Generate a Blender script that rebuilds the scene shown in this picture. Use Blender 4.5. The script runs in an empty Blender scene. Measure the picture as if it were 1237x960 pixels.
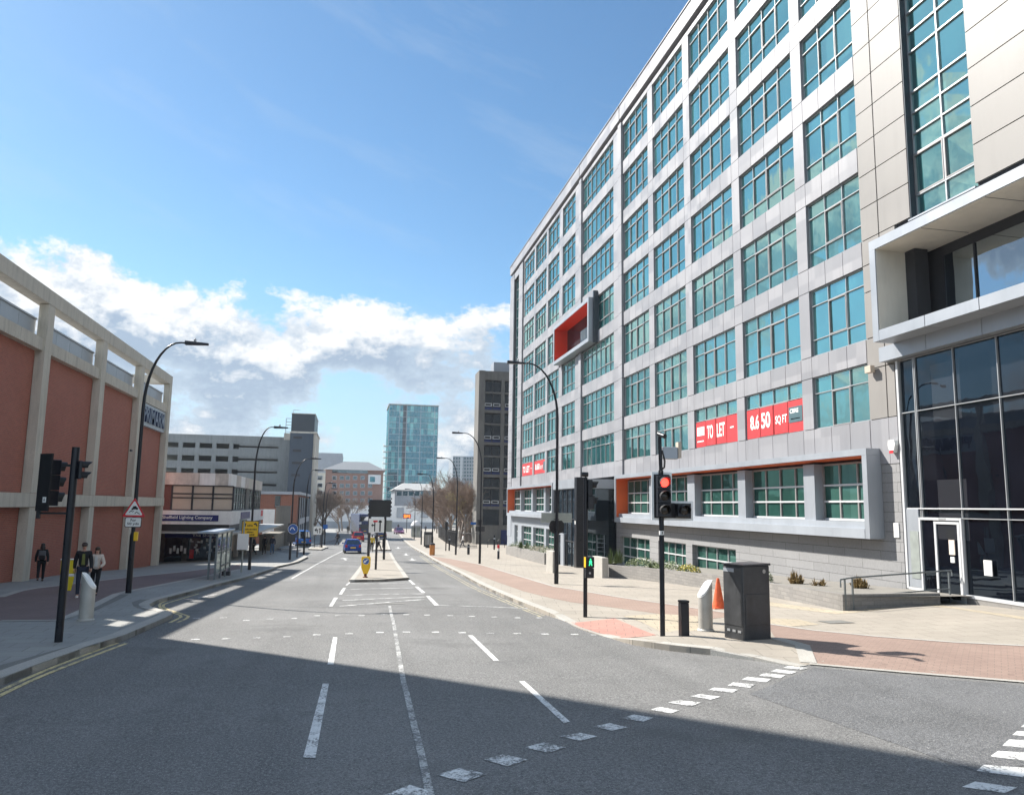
import bpy, bmesh, math, random
from mathutils import Vector, Matrix
rnd = random.Random(7)
sc = bpy.context.scene
COL = sc.collection
# ------------------------------------------------------------------ camera model (solved from the photo's vanishing points)
F, CX, CY, H = 948.0, 618.5, 480.0, 2.7
def _n(v): return v.normalized()
_d1 = _n(Vector((424-CX, 609-CY, F)))
_up = _n(Vector((725-CX, -6400-CY, F)))
_up = _n(_up - _d1*_up.dot(_d1))
_X = _d1.cross(_up)
if _X.x < 0: _X = -_X
CAMP = Vector((0, 0, H))
def ray(px, py):
    c = Vector((px-CX, py-CY, F))
    return Vector((_X.dot(c), _d1.dot(c), _up.dot(c)))
def _sp(t, w): return .5*(t+math.sqrt(t*t+w*w))
def _ss(t):
    t = max(0., min(1., t)); return t*t*(3-2*t)
def gz(X, Y):
    z = -.04*_sp(Y-13, 6)+.025*_sp(Y-62, 12)+.015*_sp(Y-330, 40)
    if X < -8: z -= .05*min(-8-X, 12)*_ss((Y-44)/20)
    if X > 12: z += .2*_ss((X-12)/6)*_ss((31-Y)/6)
    return z
def G(px, py, dz=0.):
    r = ray(px, py); a = 2/F; prev = a
    t = a
    while t < 900/F:
        p = CAMP+r*t
        if p.z < gz(p.x, p.y)+dz: break
        prev = t; t *= 1.02
    a, b = prev, t
    for _ in range(30):
        m = (a+b)/2; p = CAMP+r*m
        if p.z > gz(p.x, p.y)+dz: a = m
        else: b = m
    return CAMP+r*a
def atY(px, py, Y): r = ray(px, py); return CAMP+r*(Y/r.y)
def atX(px, py, X): r = ray(px, py); return CAMP+r*(X/r.x)
# ------------------------------------------------------------------ materials
M = {}
def nd(nt, t, **k):
    n = nt.nodes.new(t)
    for a, b in k.items(): setattr(n, a, b)
    return n
def lk(nt, a, b): nt.links.new(a, b)
def val(nt, op, a, b=None, c=None, clamp=False):
    n = nd(nt, 'ShaderNodeMath', operation=op, use_clamp=clamp)
    for i, v in enumerate((a, b, c)):
        if v is None: continue
        if isinstance(v, (int, float)): n.inputs[i].default_value = v
        else: lk(nt, v, n.inputs[i])
    return n.outputs[0]
def mixc(nt, f, a, b, blend='MIX'):
    n = nd(nt, 'ShaderNodeMix', data_type='RGBA', blend_type=blend)
    if isinstance(f, (int, float)): n.inputs[0].default_value = f
    else: lk(nt, f, n.inputs[0])
    for i, v in ((6, a), (7, b)):
        if isinstance(v, (tuple, list)): n.inputs[i].default_value = (*v[:3], 1)
        else: lk(nt, v, n.inputs[i])
    return n.outputs[2]
def noise(nt, vec, scale, detail=4, rough=.55):
    n = nd(nt, 'ShaderNodeTexNoise'); n.inputs['Scale'].default_value = scale
    n.inputs['Detail'].default_value = detail; n.inputs['Roughness'].default_value = rough
    if vec is not None: lk(nt, vec, n.inputs['Vector'])
    return n.outputs['Fac']
def rng(nt, v, a, b, c=0., d=1.):
    n = nd(nt, 'ShaderNodeMapRange'); lk(nt, v, n.inputs[0])
    for i, x in enumerate((a, b, c, d)): n.inputs[i+1].default_value = x
    return n.outputs[0]
def newmat(name):
    m = bpy.data.materials.new(name); m.use_nodes = True; nt = m.node_tree
    M[name] = m
    b = nt.nodes['Principled BSDF']
    return m, nt, b
def pos(nt): return nd(nt, 'ShaderNodeNewGeometry').outputs['Position']
def wall_uv(nt):
    """metres along the wall and up it, from the world position and the face's own direction"""
    g = nd(nt, 'ShaderNodeNewGeometry')
    s = nd(nt, 'ShaderNodeSeparateXYZ'); lk(nt, g.outputs['Position'], s.inputs[0])
    t = nd(nt, 'ShaderNodeSeparateXYZ'); lk(nt, g.outputs['True Normal'], t.inputs[0])
    f = val(nt, 'GREATER_THAN', val(nt, 'ABSOLUTE', t.outputs[0]), .7)
    u = val(nt, 'ADD', val(nt, 'MULTIPLY', s.outputs[1], f), val(nt, 'MULTIPLY', s.outputs[0], val(nt, 'SUBTRACT', 1, f)))
    c = nd(nt, 'ShaderNodeCombineXYZ'); lk(nt, u, c.inputs[0]); lk(nt, s.outputs[2], c.inputs[1])
    return c.outputs[0]
def bump(nt, b, h, s=.3, d=.01):
    n = nd(nt, 'ShaderNodeBump'); n.inputs['Strength'].default_value = s; n.inputs['Distance'].default_value = d
    lk(nt, h, n.inputs['Height']); lk(nt, n.outputs[0], b.inputs['Normal'])
def plain(name, col, rough=.6, metal=0., var=.12, scale=3., grime=0., fine=0., spec=None):
    m, nt, b = newmat(name)
    p = pos(nt)
    n1 = noise(nt, p, scale, 6)
    c = mixc(nt, rng(nt, n1, .3, .7), [x*(1-var) for x in col], [min(1, x*(1+var)) for x in col])
    if fine:
        c = mixc(nt, rng(nt, noise(nt, p, scale*30, 2), .35, .65), c, [x*(1-fine) for x in col])
    if grime:   # streaks running down
        mp = nd(nt, 'ShaderNodeMapping'); mp.inputs['Scale'].default_value = (2.2, 2.2, .25); lk(nt, p, mp.inputs[0])
        g = rng(nt, noise(nt, mp.outputs[0], 1.3, 5, .65), .48, .72)
        c = mixc(nt, val(nt, 'MULTIPLY', g, grime), c, [x*.45 for x in col])
    lk(nt, c, b.inputs['Base Color'])
    b.inputs['Roughness'].default_value = rough; b.inputs['Metallic'].default_value = metal
    lk(nt, rng(nt, n1, .2, .8, max(.02, rough-.08), min(1, rough+.08)), b.inputs['Roughness'])
    if spec is not None: b.inputs['Specular IOR Level'].default_value = spec
    return m
def panels(name, col, rough=.5, metal=.1):
    """coated metal cladding: every panel a slightly different batch, rain streaks below the joints"""
    m, nt, b = newmat(name); p = pos(nt); uv = wall_uv(nt)
    sn = nd(nt, 'ShaderNodeVectorMath', operation='SNAP'); lk(nt, uv, sn.inputs[0]); sn.inputs[1].default_value = (1.24, .942, 1)
    wn = nd(nt, 'ShaderNodeTexWhiteNoise', noise_dimensions='2D'); lk(nt, sn.outputs[0], wn.inputs['Vector'])
    c = mixc(nt, wn.outputs['Value'], [x*.90 for x in col], [x*1.10 for x in col])
    mp = nd(nt, 'ShaderNodeMapping'); mp.inputs['Scale'].default_value = (3., 3., .2); lk(nt, p, mp.inputs[0])
    c = mixc(nt, rng(nt, noise(nt, mp.outputs[0], 1.5, 6, .65), .5, .75, 0, .35), c, [x*.6 for x in col])
    c = mixc(nt, rng(nt, noise(nt, p, .5, 5), .35, .7, 0, .25), c, [x*1.15 for x in col])
    lk(nt, c, b.inputs['Base Color']); b.inputs['Metallic'].default_value = metal
    lk(nt, rng(nt, wn.outputs['Value'], 0, 1, rough-.08, rough+.08), b.inputs['Roughness'])
    return m
def brick(name, c1, c2, mortar, w=.225, h=.075, var=.2, ms=.01, flat=False, rough=.85):
    m, nt, b = newmat(name)
    if flat:
        uv = pos(nt)
        mp = nd(nt, 'ShaderNodeMapping'); mp.inputs['Rotation'].default_value = (0, 0, .78); lk(nt, uv, mp.inputs[0]); uv = mp.outputs[0]
    else: uv = wall_uv(nt)
    t = nd(nt, 'ShaderNodeTexBrick'); lk(nt, uv, t.inputs['Vector'])
    t.inputs['Color1'].default_value = (*c1, 1); t.inputs['Color2'].default_value = (*c2, 1); t.inputs['Mortar'].default_value = (*mortar, 1)
    t.inputs['Scale'].default_value = 1; t.inputs['Brick Width'].default_value = w; t.inputs['Row Height'].default_value = h
    t.inputs['Mortar Size'].default_value = ms; t.inputs['Mortar Smooth'].default_value = .2
    n = noise(nt, pos(nt), .45, 6, .6)
    c = mixc(nt, rng(nt, n, .3, .7, 0, var*2), t.outputs['Color'], [x*.55 for x in c1])
    n2 = noise(nt, pos(nt), 14, 3)
    c = mixc(nt, rng(nt, n2, .4, .7, 0, .3), c, [min(1, x*1.35) for x in c2])
    lk(nt, c, b.inputs['Base Color']); b.inputs['Roughness'].default_value = rough
    bump(nt, b, val(nt, 'MULTIPLY', t.outputs['Fac'], -1), .5, .008)
    return m
def glass(name, refl, dark, amt=.55, rough=.015, wav=.012, wscale=.9):
    m, nt, b = newmat(name); nt.nodes.remove(b)
    out = nt.nodes['Material Output']
    oi = nd(nt, 'ShaderNodeObjectInfo')
    gl = nd(nt, 'ShaderNodeBsdfGlossy'); gl.inputs['Roughness'].default_value = rough
    df = nd(nt, 'ShaderNodeBsdfDiffuse')
    p = pos(nt)
    c = mixc(nt, oi.outputs['Random'], [x*.93 for x in refl], [min(1, x*1.05) for x in refl]); lk(nt, c, gl.inputs['Color'])
    sn = nd(nt, 'ShaderNodeVectorMath', operation='SNAP'); lk(nt, wall_uv(nt), sn.inputs[0]); sn.inputs[1].default_value = (1.24, 1.885, 1)
    wn = nd(nt, 'ShaderNodeTexWhiteNoise', noise_dimensions='2D'); lk(nt, sn.outputs[0], wn.inputs['Vector'])
    d = mixc(nt, rng(nt, noise(nt, p, .7, 2), .35, .65), dark, [x*1.7 for x in dark])
    d = mixc(nt, rng(nt, wn.outputs['Value'], .72, .98, 0, .8), d, [.03+x*2.4 for x in dark])   # blinds behind some panes
    lk(nt, d, df.inputs['Color'])
    fr = nd(nt, 'ShaderNodeLayerWeight'); fr.inputs['Blend'].default_value = .35
    f = val(nt, 'ADD', val(nt, 'MULTIPLY', fr.outputs['Fresnel'], 1-amt), amt, clamp=True)
    mx = nd(nt, 'ShaderNodeMixShader'); lk(nt, f, mx.inputs[0]); lk(nt, df.outputs[0], mx.inputs[1]); lk(nt, gl.outputs[0], mx.inputs[2])
    bp = nd(nt, 'ShaderNodeBump'); bp.inputs['Strength'].default_value = 1; bp.inputs['Distance'].default_value = wav
    mp = nd(nt, 'ShaderNodeMapping'); mp.inputs['Scale'].default_value = (1, 1, .6); lk(nt, p, mp.inputs[0])
    lk(nt, noise(nt, mp.outputs[0], wscale, 2), bp.inputs['Height']); lk(nt, bp.outputs[0], gl.inputs['Normal'])
    lk(nt, mx.outputs[0], out.inputs[0])
    return m
def asphalt(name, base):
    m, nt, b = newmat(name); p = pos(nt)
    f1 = noise(nt, p, 75, 2, .75); f2 = noise(nt, p, 28, 3, .75)
    big = noise(nt, p, .16, 5, .55); mid = noise(nt, p, .9, 5, .6)
    mp = nd(nt, 'ShaderNodeMapping'); mp.inputs['Scale'].default_value = (1.1, .05, 1); lk(nt, p, mp.inputs[0])
    trk = noise(nt, mp.outputs[0], .9, 3)
    c = mixc(nt, rng(nt, big, .3, .7), [x*.64 for x in base], [x*1.34 for x in base])
    c = mixc(nt, rng(nt, mid, .35, .7, 0, .6), c, [x*1.28 for x in base])
    c = mixc(nt, rng(nt, trk, .45, .7, 0, .55), c, [x*.66 for x in base])
    c = mixc(nt, rng(nt, f2, .5, .75, 0, .75), c, [x*2.1 for x in base])
    c = mixc(nt, rng(nt, f2, .30, .46, .8, 0), c, [x*.35 for x in base])
    c = mixc(nt, rng(nt, f1, .58, .68, 0, .85), c, (.50, .49, .46))
    c = mixc(nt, rng(nt, f1, .30, .42, .7, 0), c, [x*.3 for x in base])
    ms_ = noise(nt, p, .33, 7, .65)
    c = mixc(nt, rng(nt, ms_, .56, .66, 0, .38), c, [x*.5 for x in base])
    c = mixc(nt, rng(nt, noise(nt, p, 1.7, 3), .70, .76, 0, .5), c, [x*.45 for x in base])
    lk(nt, c, b.inputs['Base Color']); lk(nt, rng(nt, mid, .3, .7, .72, .9), b.inputs['Roughness'])
    b.inputs['Specular IOR Level'].default_value = .3
    bump(nt, b, val(nt, 'ADD', f1, val(nt, 'MULTIPLY', f2, 1.5)), .55, .012)
    return m
def paint(name, col, under, wear=.5):
    m, nt, b = newmat(name); p = pos(nt)
    w = val(nt, 'ADD', val(nt, 'MULTIPLY', noise(nt, p, 26, 4, .75), .6), val(nt, 'MULTIPLY', noise(nt, p, 3.2, 4), .4))
    f = rng(nt, w, wear-.06, wear+.03)
    c = mixc(nt, rng(nt, noise(nt, p, 7, 4), .3, .7), [x*.82 for x in col], col)
    c = mixc(nt, f, c, under)
    lk(nt, c, b.inputs['Base Color']); b.inputs['Roughness'].default_value = .75
    return m
def flags(name, c1, c2, w, h, rot=0., joint=(.16, .15, .13), ms=.008):
    m, nt, b = newmat(name); p = pos(nt)
    mp = nd(nt, 'ShaderNodeMapping'); mp.inputs['Rotation'].default_value = (0, 0, rot); lk(nt, p, mp.inputs[0])
    t = nd(nt, 'ShaderNodeTexBrick'); lk(nt, mp.outputs[0], t.inputs['Vector'])
    t.inputs['Color1'].default_value = (*c1, 1); t.inputs['Color2'].default_value = (*c2, 1); t.inputs['Mortar'].default_value = (*joint, 1)
    t.inputs['Scale'].default_value = 1; t.inputs['Brick Width'].default_value = w; t.inputs['Row Height'].default_value = h
    t.inputs['Mortar Size'].default_value = ms
    c = mixc(nt, rng(nt, noise(nt, p, .5, 6, .6), .35, .7, 0, .5), t.outputs['Color'], [x*.6 for x in c1])
    c = mixc(nt, rng(nt, noise(nt, p, 60, 2), .4, .7, 0, .35), c, [x*.6 for x in c1])
    c = mixc(nt, rng(nt, noise(nt, p, 5, 4), .62, .72, 0, .5), c, [x*.5 for x in c1])
    lk(nt, c, b.inputs['Base Color']); b.inputs['Roughness'].default_value = .85
    bump(nt, b, val(nt, 'MULTIPLY', t.outputs['Fac'], -1), .4, .006)
    return m
def emit(name, col, s):
    m, nt, b = newmat(name)
    b.inputs['Base Color'].default_value = (*col, 1); b.inputs['Emission Color'].default_value = (*col, 1)
    b.inputs['Emission Strength'].default_value = s; b.inputs['Roughness'].default_value = .3
    return m
AS = (.165, .163, .160)
asphalt('asphalt', AS)
asphalt('asphalt_old', (.135, .137, .142))
paint('white_paint', (.82, .82, .80), AS, .552)
paint('worn_paint', (.84, .84, .82), AS, .52)
paint('faint_paint', (.60, .60, .58), AS, .50)
paint('yellow_faint', (.56, .49, .32), AS, .515)
paint('yellow_paint', (.78, .63, .30), AS, .56)
flags('flags_right', (.41, .365, .31), (.365, .33, .28), .75, .6, .2)
flags('flags_left', (.36, .36, .34), (.32, .32, .31), .75, .6, -.1)
flags('red_tactile', (.52, .265, .215), (.47, .24, .195), .4, .4, .3)
flags('buff_tactile', (.50, .43, .32), (.46, .39, .29), .4, .4, .3)
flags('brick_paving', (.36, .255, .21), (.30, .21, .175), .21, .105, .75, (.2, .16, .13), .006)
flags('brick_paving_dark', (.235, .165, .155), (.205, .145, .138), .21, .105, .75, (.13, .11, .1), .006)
flags('setts_brown', (.38, .27, .215), (.33, .23, .19), .21, .105, .3, (.22, .18, .15), .006)
plain('kerb_stone', (.47, .45, .41), .85, var=.16, scale=1.6, fine=.25)
plain('kerb_dark', (.22, .215, .2), .85, var=.2, scale=1.6, fine=.3)
plain('land', (.16, .165, .14), .9)
brick('red_brick', (.44, .135, .095), (.345, .105, .075), (.36, .24, .185), .24, .08, .16, .012)
brick('dark_brick', (.17, .06, .05), (.14, .05, .045), (.2, .14, .12), .24, .08, .12)
brick('brown_brick', (.30, .115, .07), (.25, .095, .06), (.28, .19, .15), .5, .16, .12)
brick('far_brick', (.28, .16, .125), (.25, .14, .11), (.32, .22, .18), .6, .2, .1)
brick('stone_block', (.30, .30, .305), (.265, .265, .27), (.10, .10, .10), 2.1, .34, .16, .012)
brick('grey_brick', (.30, .285, .265), (.23, .22, .21), (.2, .19, .18), .44, .13, .2, .012)
brick('rubble', (.30, .27, .22), (.25, .225, .185), (.17, .15, .12), .5, .2, .25, .015)
plain('concrete', (.63, .585, .50), .85, var=.12, scale=.8, grime=.5, fine=.1)
plain('concrete_stained', (.60, .545, .495), .9, var=.22, scale=1.2, grime=.55)
plain('concrete_grey', (.27, .285, .28), .9, var=.12, scale=.25, grime=.35)
plain('concrete_brown', (.17, .163, .15), .9, var=.15, scale=.4, grime=.4)
plain('white_render', (.83, .815, .80), .8, var=.06, scale=1., grime=.25)
panels('panel_white', (.30, .298, .315))
plain('panel_cream', (.255, .24, .225), .5, .0, var=.05, scale=.5, grime=.12)
plain('cream_lining_bounced', (.74, .69, .59), .7, var=.08, scale=.8, grime=.15)  # paler than the cladding cream: bounced light put into the colour
plain('panel_grey', (.36, .385, .42), .42, .3, var=.06, scale=.6, grime=.15)
plain('panel_light', (.40, .43, .47), .45, .25, var=.05, scale=.6, grime=.12)
plain('panel_dark', (.04, .05, .062), .35, .1, var=.1, scale=.8)
plain('frame_grey', (.42, .43, .44), .4, .4, var=.05)
plain('frame_white', (.60, .61, .62), .4, .1, var=.04)
plain('frame_brown', (.30, .285, .28), .45, .2, var=.08)
plain('frame_dark', (.035, .035, .04), .45, .1, var=.1)
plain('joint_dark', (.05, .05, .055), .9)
plain('red_panel', (.62, .055, .018), .5, 0, var=.08, scale=1.)
plain('orange_panel', (.70, .12, .025), .5, 0, var=.08, scale=1.)
plain('concrete_slate', (.065, .085, .11), .8, var=.1, scale=.3, grime=.2)
plain('roof_grey', (.22, .22, .22), .85)
plain('roof_slate', (.17, .18, .19), .6)
plain('roof_pale', (.36, .36, .35), .7)
plain('black_paint', (.012, .013, .018), .32, .0, var=.25, scale=4, spec=.4)
plain('black_matt', (.010, .010, .012), .65, var=.25, scale=6)
plain('cabinet_paint', (.06, .062, .066), .38, .0, var=.35, scale=5, fine=.2, grime=.5)
plain('steel', (.44, .43, .40), .5, .25, var=.1, scale=4, grime=.2)
plain('steel_rail', (.18, .20, .21), .4, .5)
plain('aluminium_grey', (.33, .36, .34), .55, .4, var=.1, scale=5)
plain('white_sign', (.82, .82, .80), .4, var=.03)
plain('sign_black', (.01, .01, .012), .5)
plain('sign_red', (.62, .02, .03), .4, var=.04)
plain('sign_blue', (.02, .10, .38), .4, var=.04)
plain('navy', (.015, .018, .13), .4, var=.1)
plain('navy_letter', (.02, .03, .09), .35, .1)
plain('sign_yellow', (.85, .52, .01), .4, var=.05)
plain('sign_brown', (.16, .05, .02), .6)
plain('plastic_yellow', (.75, .60, .02), .4, var=.05)
plain('cone_orange', (.72, .12, .035), .6, var=.2, scale=7, grime=.5)
plain('bin_orange', (.55, .22, .06), .5)
plain('banner_red', (.60, .04, .045), .5, var=.04)
plain('banner_white', (.85, .84, .82), .5, var=.03)
plain('banner_slate', (.07, .13, .15), .5)
plain('door_blue', (.02, .035, .13), .4, var=.1)
plain('shop_interior', (.10, .09, .085), .8, var=.6, scale=2.5)
plain('blind', (.52, .44, .36), .8, var=.12, scale=.6)
plain('bark', (.24, .20, .17), .9, var=.3, scale=6)
plain('twig', (.26, .195, .155), .9, var=.3, scale=1.5)
plain('twig_olive', (.36, .31, .15), .9, var=.3, scale=1.5)
plain('leaf', (.075, .115, .03), .6, var=.45, scale=6)
plain('leaf_pale', (.20, .24, .09), .6, var=.4, scale=6)
plain('leaf_rust', (.24, .165, .065), .7, var=.4, scale=6)
plain('flower_yellow', (.62, .50, .02), .6, var=.3, scale=9)
plain('soil', (.24, .225, .20), .95)
plain('skin', (.52, .31, .23), .55, var=.06)
plain('hair_black', (.012, .010, .010), .5)
plain('hair_brown', (.05, .025, .015), .5)
plain('cloth_black', (.014, .014, .017), .85, var=.3, scale=8)
plain('cloth_navy', (.02, .025, .045), .85, var=.3, scale=8)
plain('cloth_grey', (.10, .10, .11), .85, var=.2, scale=8)
plain('cloth_cream', (.66, .57, .50), .85, var=.1, scale=8)
plain('cloth_white', (.74, .73, .70), .85, var=.08, scale=8)
plain('cloth_olive', (.16, .17, .05), .85, var=.2, scale=8)
plain('cloth_yellow', (.7, .5, .05), .85, var=.2, scale=8)
plain('cloth_denim', (.09, .15, .26), .85, var=.2, scale=8)
plain('rubber', (.012, .012, .012), .7)
plain('car_blue', (.012, .055, .28), .25, .35, var=.04)
plain('car_red', (.42, .02, .03), .25, .3, var=.04)
plain('car_maroon', (.16, .035, .13), .25, .3, var=.04)
plain('car_navy', (.015, .03, .14), .25, .3, var=.04)
plain('van_blue', (.01, .11, .38), .3, .2, var=.04)
plain('bus_navy', (.03, .05, .13), .3, .1, var=.1)
plain('bus_silver', (.42, .44, .50), .35, .2, var=.08)
plain('lens_red', (.45, .01, .01), .2)
plain('lens_dark', (.03, .022, .015), .25)
plain('chrome', (.6, .6, .62), .15, .9)
glass('win_glass', (.50, .735, .70), (.018, .088, .09), .52, wav=.007)
glass('win_glass_low', (.30, .62, .60), (.008, .05, .05), .42)
glass('box_glass', (.20, .36, .33), (.02, .06, .05), .18, wav=.004)
glass('atrium_glass', (.42, .52, .60), (.003, .004, .007), .06, wav=.004)
glass('balcony_glass', (.62, .72, .80), (.01, .012, .016), .45, wav=.006)
glass('dark_glass', (.50, .58, .64), (.012, .018, .024), .22, wav=.006)
glass('tower_glass', (.12, .31, .37), (.008, .05, .07), .42, wav=.002)
glass('tower_glass_pale', (.22, .46, .48), (.05, .17, .19), .38, wav=.002)
glass('car_glass', (.7, .75, .8), (.008, .01, .012), .25, wav=0.001)
glass('shelter_glass', (.6, .66, .64), (.22, .24, .22), .20)
emit('lamp_red', (1., .03, .02), 4.)
emit('lamp_green', (.05, 1., .35), .7)
emit('led_amber', (1., .22, .03), 2.)
# ------------------------------------------------------------------ mesh builder
class MB:
    def __init__(s): s.v = []; s.f = []
    def add(s, vs, fs, T=None):
        o = len(s.v)
        s.v += [(T @ Vector(v))[:] if T else tuple(v) for v in vs]
        s.f += [[i+o for i in f] for f in fs]
        return s
    def box(s, x0, x1, y0, y1, z0, z1, T=None):
        vs = [(x, y, z) for z in (z0, z1) for y in (y0, y1) for x in (x0, x1)]
        return s.add(vs, [(0, 2, 3, 1), (4, 5, 7, 6), (0, 1, 5, 4), (2, 6, 7, 3), (0, 4, 6, 2), (1, 3, 7, 5)], T)
    def cbox(s, c, d, T=None):
        return s.box(c[0]-d[0]/2, c[0]+d[0]/2, c[1]-d[1]/2, c[1]+d[1]/2, c[2]-d[2]/2, c[2]+d[2]/2, T)
    def prism(s, poly, z0, z1, T=None):
        """poly in local xy, from z0 to z1"""
        n = len(poly)
        a = sum(poly[i][0]*poly[(i+1) % n][1]-poly[(i+1) % n][0]*poly[i][1] for i in range(n))
        if a < 0: poly = poly[::-1]
        vs = [(p[0], p[1], z0) for p in poly]+[(p[0], p[1], z1) for p in poly]
        fs = [list(range(n))[::-1], list(range(n, 2*n))]+[(i, (i+1) % n, n+(i+1) % n, n+i) for i in range(n)]
        return s.add(vs, fs, T)
    def tube(s, pts, r, n=8, T=None, cap=True):
        pts = [Vector(p) for p in pts]
        rs = r if isinstance(r, (list, tuple)) else [r]*len(pts)
        vs = []; fs = []; up = None
        for i, p in enumerate(pts):
            d = (pts[min(i+1, len(pts)-1)]-pts[max(i-1, 0)]).normalized()
            if up is None: up = Vector((1, 0, 0)) if abs(d.x) < .8 else Vector((0, 1, 0))
            a = (up-d*up.dot(d)).normalized(); b = d.cross(a); up = a
            for k in range(n):
                t = 2*math.pi*k/n
                vs.append(p+a*rs[i]*math.cos(t)+b*rs[i]*math.sin(t))
        for i in range(len(pts)-1):
            for k in range(n):
                fs.append((i*n+k, i*n+(k+1) % n, (i+1)*n+(k+1) % n, (i+1)*n+k))
        if cap: fs += [list(range(n))[::-1], [(len(pts)-1)*n+k for k in range(n)]]
        return s.add(vs, fs, T)
    def lathe(s, prof, n=16, T=None):
        """prof: (r, z) list round local z"""
        vs = [(r*math.cos(2*math.pi*k/n), r*math.sin(2*math.pi*k/n), z) for r, z in prof for k in range(n)]
        fs = [(i*n+k, i*n+(k+1) % n, (i+1)*n+(k+1) % n, (i+1)*n+k) for i in range(len(prof)-1) for k in range(n)]
        fs += [list(range(n))[::-1], [(len(prof)-1)*n+k for k in range(n)]]
        return s.add(vs, fs, T)
    def mesh(s, name, mat, smooth=False, bevel=0.):
        me = bpy.data.meshes.new(name); me.from_pydata(s.v, [], s.f); me.update()
        if bevel or smooth:
            bm = bmesh.new(); bm.from_mesh(me)
            if bevel:
                bmesh.ops.bevel(bm, geom=list(bm.edges), offset=bevel, segments=2, profile=.5, affect='EDGES', clamp_overlap=True)
            if smooth:
                for f in bm.faces: f.smooth = True
                for e in bm.edges:
                    if len(e.link_faces) == 2 and e.calc_face_angle(0) > math.radians(38): e.smooth = False
            bm.to_mesh(me); bm.free()
        me.materials.append(M[mat] if isinstance(mat, str) else mat)
        return me
    def build(s, name, mat, parent=None, loc=None, smooth=False, bevel=0., rot=None):
        return link(name, s.mesh(name, mat, smooth, bevel), parent, loc, rot)
def wloc(o):
    v = Vector((0, 0, 0))
    while o: v += o.location; o = o.parent
    return v
def link(name, me, parent=None, loc=None, rot=None):
    """loc None under a parent: the mesh is in world coordinates (parents without rotation)"""
    o = bpy.data.objects.new(name, me); COL.objects.link(o)
    if parent:
        o.parent = parent
        o.location = -wloc(parent) if loc is None else loc
    elif loc is not None: o.location = loc
    if rot: o.rotation_euler = rot
    return o
def tag(o, label, cat, group=None):
    o['label'] = label; o['category'] = cat
    if group: o['group'] = group
    return o
def thing(name, label, cat, loc, rotz=0., group=None):
    o = bpy.data.objects.new(name, None); COL.objects.link(o); o.empty_display_size = .3
    o.location = loc; o.rotation_euler = (0, 0, rotz)
    return tag(o, label, cat, group)
def struct(o, kind='structure'): o['kind'] = kind; return o
def copy_tree(o, parent=None):
    c = o.copy(); COL.objects.link(c)
    if parent: c.parent = parent
    for ch in list(o.children): copy_tree(ch, c)
    return c
def basis(o, right, up):
    r = Vector(right).normalized(); u = Vector(up).normalized(); n = r.cross(u)
    m = Matrix.Identity(4)
    for i in range(3): m[i][0] = r[i]; m[i][1] = u[i]; m[i][2] = n[i]; m[i][3] = o[i]
    return m
def text_mb(mb, s, T, w, h, bold=.0, depth=.01):
    """lettering w wide and h high, lower left corner at T's origin, raised along T's z"""
    cu = bpy.data.curves.new('lettering', 'FONT'); cu.body = s; cu.size = 1; cu.offset = bold; cu.extrude = .0
    ob = bpy.data.objects.new('lettering', cu); COL.objects.link(ob)
    dg = bpy.context.evaluated_depsgraph_get(); me = bpy.data.meshes.new_from_object(ob.evaluated_get(dg))
    vs = [v.co.copy() for v in me.vertices]
    x0 = min(v.x for v in vs); x1 = max(v.x for v in vs); y0 = min(v.y for v in vs); y1 = max(v.y for v in vs)
    P = [((v.x-x0)/(x1-x0)*w, (v.y-y0)/(y1-y0)*h, depth) for v in vs]
    mb.add(P, [list(p.vertices) for p in me.polygons], T)
    bpy.data.objects.remove(ob); bpy.data.curves.remove(cu); bpy.data.meshes.remove(me)
    return mb
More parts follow.
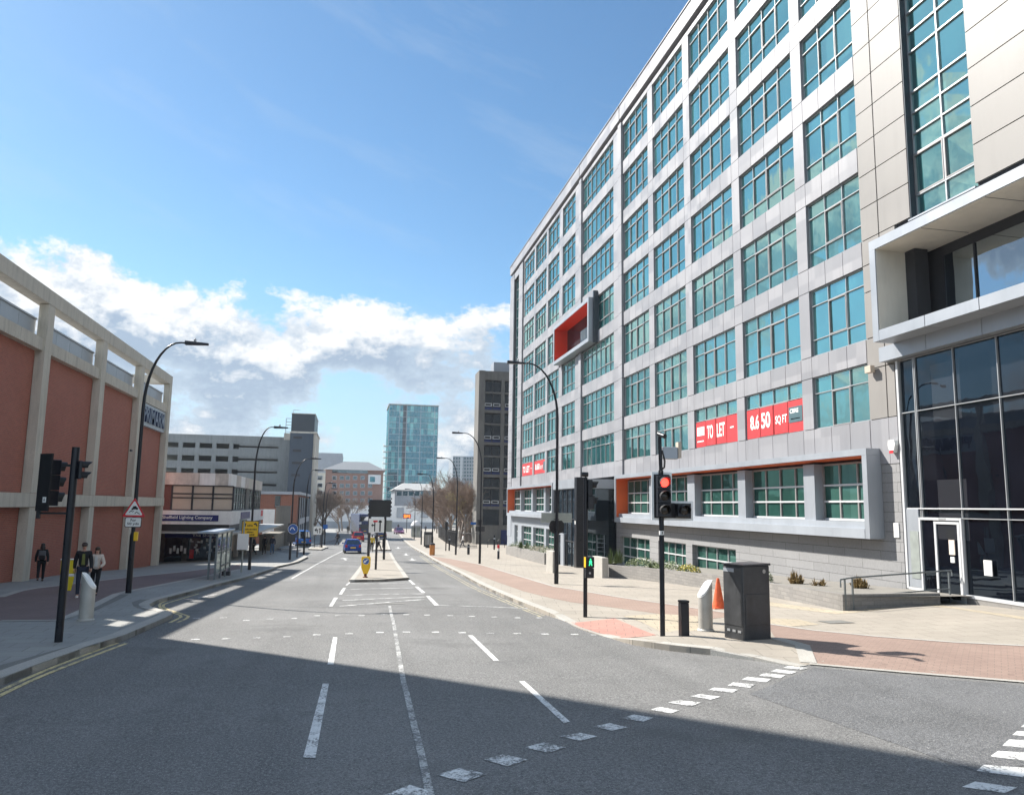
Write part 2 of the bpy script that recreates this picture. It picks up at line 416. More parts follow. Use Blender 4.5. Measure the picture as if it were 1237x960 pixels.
# ------------------------------------------------------------------ ground, road, pavements
DROP = []      # lines along which the pavement comes down flush with the road
def PV(x, y):
    """height of the pavement above the road's level"""
    d = 9.
    for a, b in DROP:
        ab = b-a; p = Vector((x, y)); t = max(0, min(1, (p-a).dot(ab)/ab.length_squared)); d = min(d, (p-a-ab*t).length)
    return .12-.117*(1-_ss(d/1.9)) if d < 1.9 else .12
FINE = (5., 34., 4., 22., .6)
def sheet(name, poly, dz, mat, step=2., skirt=0., fine=False):
    bm = bmesh.new()
    vs = [bm.verts.new((p[0], p[1], 0)) for p in poly]
    es = [bm.edges.new((vs[i], vs[(i+1) % len(vs)])) for i in range(len(vs))]
    bmesh.ops.triangle_fill(bm, edges=es, use_beauty=True)
    for ax in (0, 1):
        lo = min(p[ax] for p in poly); hi = max(p[ax] for p in poly)
        k = math.floor(lo/step)*step+step
        while k < hi:
            co = [0, 0, 0]; co[ax] = k; no = [0, 0, 0]; no[ax] = 1
            bmesh.ops.bisect_plane(bm, geom=bm.verts[:]+bm.edges[:]+bm.faces[:], plane_co=co, plane_no=no)
            k += step
    if fine:
        for ax in (0, 1):
            k = FINE[2*ax]
            while k < FINE[2*ax+1]:
                co = [0, 0, 0]; co[ax] = k; no = [0, 0, 0]; no[ax] = 1
                fs = [f for f in bm.faces if FINE[0]-3 < f.calc_center_median().x < FINE[1]+3 and FINE[2]-3 < f.calc_center_median().y < FINE[3]+3]
                es = list({e for f in fs for e in f.edges}); vs_ = list({v for f in fs for v in f.verts})
                bmesh.ops.bisect_plane(bm, geom=vs_+es+fs, plane_co=co, plane_no=no); k += FINE[4]
    bmesh.ops.triangulate(bm, faces=[f for f in bm.faces if len(f.verts) > 4])
    for v in bm.verts: v.co.z = gz(v.co.x, v.co.y)+(dz if dz < .1 else dz-.12+PV(v.co.x, v.co.y))
    bmesh.ops.recalc_face_normals(bm, faces=bm.faces[:])
    if sum(f.normal.z for f in bm.faces) < 0: bmesh.ops.reverse_faces(bm, faces=bm.faces[:])
    if skirt:
        bd = [e for e in bm.edges if len(e.link_faces) == 1]
        r = bmesh.ops.extrude_edge_only(bm, edges=bd)
        for v in r['geom']:
            if isinstance(v, bmesh.types.BMVert): v.co.z -= skirt
    me = bpy.data.meshes.new(name); bm.to_mesh(me); bm.free(); me.materials.append(M[mat])
    return struct(link(name, me))
def px(L, dz=0.): return [tuple(G(x, y, dz)[:2]) for x, y in L]
def resample(P, d):
    out = [Vector(P[0][:2])]; acc = 0
    for a, b in zip(P, P[1:]):
        a = Vector(a[:2]); b = Vector(b[:2]); L = (b-a).length; t = d-acc
        while t <= L:
            out.append(a+(b-a)*(t/L)); t += d
        acc = L-(t-d)
    if (out[-1]-Vector(P[-1][:2])).length > .05: out.append(Vector(P[-1][:2]))
    return out
def smooth_line(P, k=4):
    """Catmull-Rom through P"""
    P = [Vector(p[:2]) for p in P]; Q = [P[0]*2-P[1]]+P+[P[-1]*2-P[-2]]; out = []
    for i in range(1, len(Q)-2):
        for j in range(k):
            t = j/k; a, b, c, d = Q[i-1:i+3]
            out.append(.5*((2*b)+(c-a)*t+(2*a-5*b+4*c-d)*t*t+(3*b-a-3*c+d)*t**3))
    out.append(P[-1]); return [tuple(p) for p in out]
def kerb(name, P, side, w=.3, h=.125, mat='kerb_stone', stone=.915):
    """kerb stones along P (the face to the road); side=+1 puts the stone to the left of the direction of travel"""
    mb = MB(); R = resample(P, stone); n = len(R)
    nor = []
    for i in range(n):
        d = (R[min(i+1, n-1)]-R[max(i-1, 0)]).normalized(); nor.append(Vector((-d.y, d.x))*side)
    for i in range(n-1):
        a, b = R[i], R[i+1]; e = (b-a).normalized()*.006
        a = a+e; b = b-e
        q = [a, b, b+nor[i+1]*w, a+nor[i]*w]
        ch = .018
        q2 = [a+nor[i]*ch, b+nor[i+1]*ch, q[2], q[3]]
        vs = [(p.x, p.y, gz(p.x, p.y)-.12) for p in q]+[(p.x, p.y, gz(p.x, p.y)+h*PV(p.x, p.y)/.12-ch*.99) for p in q]+[(p.x, p.y, gz(p.x, p.y)+h*PV(p.x, p.y)/.12+.002) for p in q2]
        mb.add(vs, [(0, 1, 5, 4), (1, 2, 6, 5), (2, 3, 7, 6), (3, 0, 4, 7), (4, 5, 9, 8), (5, 6, 10, 9), (6, 7, 11, 10), (7, 4, 8, 11), (8, 9, 10, 11)])
    o = mb.build(name, mat); bm = bmesh.new(); bm.from_mesh(o.data); bmesh.ops.recalc_face_normals(bm, faces=bm.faces[:]); bm.to_mesh(o.data); bm.free()
    return struct(o)
def strip_mb(mb, P, w, dz, step=1.5):
    R = resample(P, step); n = len(R); vs = []
    for i in range(n):
        d = (R[min(i+1, n-1)]-R[max(i-1, 0)]).normalized(); nn = Vector((-d.y, d.x))*w/2
        for p in (R[i]-nn, R[i]+nn): vs.append((p.x, p.y, gz(p.x, p.y)+(dz if dz < .1 else dz-.12+PV(p.x, p.y))))
    return mb.add(vs, [(2*i+1, 2*i, 2*i+2, 2*i+3) for i in range(n-1)])
def quad_mb(mb, Q, dz=.006):
    a = sum(Q[i][0]*Q[(i+1) % len(Q)][1]-Q[(i+1) % len(Q)][0]*Q[i][1] for i in range(len(Q)))
    if a < 0: Q = Q[::-1]
    return mb.add([(x, y, gz(x, y)+dz) for x, y in Q], [list(range(len(Q)))])
# far land: one sheet to the horizon
def land():
    xs = [-2500, -900, -400, -200, -120]+list(range(-80, 81, 8))+[120, 200, 400, 900, 2500]
    ys = [-800, -300, -120, -60]+list(range(-40, 121, 8))+list(range(140, 420, 20))+[460, 520, 600, 800, 1200, 2000, 4000]
    mb = MB(); n = len(xs)
    mb.v = [(x, y, gz(x, min(y, 700))-.10) for y in ys for x in xs]
    mb.f = [(j*n+i, j*n+i+1, (j+1)*n+i+1, (j+1)*n+i) for j in range(len(ys)-1) for i in range(n-1)]
    struct(mb.build('ground', 'land'))
land()
sheet('road', [(-60, -30), (60, -30), (60, 330), (-60, 330)], 0., 'asphalt', 2.)
# a newer dark patch on the side road mouth, lower right of the junction
sheet('side_road', px([(905, 838), (985, 806), (1110, 818), (1237, 828), (1300, 835), (1300, 905), (1195, 937)]), .004, 'asphalt_old')
# --- left pavement
KL = px([(-160, 872), (0, 819), (40.7, 803.5), (114.5, 777.3), (147.5, 767.6), (184.3, 752)], .12)
KL2 = smooth_line(px([(184.3, 752), (203, 744), (209, 740), (203, 737.5), (186, 733.4), (180, 729.5), (192, 723.5)], .12), 3)
KL3 = px([(192, 723.5), (240, 711.3), (262, 705), (295, 697.3), (331.5, 685.8)], .12)
KL4 = px([(331.5, 685.8), (334, 683.8), (348, 681), (359.8, 678), (371.5, 672.4)], .12)
KLEFT = KL+KL2[1:]+KL3[1:]+KL4[1:]
LEFT = KLEFT+px([(371, 671), (358, 668.5), (345, 667.8)], .12)+[(-9.6, 92), (-60, 92), (-60, -20), (-26, -20)]
sheet('pavement_left', LEFT, .12, 'flags_left', 2., .3)
kerb('kerb_left', KLEFT, 1)
near_l = [(-120, 752), (0, 749.8), (66, 750), (93, 740.4), (116.4, 729.8), (135.8, 720), (149.4, 715.2), (194, 706.5), (240, 697.4), (290, 687.5)]
far_l = [(-120, 762), (0, 721), (29, 712.3), (64, 707.9), (116.4, 701.6), (174.6, 694.9), (215, 691), (262, 685), (290, 681)]
nl, fl = px(near_l, .12), px(far_l, .12)
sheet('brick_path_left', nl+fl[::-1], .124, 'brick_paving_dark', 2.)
for nm, P in (('edging_left', nl[1:]), ('edging_left', fl[1:])):
    struct(strip_mb(MB(), smooth_line(P, 3), .28, .130).build(nm, 'kerb_stone'))
# darker tarmac strip behind the kerb on the build-out
struct(strip_mb(MB(), smooth_line(px([(-40, 818), (0, 808), (60, 790), (112, 776)], .12), 3), .35, .126).build('path_seam', 'kerb_dark'))
struct(strip_mb(MB(), smooth_line(px([(100, 741), (118, 733), (138, 724), (150, 718)], .12), 3), .3, .127).build('path_seam', 'kerb_dark'))
struct(strip_mb(MB(), smooth_line(px([(182, 737), (168, 732), (163, 728.5), (175, 724)], .12), 3), .3, .127).build('path_seam', 'kerb_dark'))
# --- right pavement
KR = px([(1330, 831), (1237, 822.5), (1100, 811.5), (977.8, 800.8)], .02)
KR1 = px([(966, 797.6), (930, 792.5), (873.7, 785), (808.5, 778.3), (765, 771.5), (738, 764)], .12)
KR2 = px([(738, 764), (712, 757), (693, 750), (681.7, 744), (656.7, 736.5), (620, 722.3), (580, 704.8), (546.7, 687), (513.3, 669.3), (497, 660), (487.5, 652), (483, 646.5), (479, 641.5)], .12)
DROP += [(Vector(a), Vector(b)) for a, b in zip(KR, KR[1:])]
DROP += [(Vector(a), Vector(b)) for a, b in zip(*(lambda P: (P, P[1:]))(px([(690, 748.5), (722, 757), (745, 765)], .05)))]
KRS = smooth_line(KR1, 3)[:-1]+smooth_line(KR2, 3)
RIGHT = KR[:-1]+[KR[-1]]+KRS+[(6, 330), (60, 330), (60, -25), (26, -25)]
sheet('pavement_right', RIGHT, .12, 'flags_right', 2., .3, True)
kerb('kerb_right', KRS, -1, .28)
struct(strip_mb(MB(), KR[::-1], .16, .134, .5).build('edging_right', 'kerb_stone'))
up_r = [(500, 660.5), (523, 671.2), (545, 674.6), (580, 681.7), (625, 695), (670, 708.3), (690, 711.4), (760, 723), (799, 728.2), (843, 734.8), (900, 743)]
lo_r = [(500, 662), (521.7, 673), (543, 681), (566.7, 690), (600, 702.5), (633, 714), (665, 722), (690, 727), (740, 733.5), (795, 741), (850, 748)]
ur, lr = px(up_r, .12), px(lo_r, .12)
sheet('brick_path_right', ur+lr[::-1], .124, 'setts_brown', 2.)
struct(strip_mb(MB(), smooth_line(ur, 3), .16, .130).build('edging_right', 'kerb_stone'))
cor_u = [(925, 753), (962, 757.5), (979.6, 760.7), (1022, 765.5), (1069, 769.4), (1153, 775.6), (1237, 779.8), (1330, 784)]
cu_ = px(cor_u, .12)
sheet('brick_corner', cu_+px([(1326, 829.4), (1237, 821.2), (1100, 810.2), (979.5, 799.6)], .02)+px([(969, 780)], .05)+px([(937, 771)], .12), .124, 'brick_paving', 2., 0., True)
struct(strip_mb(MB(), smooth_line(cu_, 3), .16, .130).build('edging_right', 'kerb_stone'))
struct(strip_mb(MB(), smooth_line(px([(976.5, 799.5)], .02)+px([(970, 784)], .05)+px([(962, 775.5), (937, 771.3)], .11), 3), .3, .131).build('edging_right', 'kerb_stone'))
sheet('red_tactile_paving', px([(690, 746.2), (742, 744.8), (793, 763.5), (750, 765.5), (722, 758.3), (700, 751.6)], .12), .126, 'red_tactile', 2., 0., True)
sheet('buff_tactile_paving', px([(753, 743.5), (800, 741.3), (843, 744), (844, 761.5), (800, 761), (775, 750)], .12), .126, 'buff_tactile', 2.)
sheet('buff_tactile_paving', px([(915, 746), (965, 748), (990, 754), (952, 757), (925, 753.5)], .12), .126, 'buff_tactile', 2.)
ap = px([(925, 731), (1010, 741.5), (1060, 737), (1100, 729.5), (1150, 734.5), (1237, 748), (1330, 762), (1330, 752), (1237, 744.8), (1167, 735), (1115, 727.5), (1060, 733), (1012, 738), (930, 727)], .12)
sheet('buff_margin', ap, .124, 'buff_tactile', 2.)
# --- central refuge and further islands
def island(name, P, mat='flags_right'):
    sheet(name, P, .12, mat, 2., .3)
    kerb(name+'_kerb', P+[P[0]], 1, .25)
isl = px([(422, 700), (458, 699.6), (493.8, 697.4), (487, 688), (473, 667.2), (458, 667.2), (444.5, 667.6)], .12)
island('refuge_island', isl)
isl2 = px([(450, 664), (472, 663.6), (468, 652), (455, 652)], .12)
island('refuge_island', isl2)
isl3 = px([(372, 662.6), (388, 663.4), (396.5, 660.3), (390, 658.5), (376, 659)], .12)
island('refuge_island', isl3)
sheet('pavement_far', px([(340, 662.5), (368, 659.4), (382, 656.5), (400, 652.5), (408, 649)], .12)+[(-4, 230), (-60, 230), (-60, 118), (-20, 112)], .12, 'flags_left', 4., .3)
# --- markings
wm = MB()
def qpx(mb, L, dz=.006): quad_mb(mb, px(L), dz)
for L in ([(389.8, 825.6), (397.3, 825.6), (381, 915.6), (366, 915.6)], [(402.4, 769.6), (407.5, 769.6), (403, 802.5), (395.6, 802.5)],
          [(565.2, 767.3), (571, 767.3), (603, 798), (596.5, 798)], [(627, 823), (633.5, 822.5), (688.5, 871.5), (681, 873.5)],
          [(417.3, 706.7), (422.7, 702.3), (424.5, 702.3), (419.5, 706.7)], [(409.3, 717.7), (414.3, 710), (418, 710), (413, 717.7)],
          [(397.3, 732.3), (403.6, 721.7), (408, 721.7), (401.6, 732.3)],
          [(492.5, 700), (495.5, 700), (502, 705.7), (498.3, 705.7)], [(501, 708.3), (505, 708.3), (514, 715.7), (509.3, 715.7)],
          [(514.5, 719.7), (519, 719.7), (530.5, 731), (525, 731)]):
    qpx(wm, L)
struct(wm.build('lane_markings', 'white_paint'))
wm = MB()
for L in ([(463, 961), (495, 948), (517, 955), (514, 966), (480, 974)], [(527.7, 935.7), (556.7, 927.3), (588.3, 935), (560, 945)], [(584, 917.3), (608.3, 911), (637.3, 917.7), (613.3, 925.7)],
          [(634, 902.7), (656.7, 896.7), (684, 902.7), (661.7, 909.3)], [(676.7, 889.3), (700, 885), (721.7, 889.3), (701.7, 895)], [(716.7, 877.5), (736.7, 873.3), (758.3, 878.3), (738.3, 882.7)],
          [(751.2, 868), (765, 862.9), (790.3, 866.8), (777.3, 871.5)], [(786, 857.2), (796.4, 853.7), (820.7, 858), (810.7, 861.5)], [(807, 848.5), (821.5, 845.5), (846.7, 848.5), (835.4, 852.9)]):
    qpx(wm, L)
struct(wm.build('junction_squares', 'worn_paint'))
wm = MB()
for L in ([(833.7, 840.7), (845.6, 838.3), (870.6, 841.4), (858.5, 845)], [(855, 833.3), (862.6, 830.5), (891.9, 833), (884.8, 836.6)], [(878.9, 828), (885.5, 824.2), (912.7, 826.4), (906.2, 830.7)],
          [(896.2, 820.7), (903.2, 817.3), (931.4, 820.3), (925.7, 823.8)], [(916.2, 816), (923.6, 813), (948.8, 815.5), (943, 819)], [(931, 810.8), (938, 808.3), (962.6, 811.3), (956, 814)], [(946, 806.5), (953, 804.3), (977, 806.5), (969, 809)],
          [(1162, 950.5), (1178, 944), (1229, 951.4), (1214, 958)], [(1179.7, 931), (1188.4, 923.6), (1243, 928), (1236, 939)], [(1196, 913.6), (1205.7, 907), (1248, 909.5), (1243, 919)],
          [(1211, 900.6), (1218.8, 893), (1258, 896), (1254, 904.5)], [(1223, 887.6), (1228.7, 883), (1266, 885), (1262, 891)], [(1233, 878), (1239, 874), (1274, 876), (1270, 882)], [(1242, 869.5), (1248, 866), (1280, 868), (1276, 873)]):
    qpx(wm, L)
struct(wm.build('junction_squares', 'white_paint'))
wm = MB()
strip_mb(wm, smooth_line(px([(470.7, 731.7), (472.5, 741), (475, 750), (479, 773), (486.7, 820), (490, 831.7), (498, 866.7), (508, 906.7), (518, 953), (530, 1010)]), 3), .085, .0055, .6)
struct(wm.build('worn_centre_line', 'faint_paint'))
wm = MB()
st1 = [(237.3, 746.5), (270, 746), (297.8, 749.2), (326, 747.5), (355, 746.8), (382.7, 743.5), (408, 743.3), (436.7, 743.3), (464, 742.3), (490.7, 742.3), (516, 742.7), (544, 743.3), (570, 744.3), (596.7, 745), (625, 746), (651.7, 746)]
st2 = [(236, 772.3), (273, 771.3), (310, 770.3), (347, 769), (382.7, 766.5), (421.7, 765.3), (459, 763.7), (491, 763.3), (526, 763.3), (558.3, 764), (592.3, 764.7), (625, 765), (658.3, 765.7), (694, 766), (718, 766.7)]
for i, (x, y) in enumerate(st1+st2):
    p = G(x, y); a = .085
    quad_mb(wm, [(p.x-a, p.y-a), (p.x+a, p.y-a), (p.x+a, p.y+a), (p.x-a, p.y+a)])
for L in ([(526.7, 730.8), (580, 732.3), (637, 734.6)], [(262, 717.5), (240, 722)]): strip_mb(wm, px(L), .10, .006)
strip_mb(wm, px([(414, 665.3), (400, 672), (382, 681.5), (362, 693), (352, 699)]), .12, .006)
struct(wm.build('crossing_studs', 'worn_paint'))
wm = MB()
for L in ([(418, 711.5), (440, 711), (502, 709.8)], [(416.7, 719), (440, 717.5), (512.7, 717)], [(411.5, 732), (440, 729.5), (511.5, 723.8)], [(421, 704.5), (455, 704.8), (498, 703.3)], [(414, 725), (455, 723), (519, 720.5)]):
    strip_mb(wm, px(L), .17, .006)
struct(wm.build('hatch_markings', 'worn_paint'))
def arrow(px_, py_, s=1., head=0.):
    p = G(px_, py_); m = MB()
    P = [(-.09, -2), (.09, -2), (.09, .6), (.42, .6), (0, 2.), (-.42, .6), (-.09, .6)]
    quad_mb(m, [(p.x+x*s*math.cos(head)-y*s*math.sin(head), p.y+x*s*math.sin(head)+y*s*math.cos(head)) for x, y in P])
    return m
am = MB()
for a in ((416.5, 675), (498, 675.5), (490.5, 669.5), (481, 661.5)):
    m = arrow(*a, .95, .06 if a[0] < 440 else math.pi-.05); am.add(m.v, m.f)
struct(am.build('lane_arrows', 'white_paint'))
ym = MB()
for P in ([(-60, 863), (0, 834.3), (60, 807.5), (142, 776.5)], [(-60, 871), (0, 840), (60, 812.5), (154, 776.5)],
          [(240, 714.8), (212, 722), (196, 727.5), (192.5, 731.5), (198, 736.5), (217, 742.5), (219, 745), (205, 752)], [(240, 717), (216, 724), (200, 729), (197, 732), (203, 736), (225, 743), (227, 746), (214, 752)],
          ):
    strip_mb(ym, smooth_line(px(P), 3), .085, .006, .6)
struct(ym.build('yellow_lines', 'yellow_paint'))
ym = MB()
for P in ([(972, 799.9), (930, 796), (873.7, 790.5), (808.5, 784), (765, 777.5), (736, 769)],
          [(510, 671), (543, 692), (574, 709), (610, 724.5), (640, 737), (657, 743.5)], [(507, 671), (539, 692), (569, 709), (604, 724.5), (634, 737), (655, 745.5)]):
    strip_mb(ym, smooth_line(px(P), 3), .075, .006, .6)
struct(ym.build('yellow_lines', 'yellow_faint'))
# utility covers
cm = MB()
strip_mb(cm, px([(300, 732), (420, 733.5), (527, 731.8)]), .035, .0062, .8)
for x, y, a, b in ((1010, 757, .35, .3), (470, 729, .5, .22), (1005, 731, .4, .3)):
    p = G(x, y); quad_mb(cm, [(p.x-a, p.y-b), (p.x+a, p.y-b), (p.x+a, p.y+b), (p.x-a, p.y+b)], .132 if x > 900 else .008)
struct(cm.build('road_covers', 'kerb_dark'))
# ------------------------------------------------------------------ the office block on the right
FX = 18.5                       # its street face
office = thing('office_building', 'long seven storey silver office block with teal windows and orange lined frames', 'building', (FX, 54, gz(FX, 54)))
_wc = {}
def window(parent, y0, y1, z0, z1, X, cols, trans, mf='frame_grey', mg='win_glass', sash=None, fw=.032, name='window', sash_mat='frame_brown', tm=None):
    """a window facing -X: frame with mullions and transoms (heights above z0), its panes one sub-part; sash: opening lights (columns, transom band)"""
    key = (round(y1-y0, 3), round(z1-z0, 3), cols, tuple(trans), mf, mg, str(sash), fw, tm)
    if key not in _wc:
        W, h = y1-y0, z1-z0; f = MB(); g = MB()
        f.box(-.03, .06, 0, fw, 0, h); f.box(-.03, .06, W-fw, W, 0, h)
        f.box(-.03, .06, fw, W-fw, 0, fw); f.box(-.03, .06, fw, W-fw, h-fw, h)
        ys = [W*i/cols for i in range(cols+1)]
        for y in ys[1:-1]: f.box(-.03, .058, y-fw/2, y+fw/2, fw, h-fw)
        q_ = MB() if tm else f
        for t in trans: q_.box(-.037, .055, fw, W-fw, t-fw/2, t+fw/2)
        if tm: q_.box(-.037, .055, fw, W-fw, .002, fw*1.2)
        zs = [0]+list(trans)+[h]
        for i in range(cols):
            for k in range(len(zs)-1):   # every pane a hair out of plane, so reflections break from pane to pane
                r = random.Random(i*31+k*7+int(W*100)); a = [.030+r.uniform(-.006, .006) for _ in range(4)]
                ya, yb, za, zb = ys[i]+.004, ys[i+1]-.004, zs[k]+.004, zs[k+1]-.004
                g.add([(a[0], ya, za), (a[1], yb, za), (a[2], yb, zb), (a[3], ya, zb)], [(0, 3, 2, 1)])
        s = MB()
        if sash:
            for c in sash[0]:
                a, b = ys[c]+fw/2, ys[c+1]-fw/2; z_, Z_ = zs[sash[1]]+fw/2, zs[sash[1]+1]-fw/2
                for q in ((a, a+.045, z_, Z_), (b-.045, b, z_, Z_), (a+.045, b-.045, z_, z_+.045), (a+.045, b-.045, Z_-.045, Z_)):
                    s.box(-.045, .05, *q)
        _wc[key] = (f.mesh('window', mf), g.mesh('pane', mg), s.mesh('sash', sash_mat) if sash else q_.mesh('transom', tm) if tm else None)
    f, g, s = _wc[key]
    w = link(name, f, parent, Vector((X, y0, z0))-wloc(parent))
    link('pane', g, w, (0, 0, 0))
    if s: link('transom' if tm else 'sash', s, w, (0, 0, 0))
    return w
COLS = [(80.6, 85.9, 4), (75.15, 79.95, 4), (70.05, 74.4, 3), (64.55, 68.85, 3), (54.2, 62.35, 7), (47.15, 52.06, 4), (41.4, 46.25, 4), (35.55, 40.5, 4), (29.77, 34.75, 4), (25.43, 28.98, 3)]
ROWS = [(6.04, 8.16)]+[(9.05+3.77*k, 11.83+3.77*k) for k in range(6)]
PIL = [(62.35, 64.55), (52.06, 54.2)]
clad = MB(); dark = MB()
g_ = .014
def inpic(y0, y1, z0, z1): return 58.2 < (y0+y1)/2 < 69.7 and 15.9 < (z0+z1)/2 < 19.25
def panel(y0, y1, z0, z1, X=FX, t=.09):
    if not inpic(y0, y1, z0, z1): clad.box(X, X+t, y0+g_, y1-g_, z0+g_, z1-g_)
ZB = 4.98
bands = [(ZB, 6.04)]+[(ROWS[i][1], ROWS[i+1][0]) for i in range(6)]+[(ROWS[6][1], 31.02)]
for (y0, y1, n) in COLS:
    for bi, (z0, z1) in enumerate(bands):
        if bi == 0 and y0 > 53: pass
        k = n if n != 7 else 6
        for i in range(k): panel(y0+(y1-y0)*i/k, y0+(y1-y0)*(i+1)/k, z0, z1)
piers = [(79.95, 80.6), (74.4, 75.15), (68.85, 70.05), (46.25, 47.15), (40.5, 41.4), (34.75, 35.55), (28.98, 29.77)]
for (y0, y1) in piers:
    for (z0, z1) in bands+ROWS: panel(y0, y1, z0, z1)
for (y0, y1) in PIL:
    for (z0, z1) in bands+ROWS:
        panel(y0+.05, y0+.75, z0, z1, FX-.12, .2); panel(y0+.80, y1, z0, z1, FX, .09)
for (z0, z1) in bands+ROWS:
    panel(86.5, 88.6, z0, z1, FX-.05, .14)
    zm = (z0+z1)/2
    panel(91.5, 93.75, z0, zm, FX-.05, .14); panel(91.5, 93.75, zm, z1, FX-.05, .14)
    panel(85.9, 86.5, z0, z1, FX+.1, .05)
panel(88.6, 91.5, ZB, 6.04); panel(88.6, 91.5, 30.2, 31.02)
clad.build('cladding', 'panel_white', office, bevel=0)
# backing wall that the joints show, with openings where the windows are
core = MB()
core.box(19.3, 40, 24.4, 93.7, -6, 31.0)
for q in ((24.4, 58.45, 4.97, 31.0), (69.3, 93.7, 4.97, 31.0), (58.45, 69.3, 4.97, 15.85), (58.45, 69.3, 19.2, 31.0)): core.box(FX+.35, 19.29, *q)
for (y0, y1, n) in COLS:
    for (z0, z1) in bands:
        if not (15.5 < z0 < 19.5 and 54 < y0 < 69): core.box(FX+.088, FX+.36, y0, y1, z0+.02, z1-.02)
        elif z0 > 19: core.box(FX+.088, FX+.36, y0, y1, z0+.02, z1-.02)
        elif y0 < 58: core.box(FX+.088, FX+.36, y0, 58.4, z0+.02, z1-.02)
for (y0, y1) in piers+PIL+[(86.0, 88.6), (91.5, 93.7)]:
    if 62 < y0 < 69: core.box(FX+.086, FX+.36, y0+.02, y1-.02, ZB, 15.8); core.box(FX+.086, FX+.36, y0+.02, y1-.02, 19.25, 31.0)
    else: core.box(FX+.086, FX+.36, y0+.02, y1-.02, ZB, 31.0)
core.box(FX+.087, FX+.36, 88.6, 91.5, ZB, 6.02); core.box(FX+.087, FX+.36, 88.6, 91.5, 30.2, 31.0)
core.build('wall', 'joint_dark', office)
for (y0, y1, n) in COLS:
    for r, (z0, z1) in enumerate(ROWS):
        sc_ = {4: (1, 2), 3: (1,), 7: (1, 5)}[n]
        if r == 3 and n == 7: window(office, 54.2, 58.2, z0, z1, FX+.12, 3, (.68, 2.12), sash=((1,), 1)); continue
        if r == 3 and 64 < y0 < 65: continue
        if r == 0: window(office, y0, y1, z0, z1, FX+.12, n, (1.45,), sash=(sc_, 0))
        else: window(office, y0, y1, z0, z1, FX+.12, n, (.68, 2.12), sash=(sc_, 1))
window(office, 88.6, 91.5, 6.04, 30.2, FX+.3, 2, tuple(1.2*k for k in range(1, 20)), name='window')
# parapet: a shadow gap, then a pale band broken at the two pilasters
gap = MB(); gap.box(FX+.3, FX+.6, 24.4, 93.7, 31.0, 31.42); gap.build('shadow_gap', 'joint_dark', office)
for y0, y1 in ((24.4, 52.5), (52.62, 63.0), (63.12, 93.85)):
    p = MB(); y = y0
    while y < y1-.01:
        e = min(y+2.45, y1); p.box(FX-.10, FX+.6, y+g_, e-g_, 31.4, 32.45); y = e
    p.box(FX-.16, FX+.7, y0, y1, 32.45, 32.53)
    p.build('parapet', 'panel_white', office)
rf = MB().box(FX+.6, 39.9, 24.4, 93.7, 31.0, 31.3).build('roof', 'roof_grey', office)
MB().box(22, 30, 84, 95, 31.3, 35.1).build('roof_plant_room', 'panel_white', rf, loc=-wloc(rf))
XBOX = 1
# --- projecting frame boxes at first floor: grey outside, orange inside
def frame_box(y0, y1, z0, z1, xf, xb, tk, inner, shell='panel_grey', sill='panel_light', name='window_frame_box', lip=.34):
    m = MB(); m.box(xf, xb, y0, y1, z1-tk, z1); m.box(xf, xb, y0, y0+tk*1.1, z0, z1-tk-.003); m.box(xf, xb, y1-tk*1.1, y1, z0, z1-tk-.003)
    b = m.build(name, shell, office)
    s = MB(); s.box(xf-.01, xb, y0+tk*1.1+.002, y1-tk*1.1-.002, z0, z0+lip); s.box(xf+.22, xb, y0+tk*1.1+.002, y1-tk*1.1-.002, z0+lip+.002, z0+lip+.24)
    s.build('sill', sill, b, loc=-wloc(b))
    n = MB(); n.box(xf+.06, xb, y0+tk*1.1, y1-tk*1.1, z1-tk-.03, z1-tk-.004); n.box(xf+.06, xb, y1-tk*1.1-.03, y1-tk*1.1-.004, z0+.3, z1-tk-.03)
    n.build('lining', inner, b, loc=-wloc(b))
    return b
XW = 18.92
frame_box(24.95, 52.55, 1.77, 4.97, 17.94, XW, .24, 'orange_panel')
frame_box(70.0, 91.4, 1.68, 4.95, 17.94, XW, .24, 'orange_panel', sill='panel_light')
MB().box(XW, XW+.3, 24.95, 52.5, 1.8, 4.96).build('recess_wall', 'joint_dark', office); MB().box(XW, XW+.3, 69.5, 92, 1.6, 4.96).build('recess_wall', 'joint_dark', office)
PB = [(28.98, 29.77), (34.75, 35.5), (40.45, 41.4), (46.2, 47.2), (25.35, 25.6)]
for y0, y1 in PB: MB().box(18.42, XW-.01, y0, y1, 2.12, 4.60).build('pier', 'panel_grey', office)
for y0, y1 in ((74.4, 75.1), (79.9, 80.6), (85.7, 86.1)): MB().box(18.42, XW-.01, y0, y1, 2.10, 4.58).build('pier', 'panel_grey', office)
for y0, y1, n in ((25.6, 28.98, 3), (29.77, 34.75, 4), (35.5, 40.45, 4), (41.4, 46.2, 4), (47.2, 52.15, 4)):
    window(office, y0, y1, 2.36, 4.60, XW-.10, n, (.74, 1.38), 'frame_brown', 'box_glass', fw=.075, tm='frame_white')
for y0, y1, n in ((70.4, 74.4, 3), (75.1, 79.9, 4), (80.6, 85.7, 4), (86.1, 90.9, 4)):
    window(office, y0, y1, 2.26, 4.58, XW-.10, n, (.74, 1.38), 'frame_brown', 'box_glass', fw=.075, tm='frame_white')
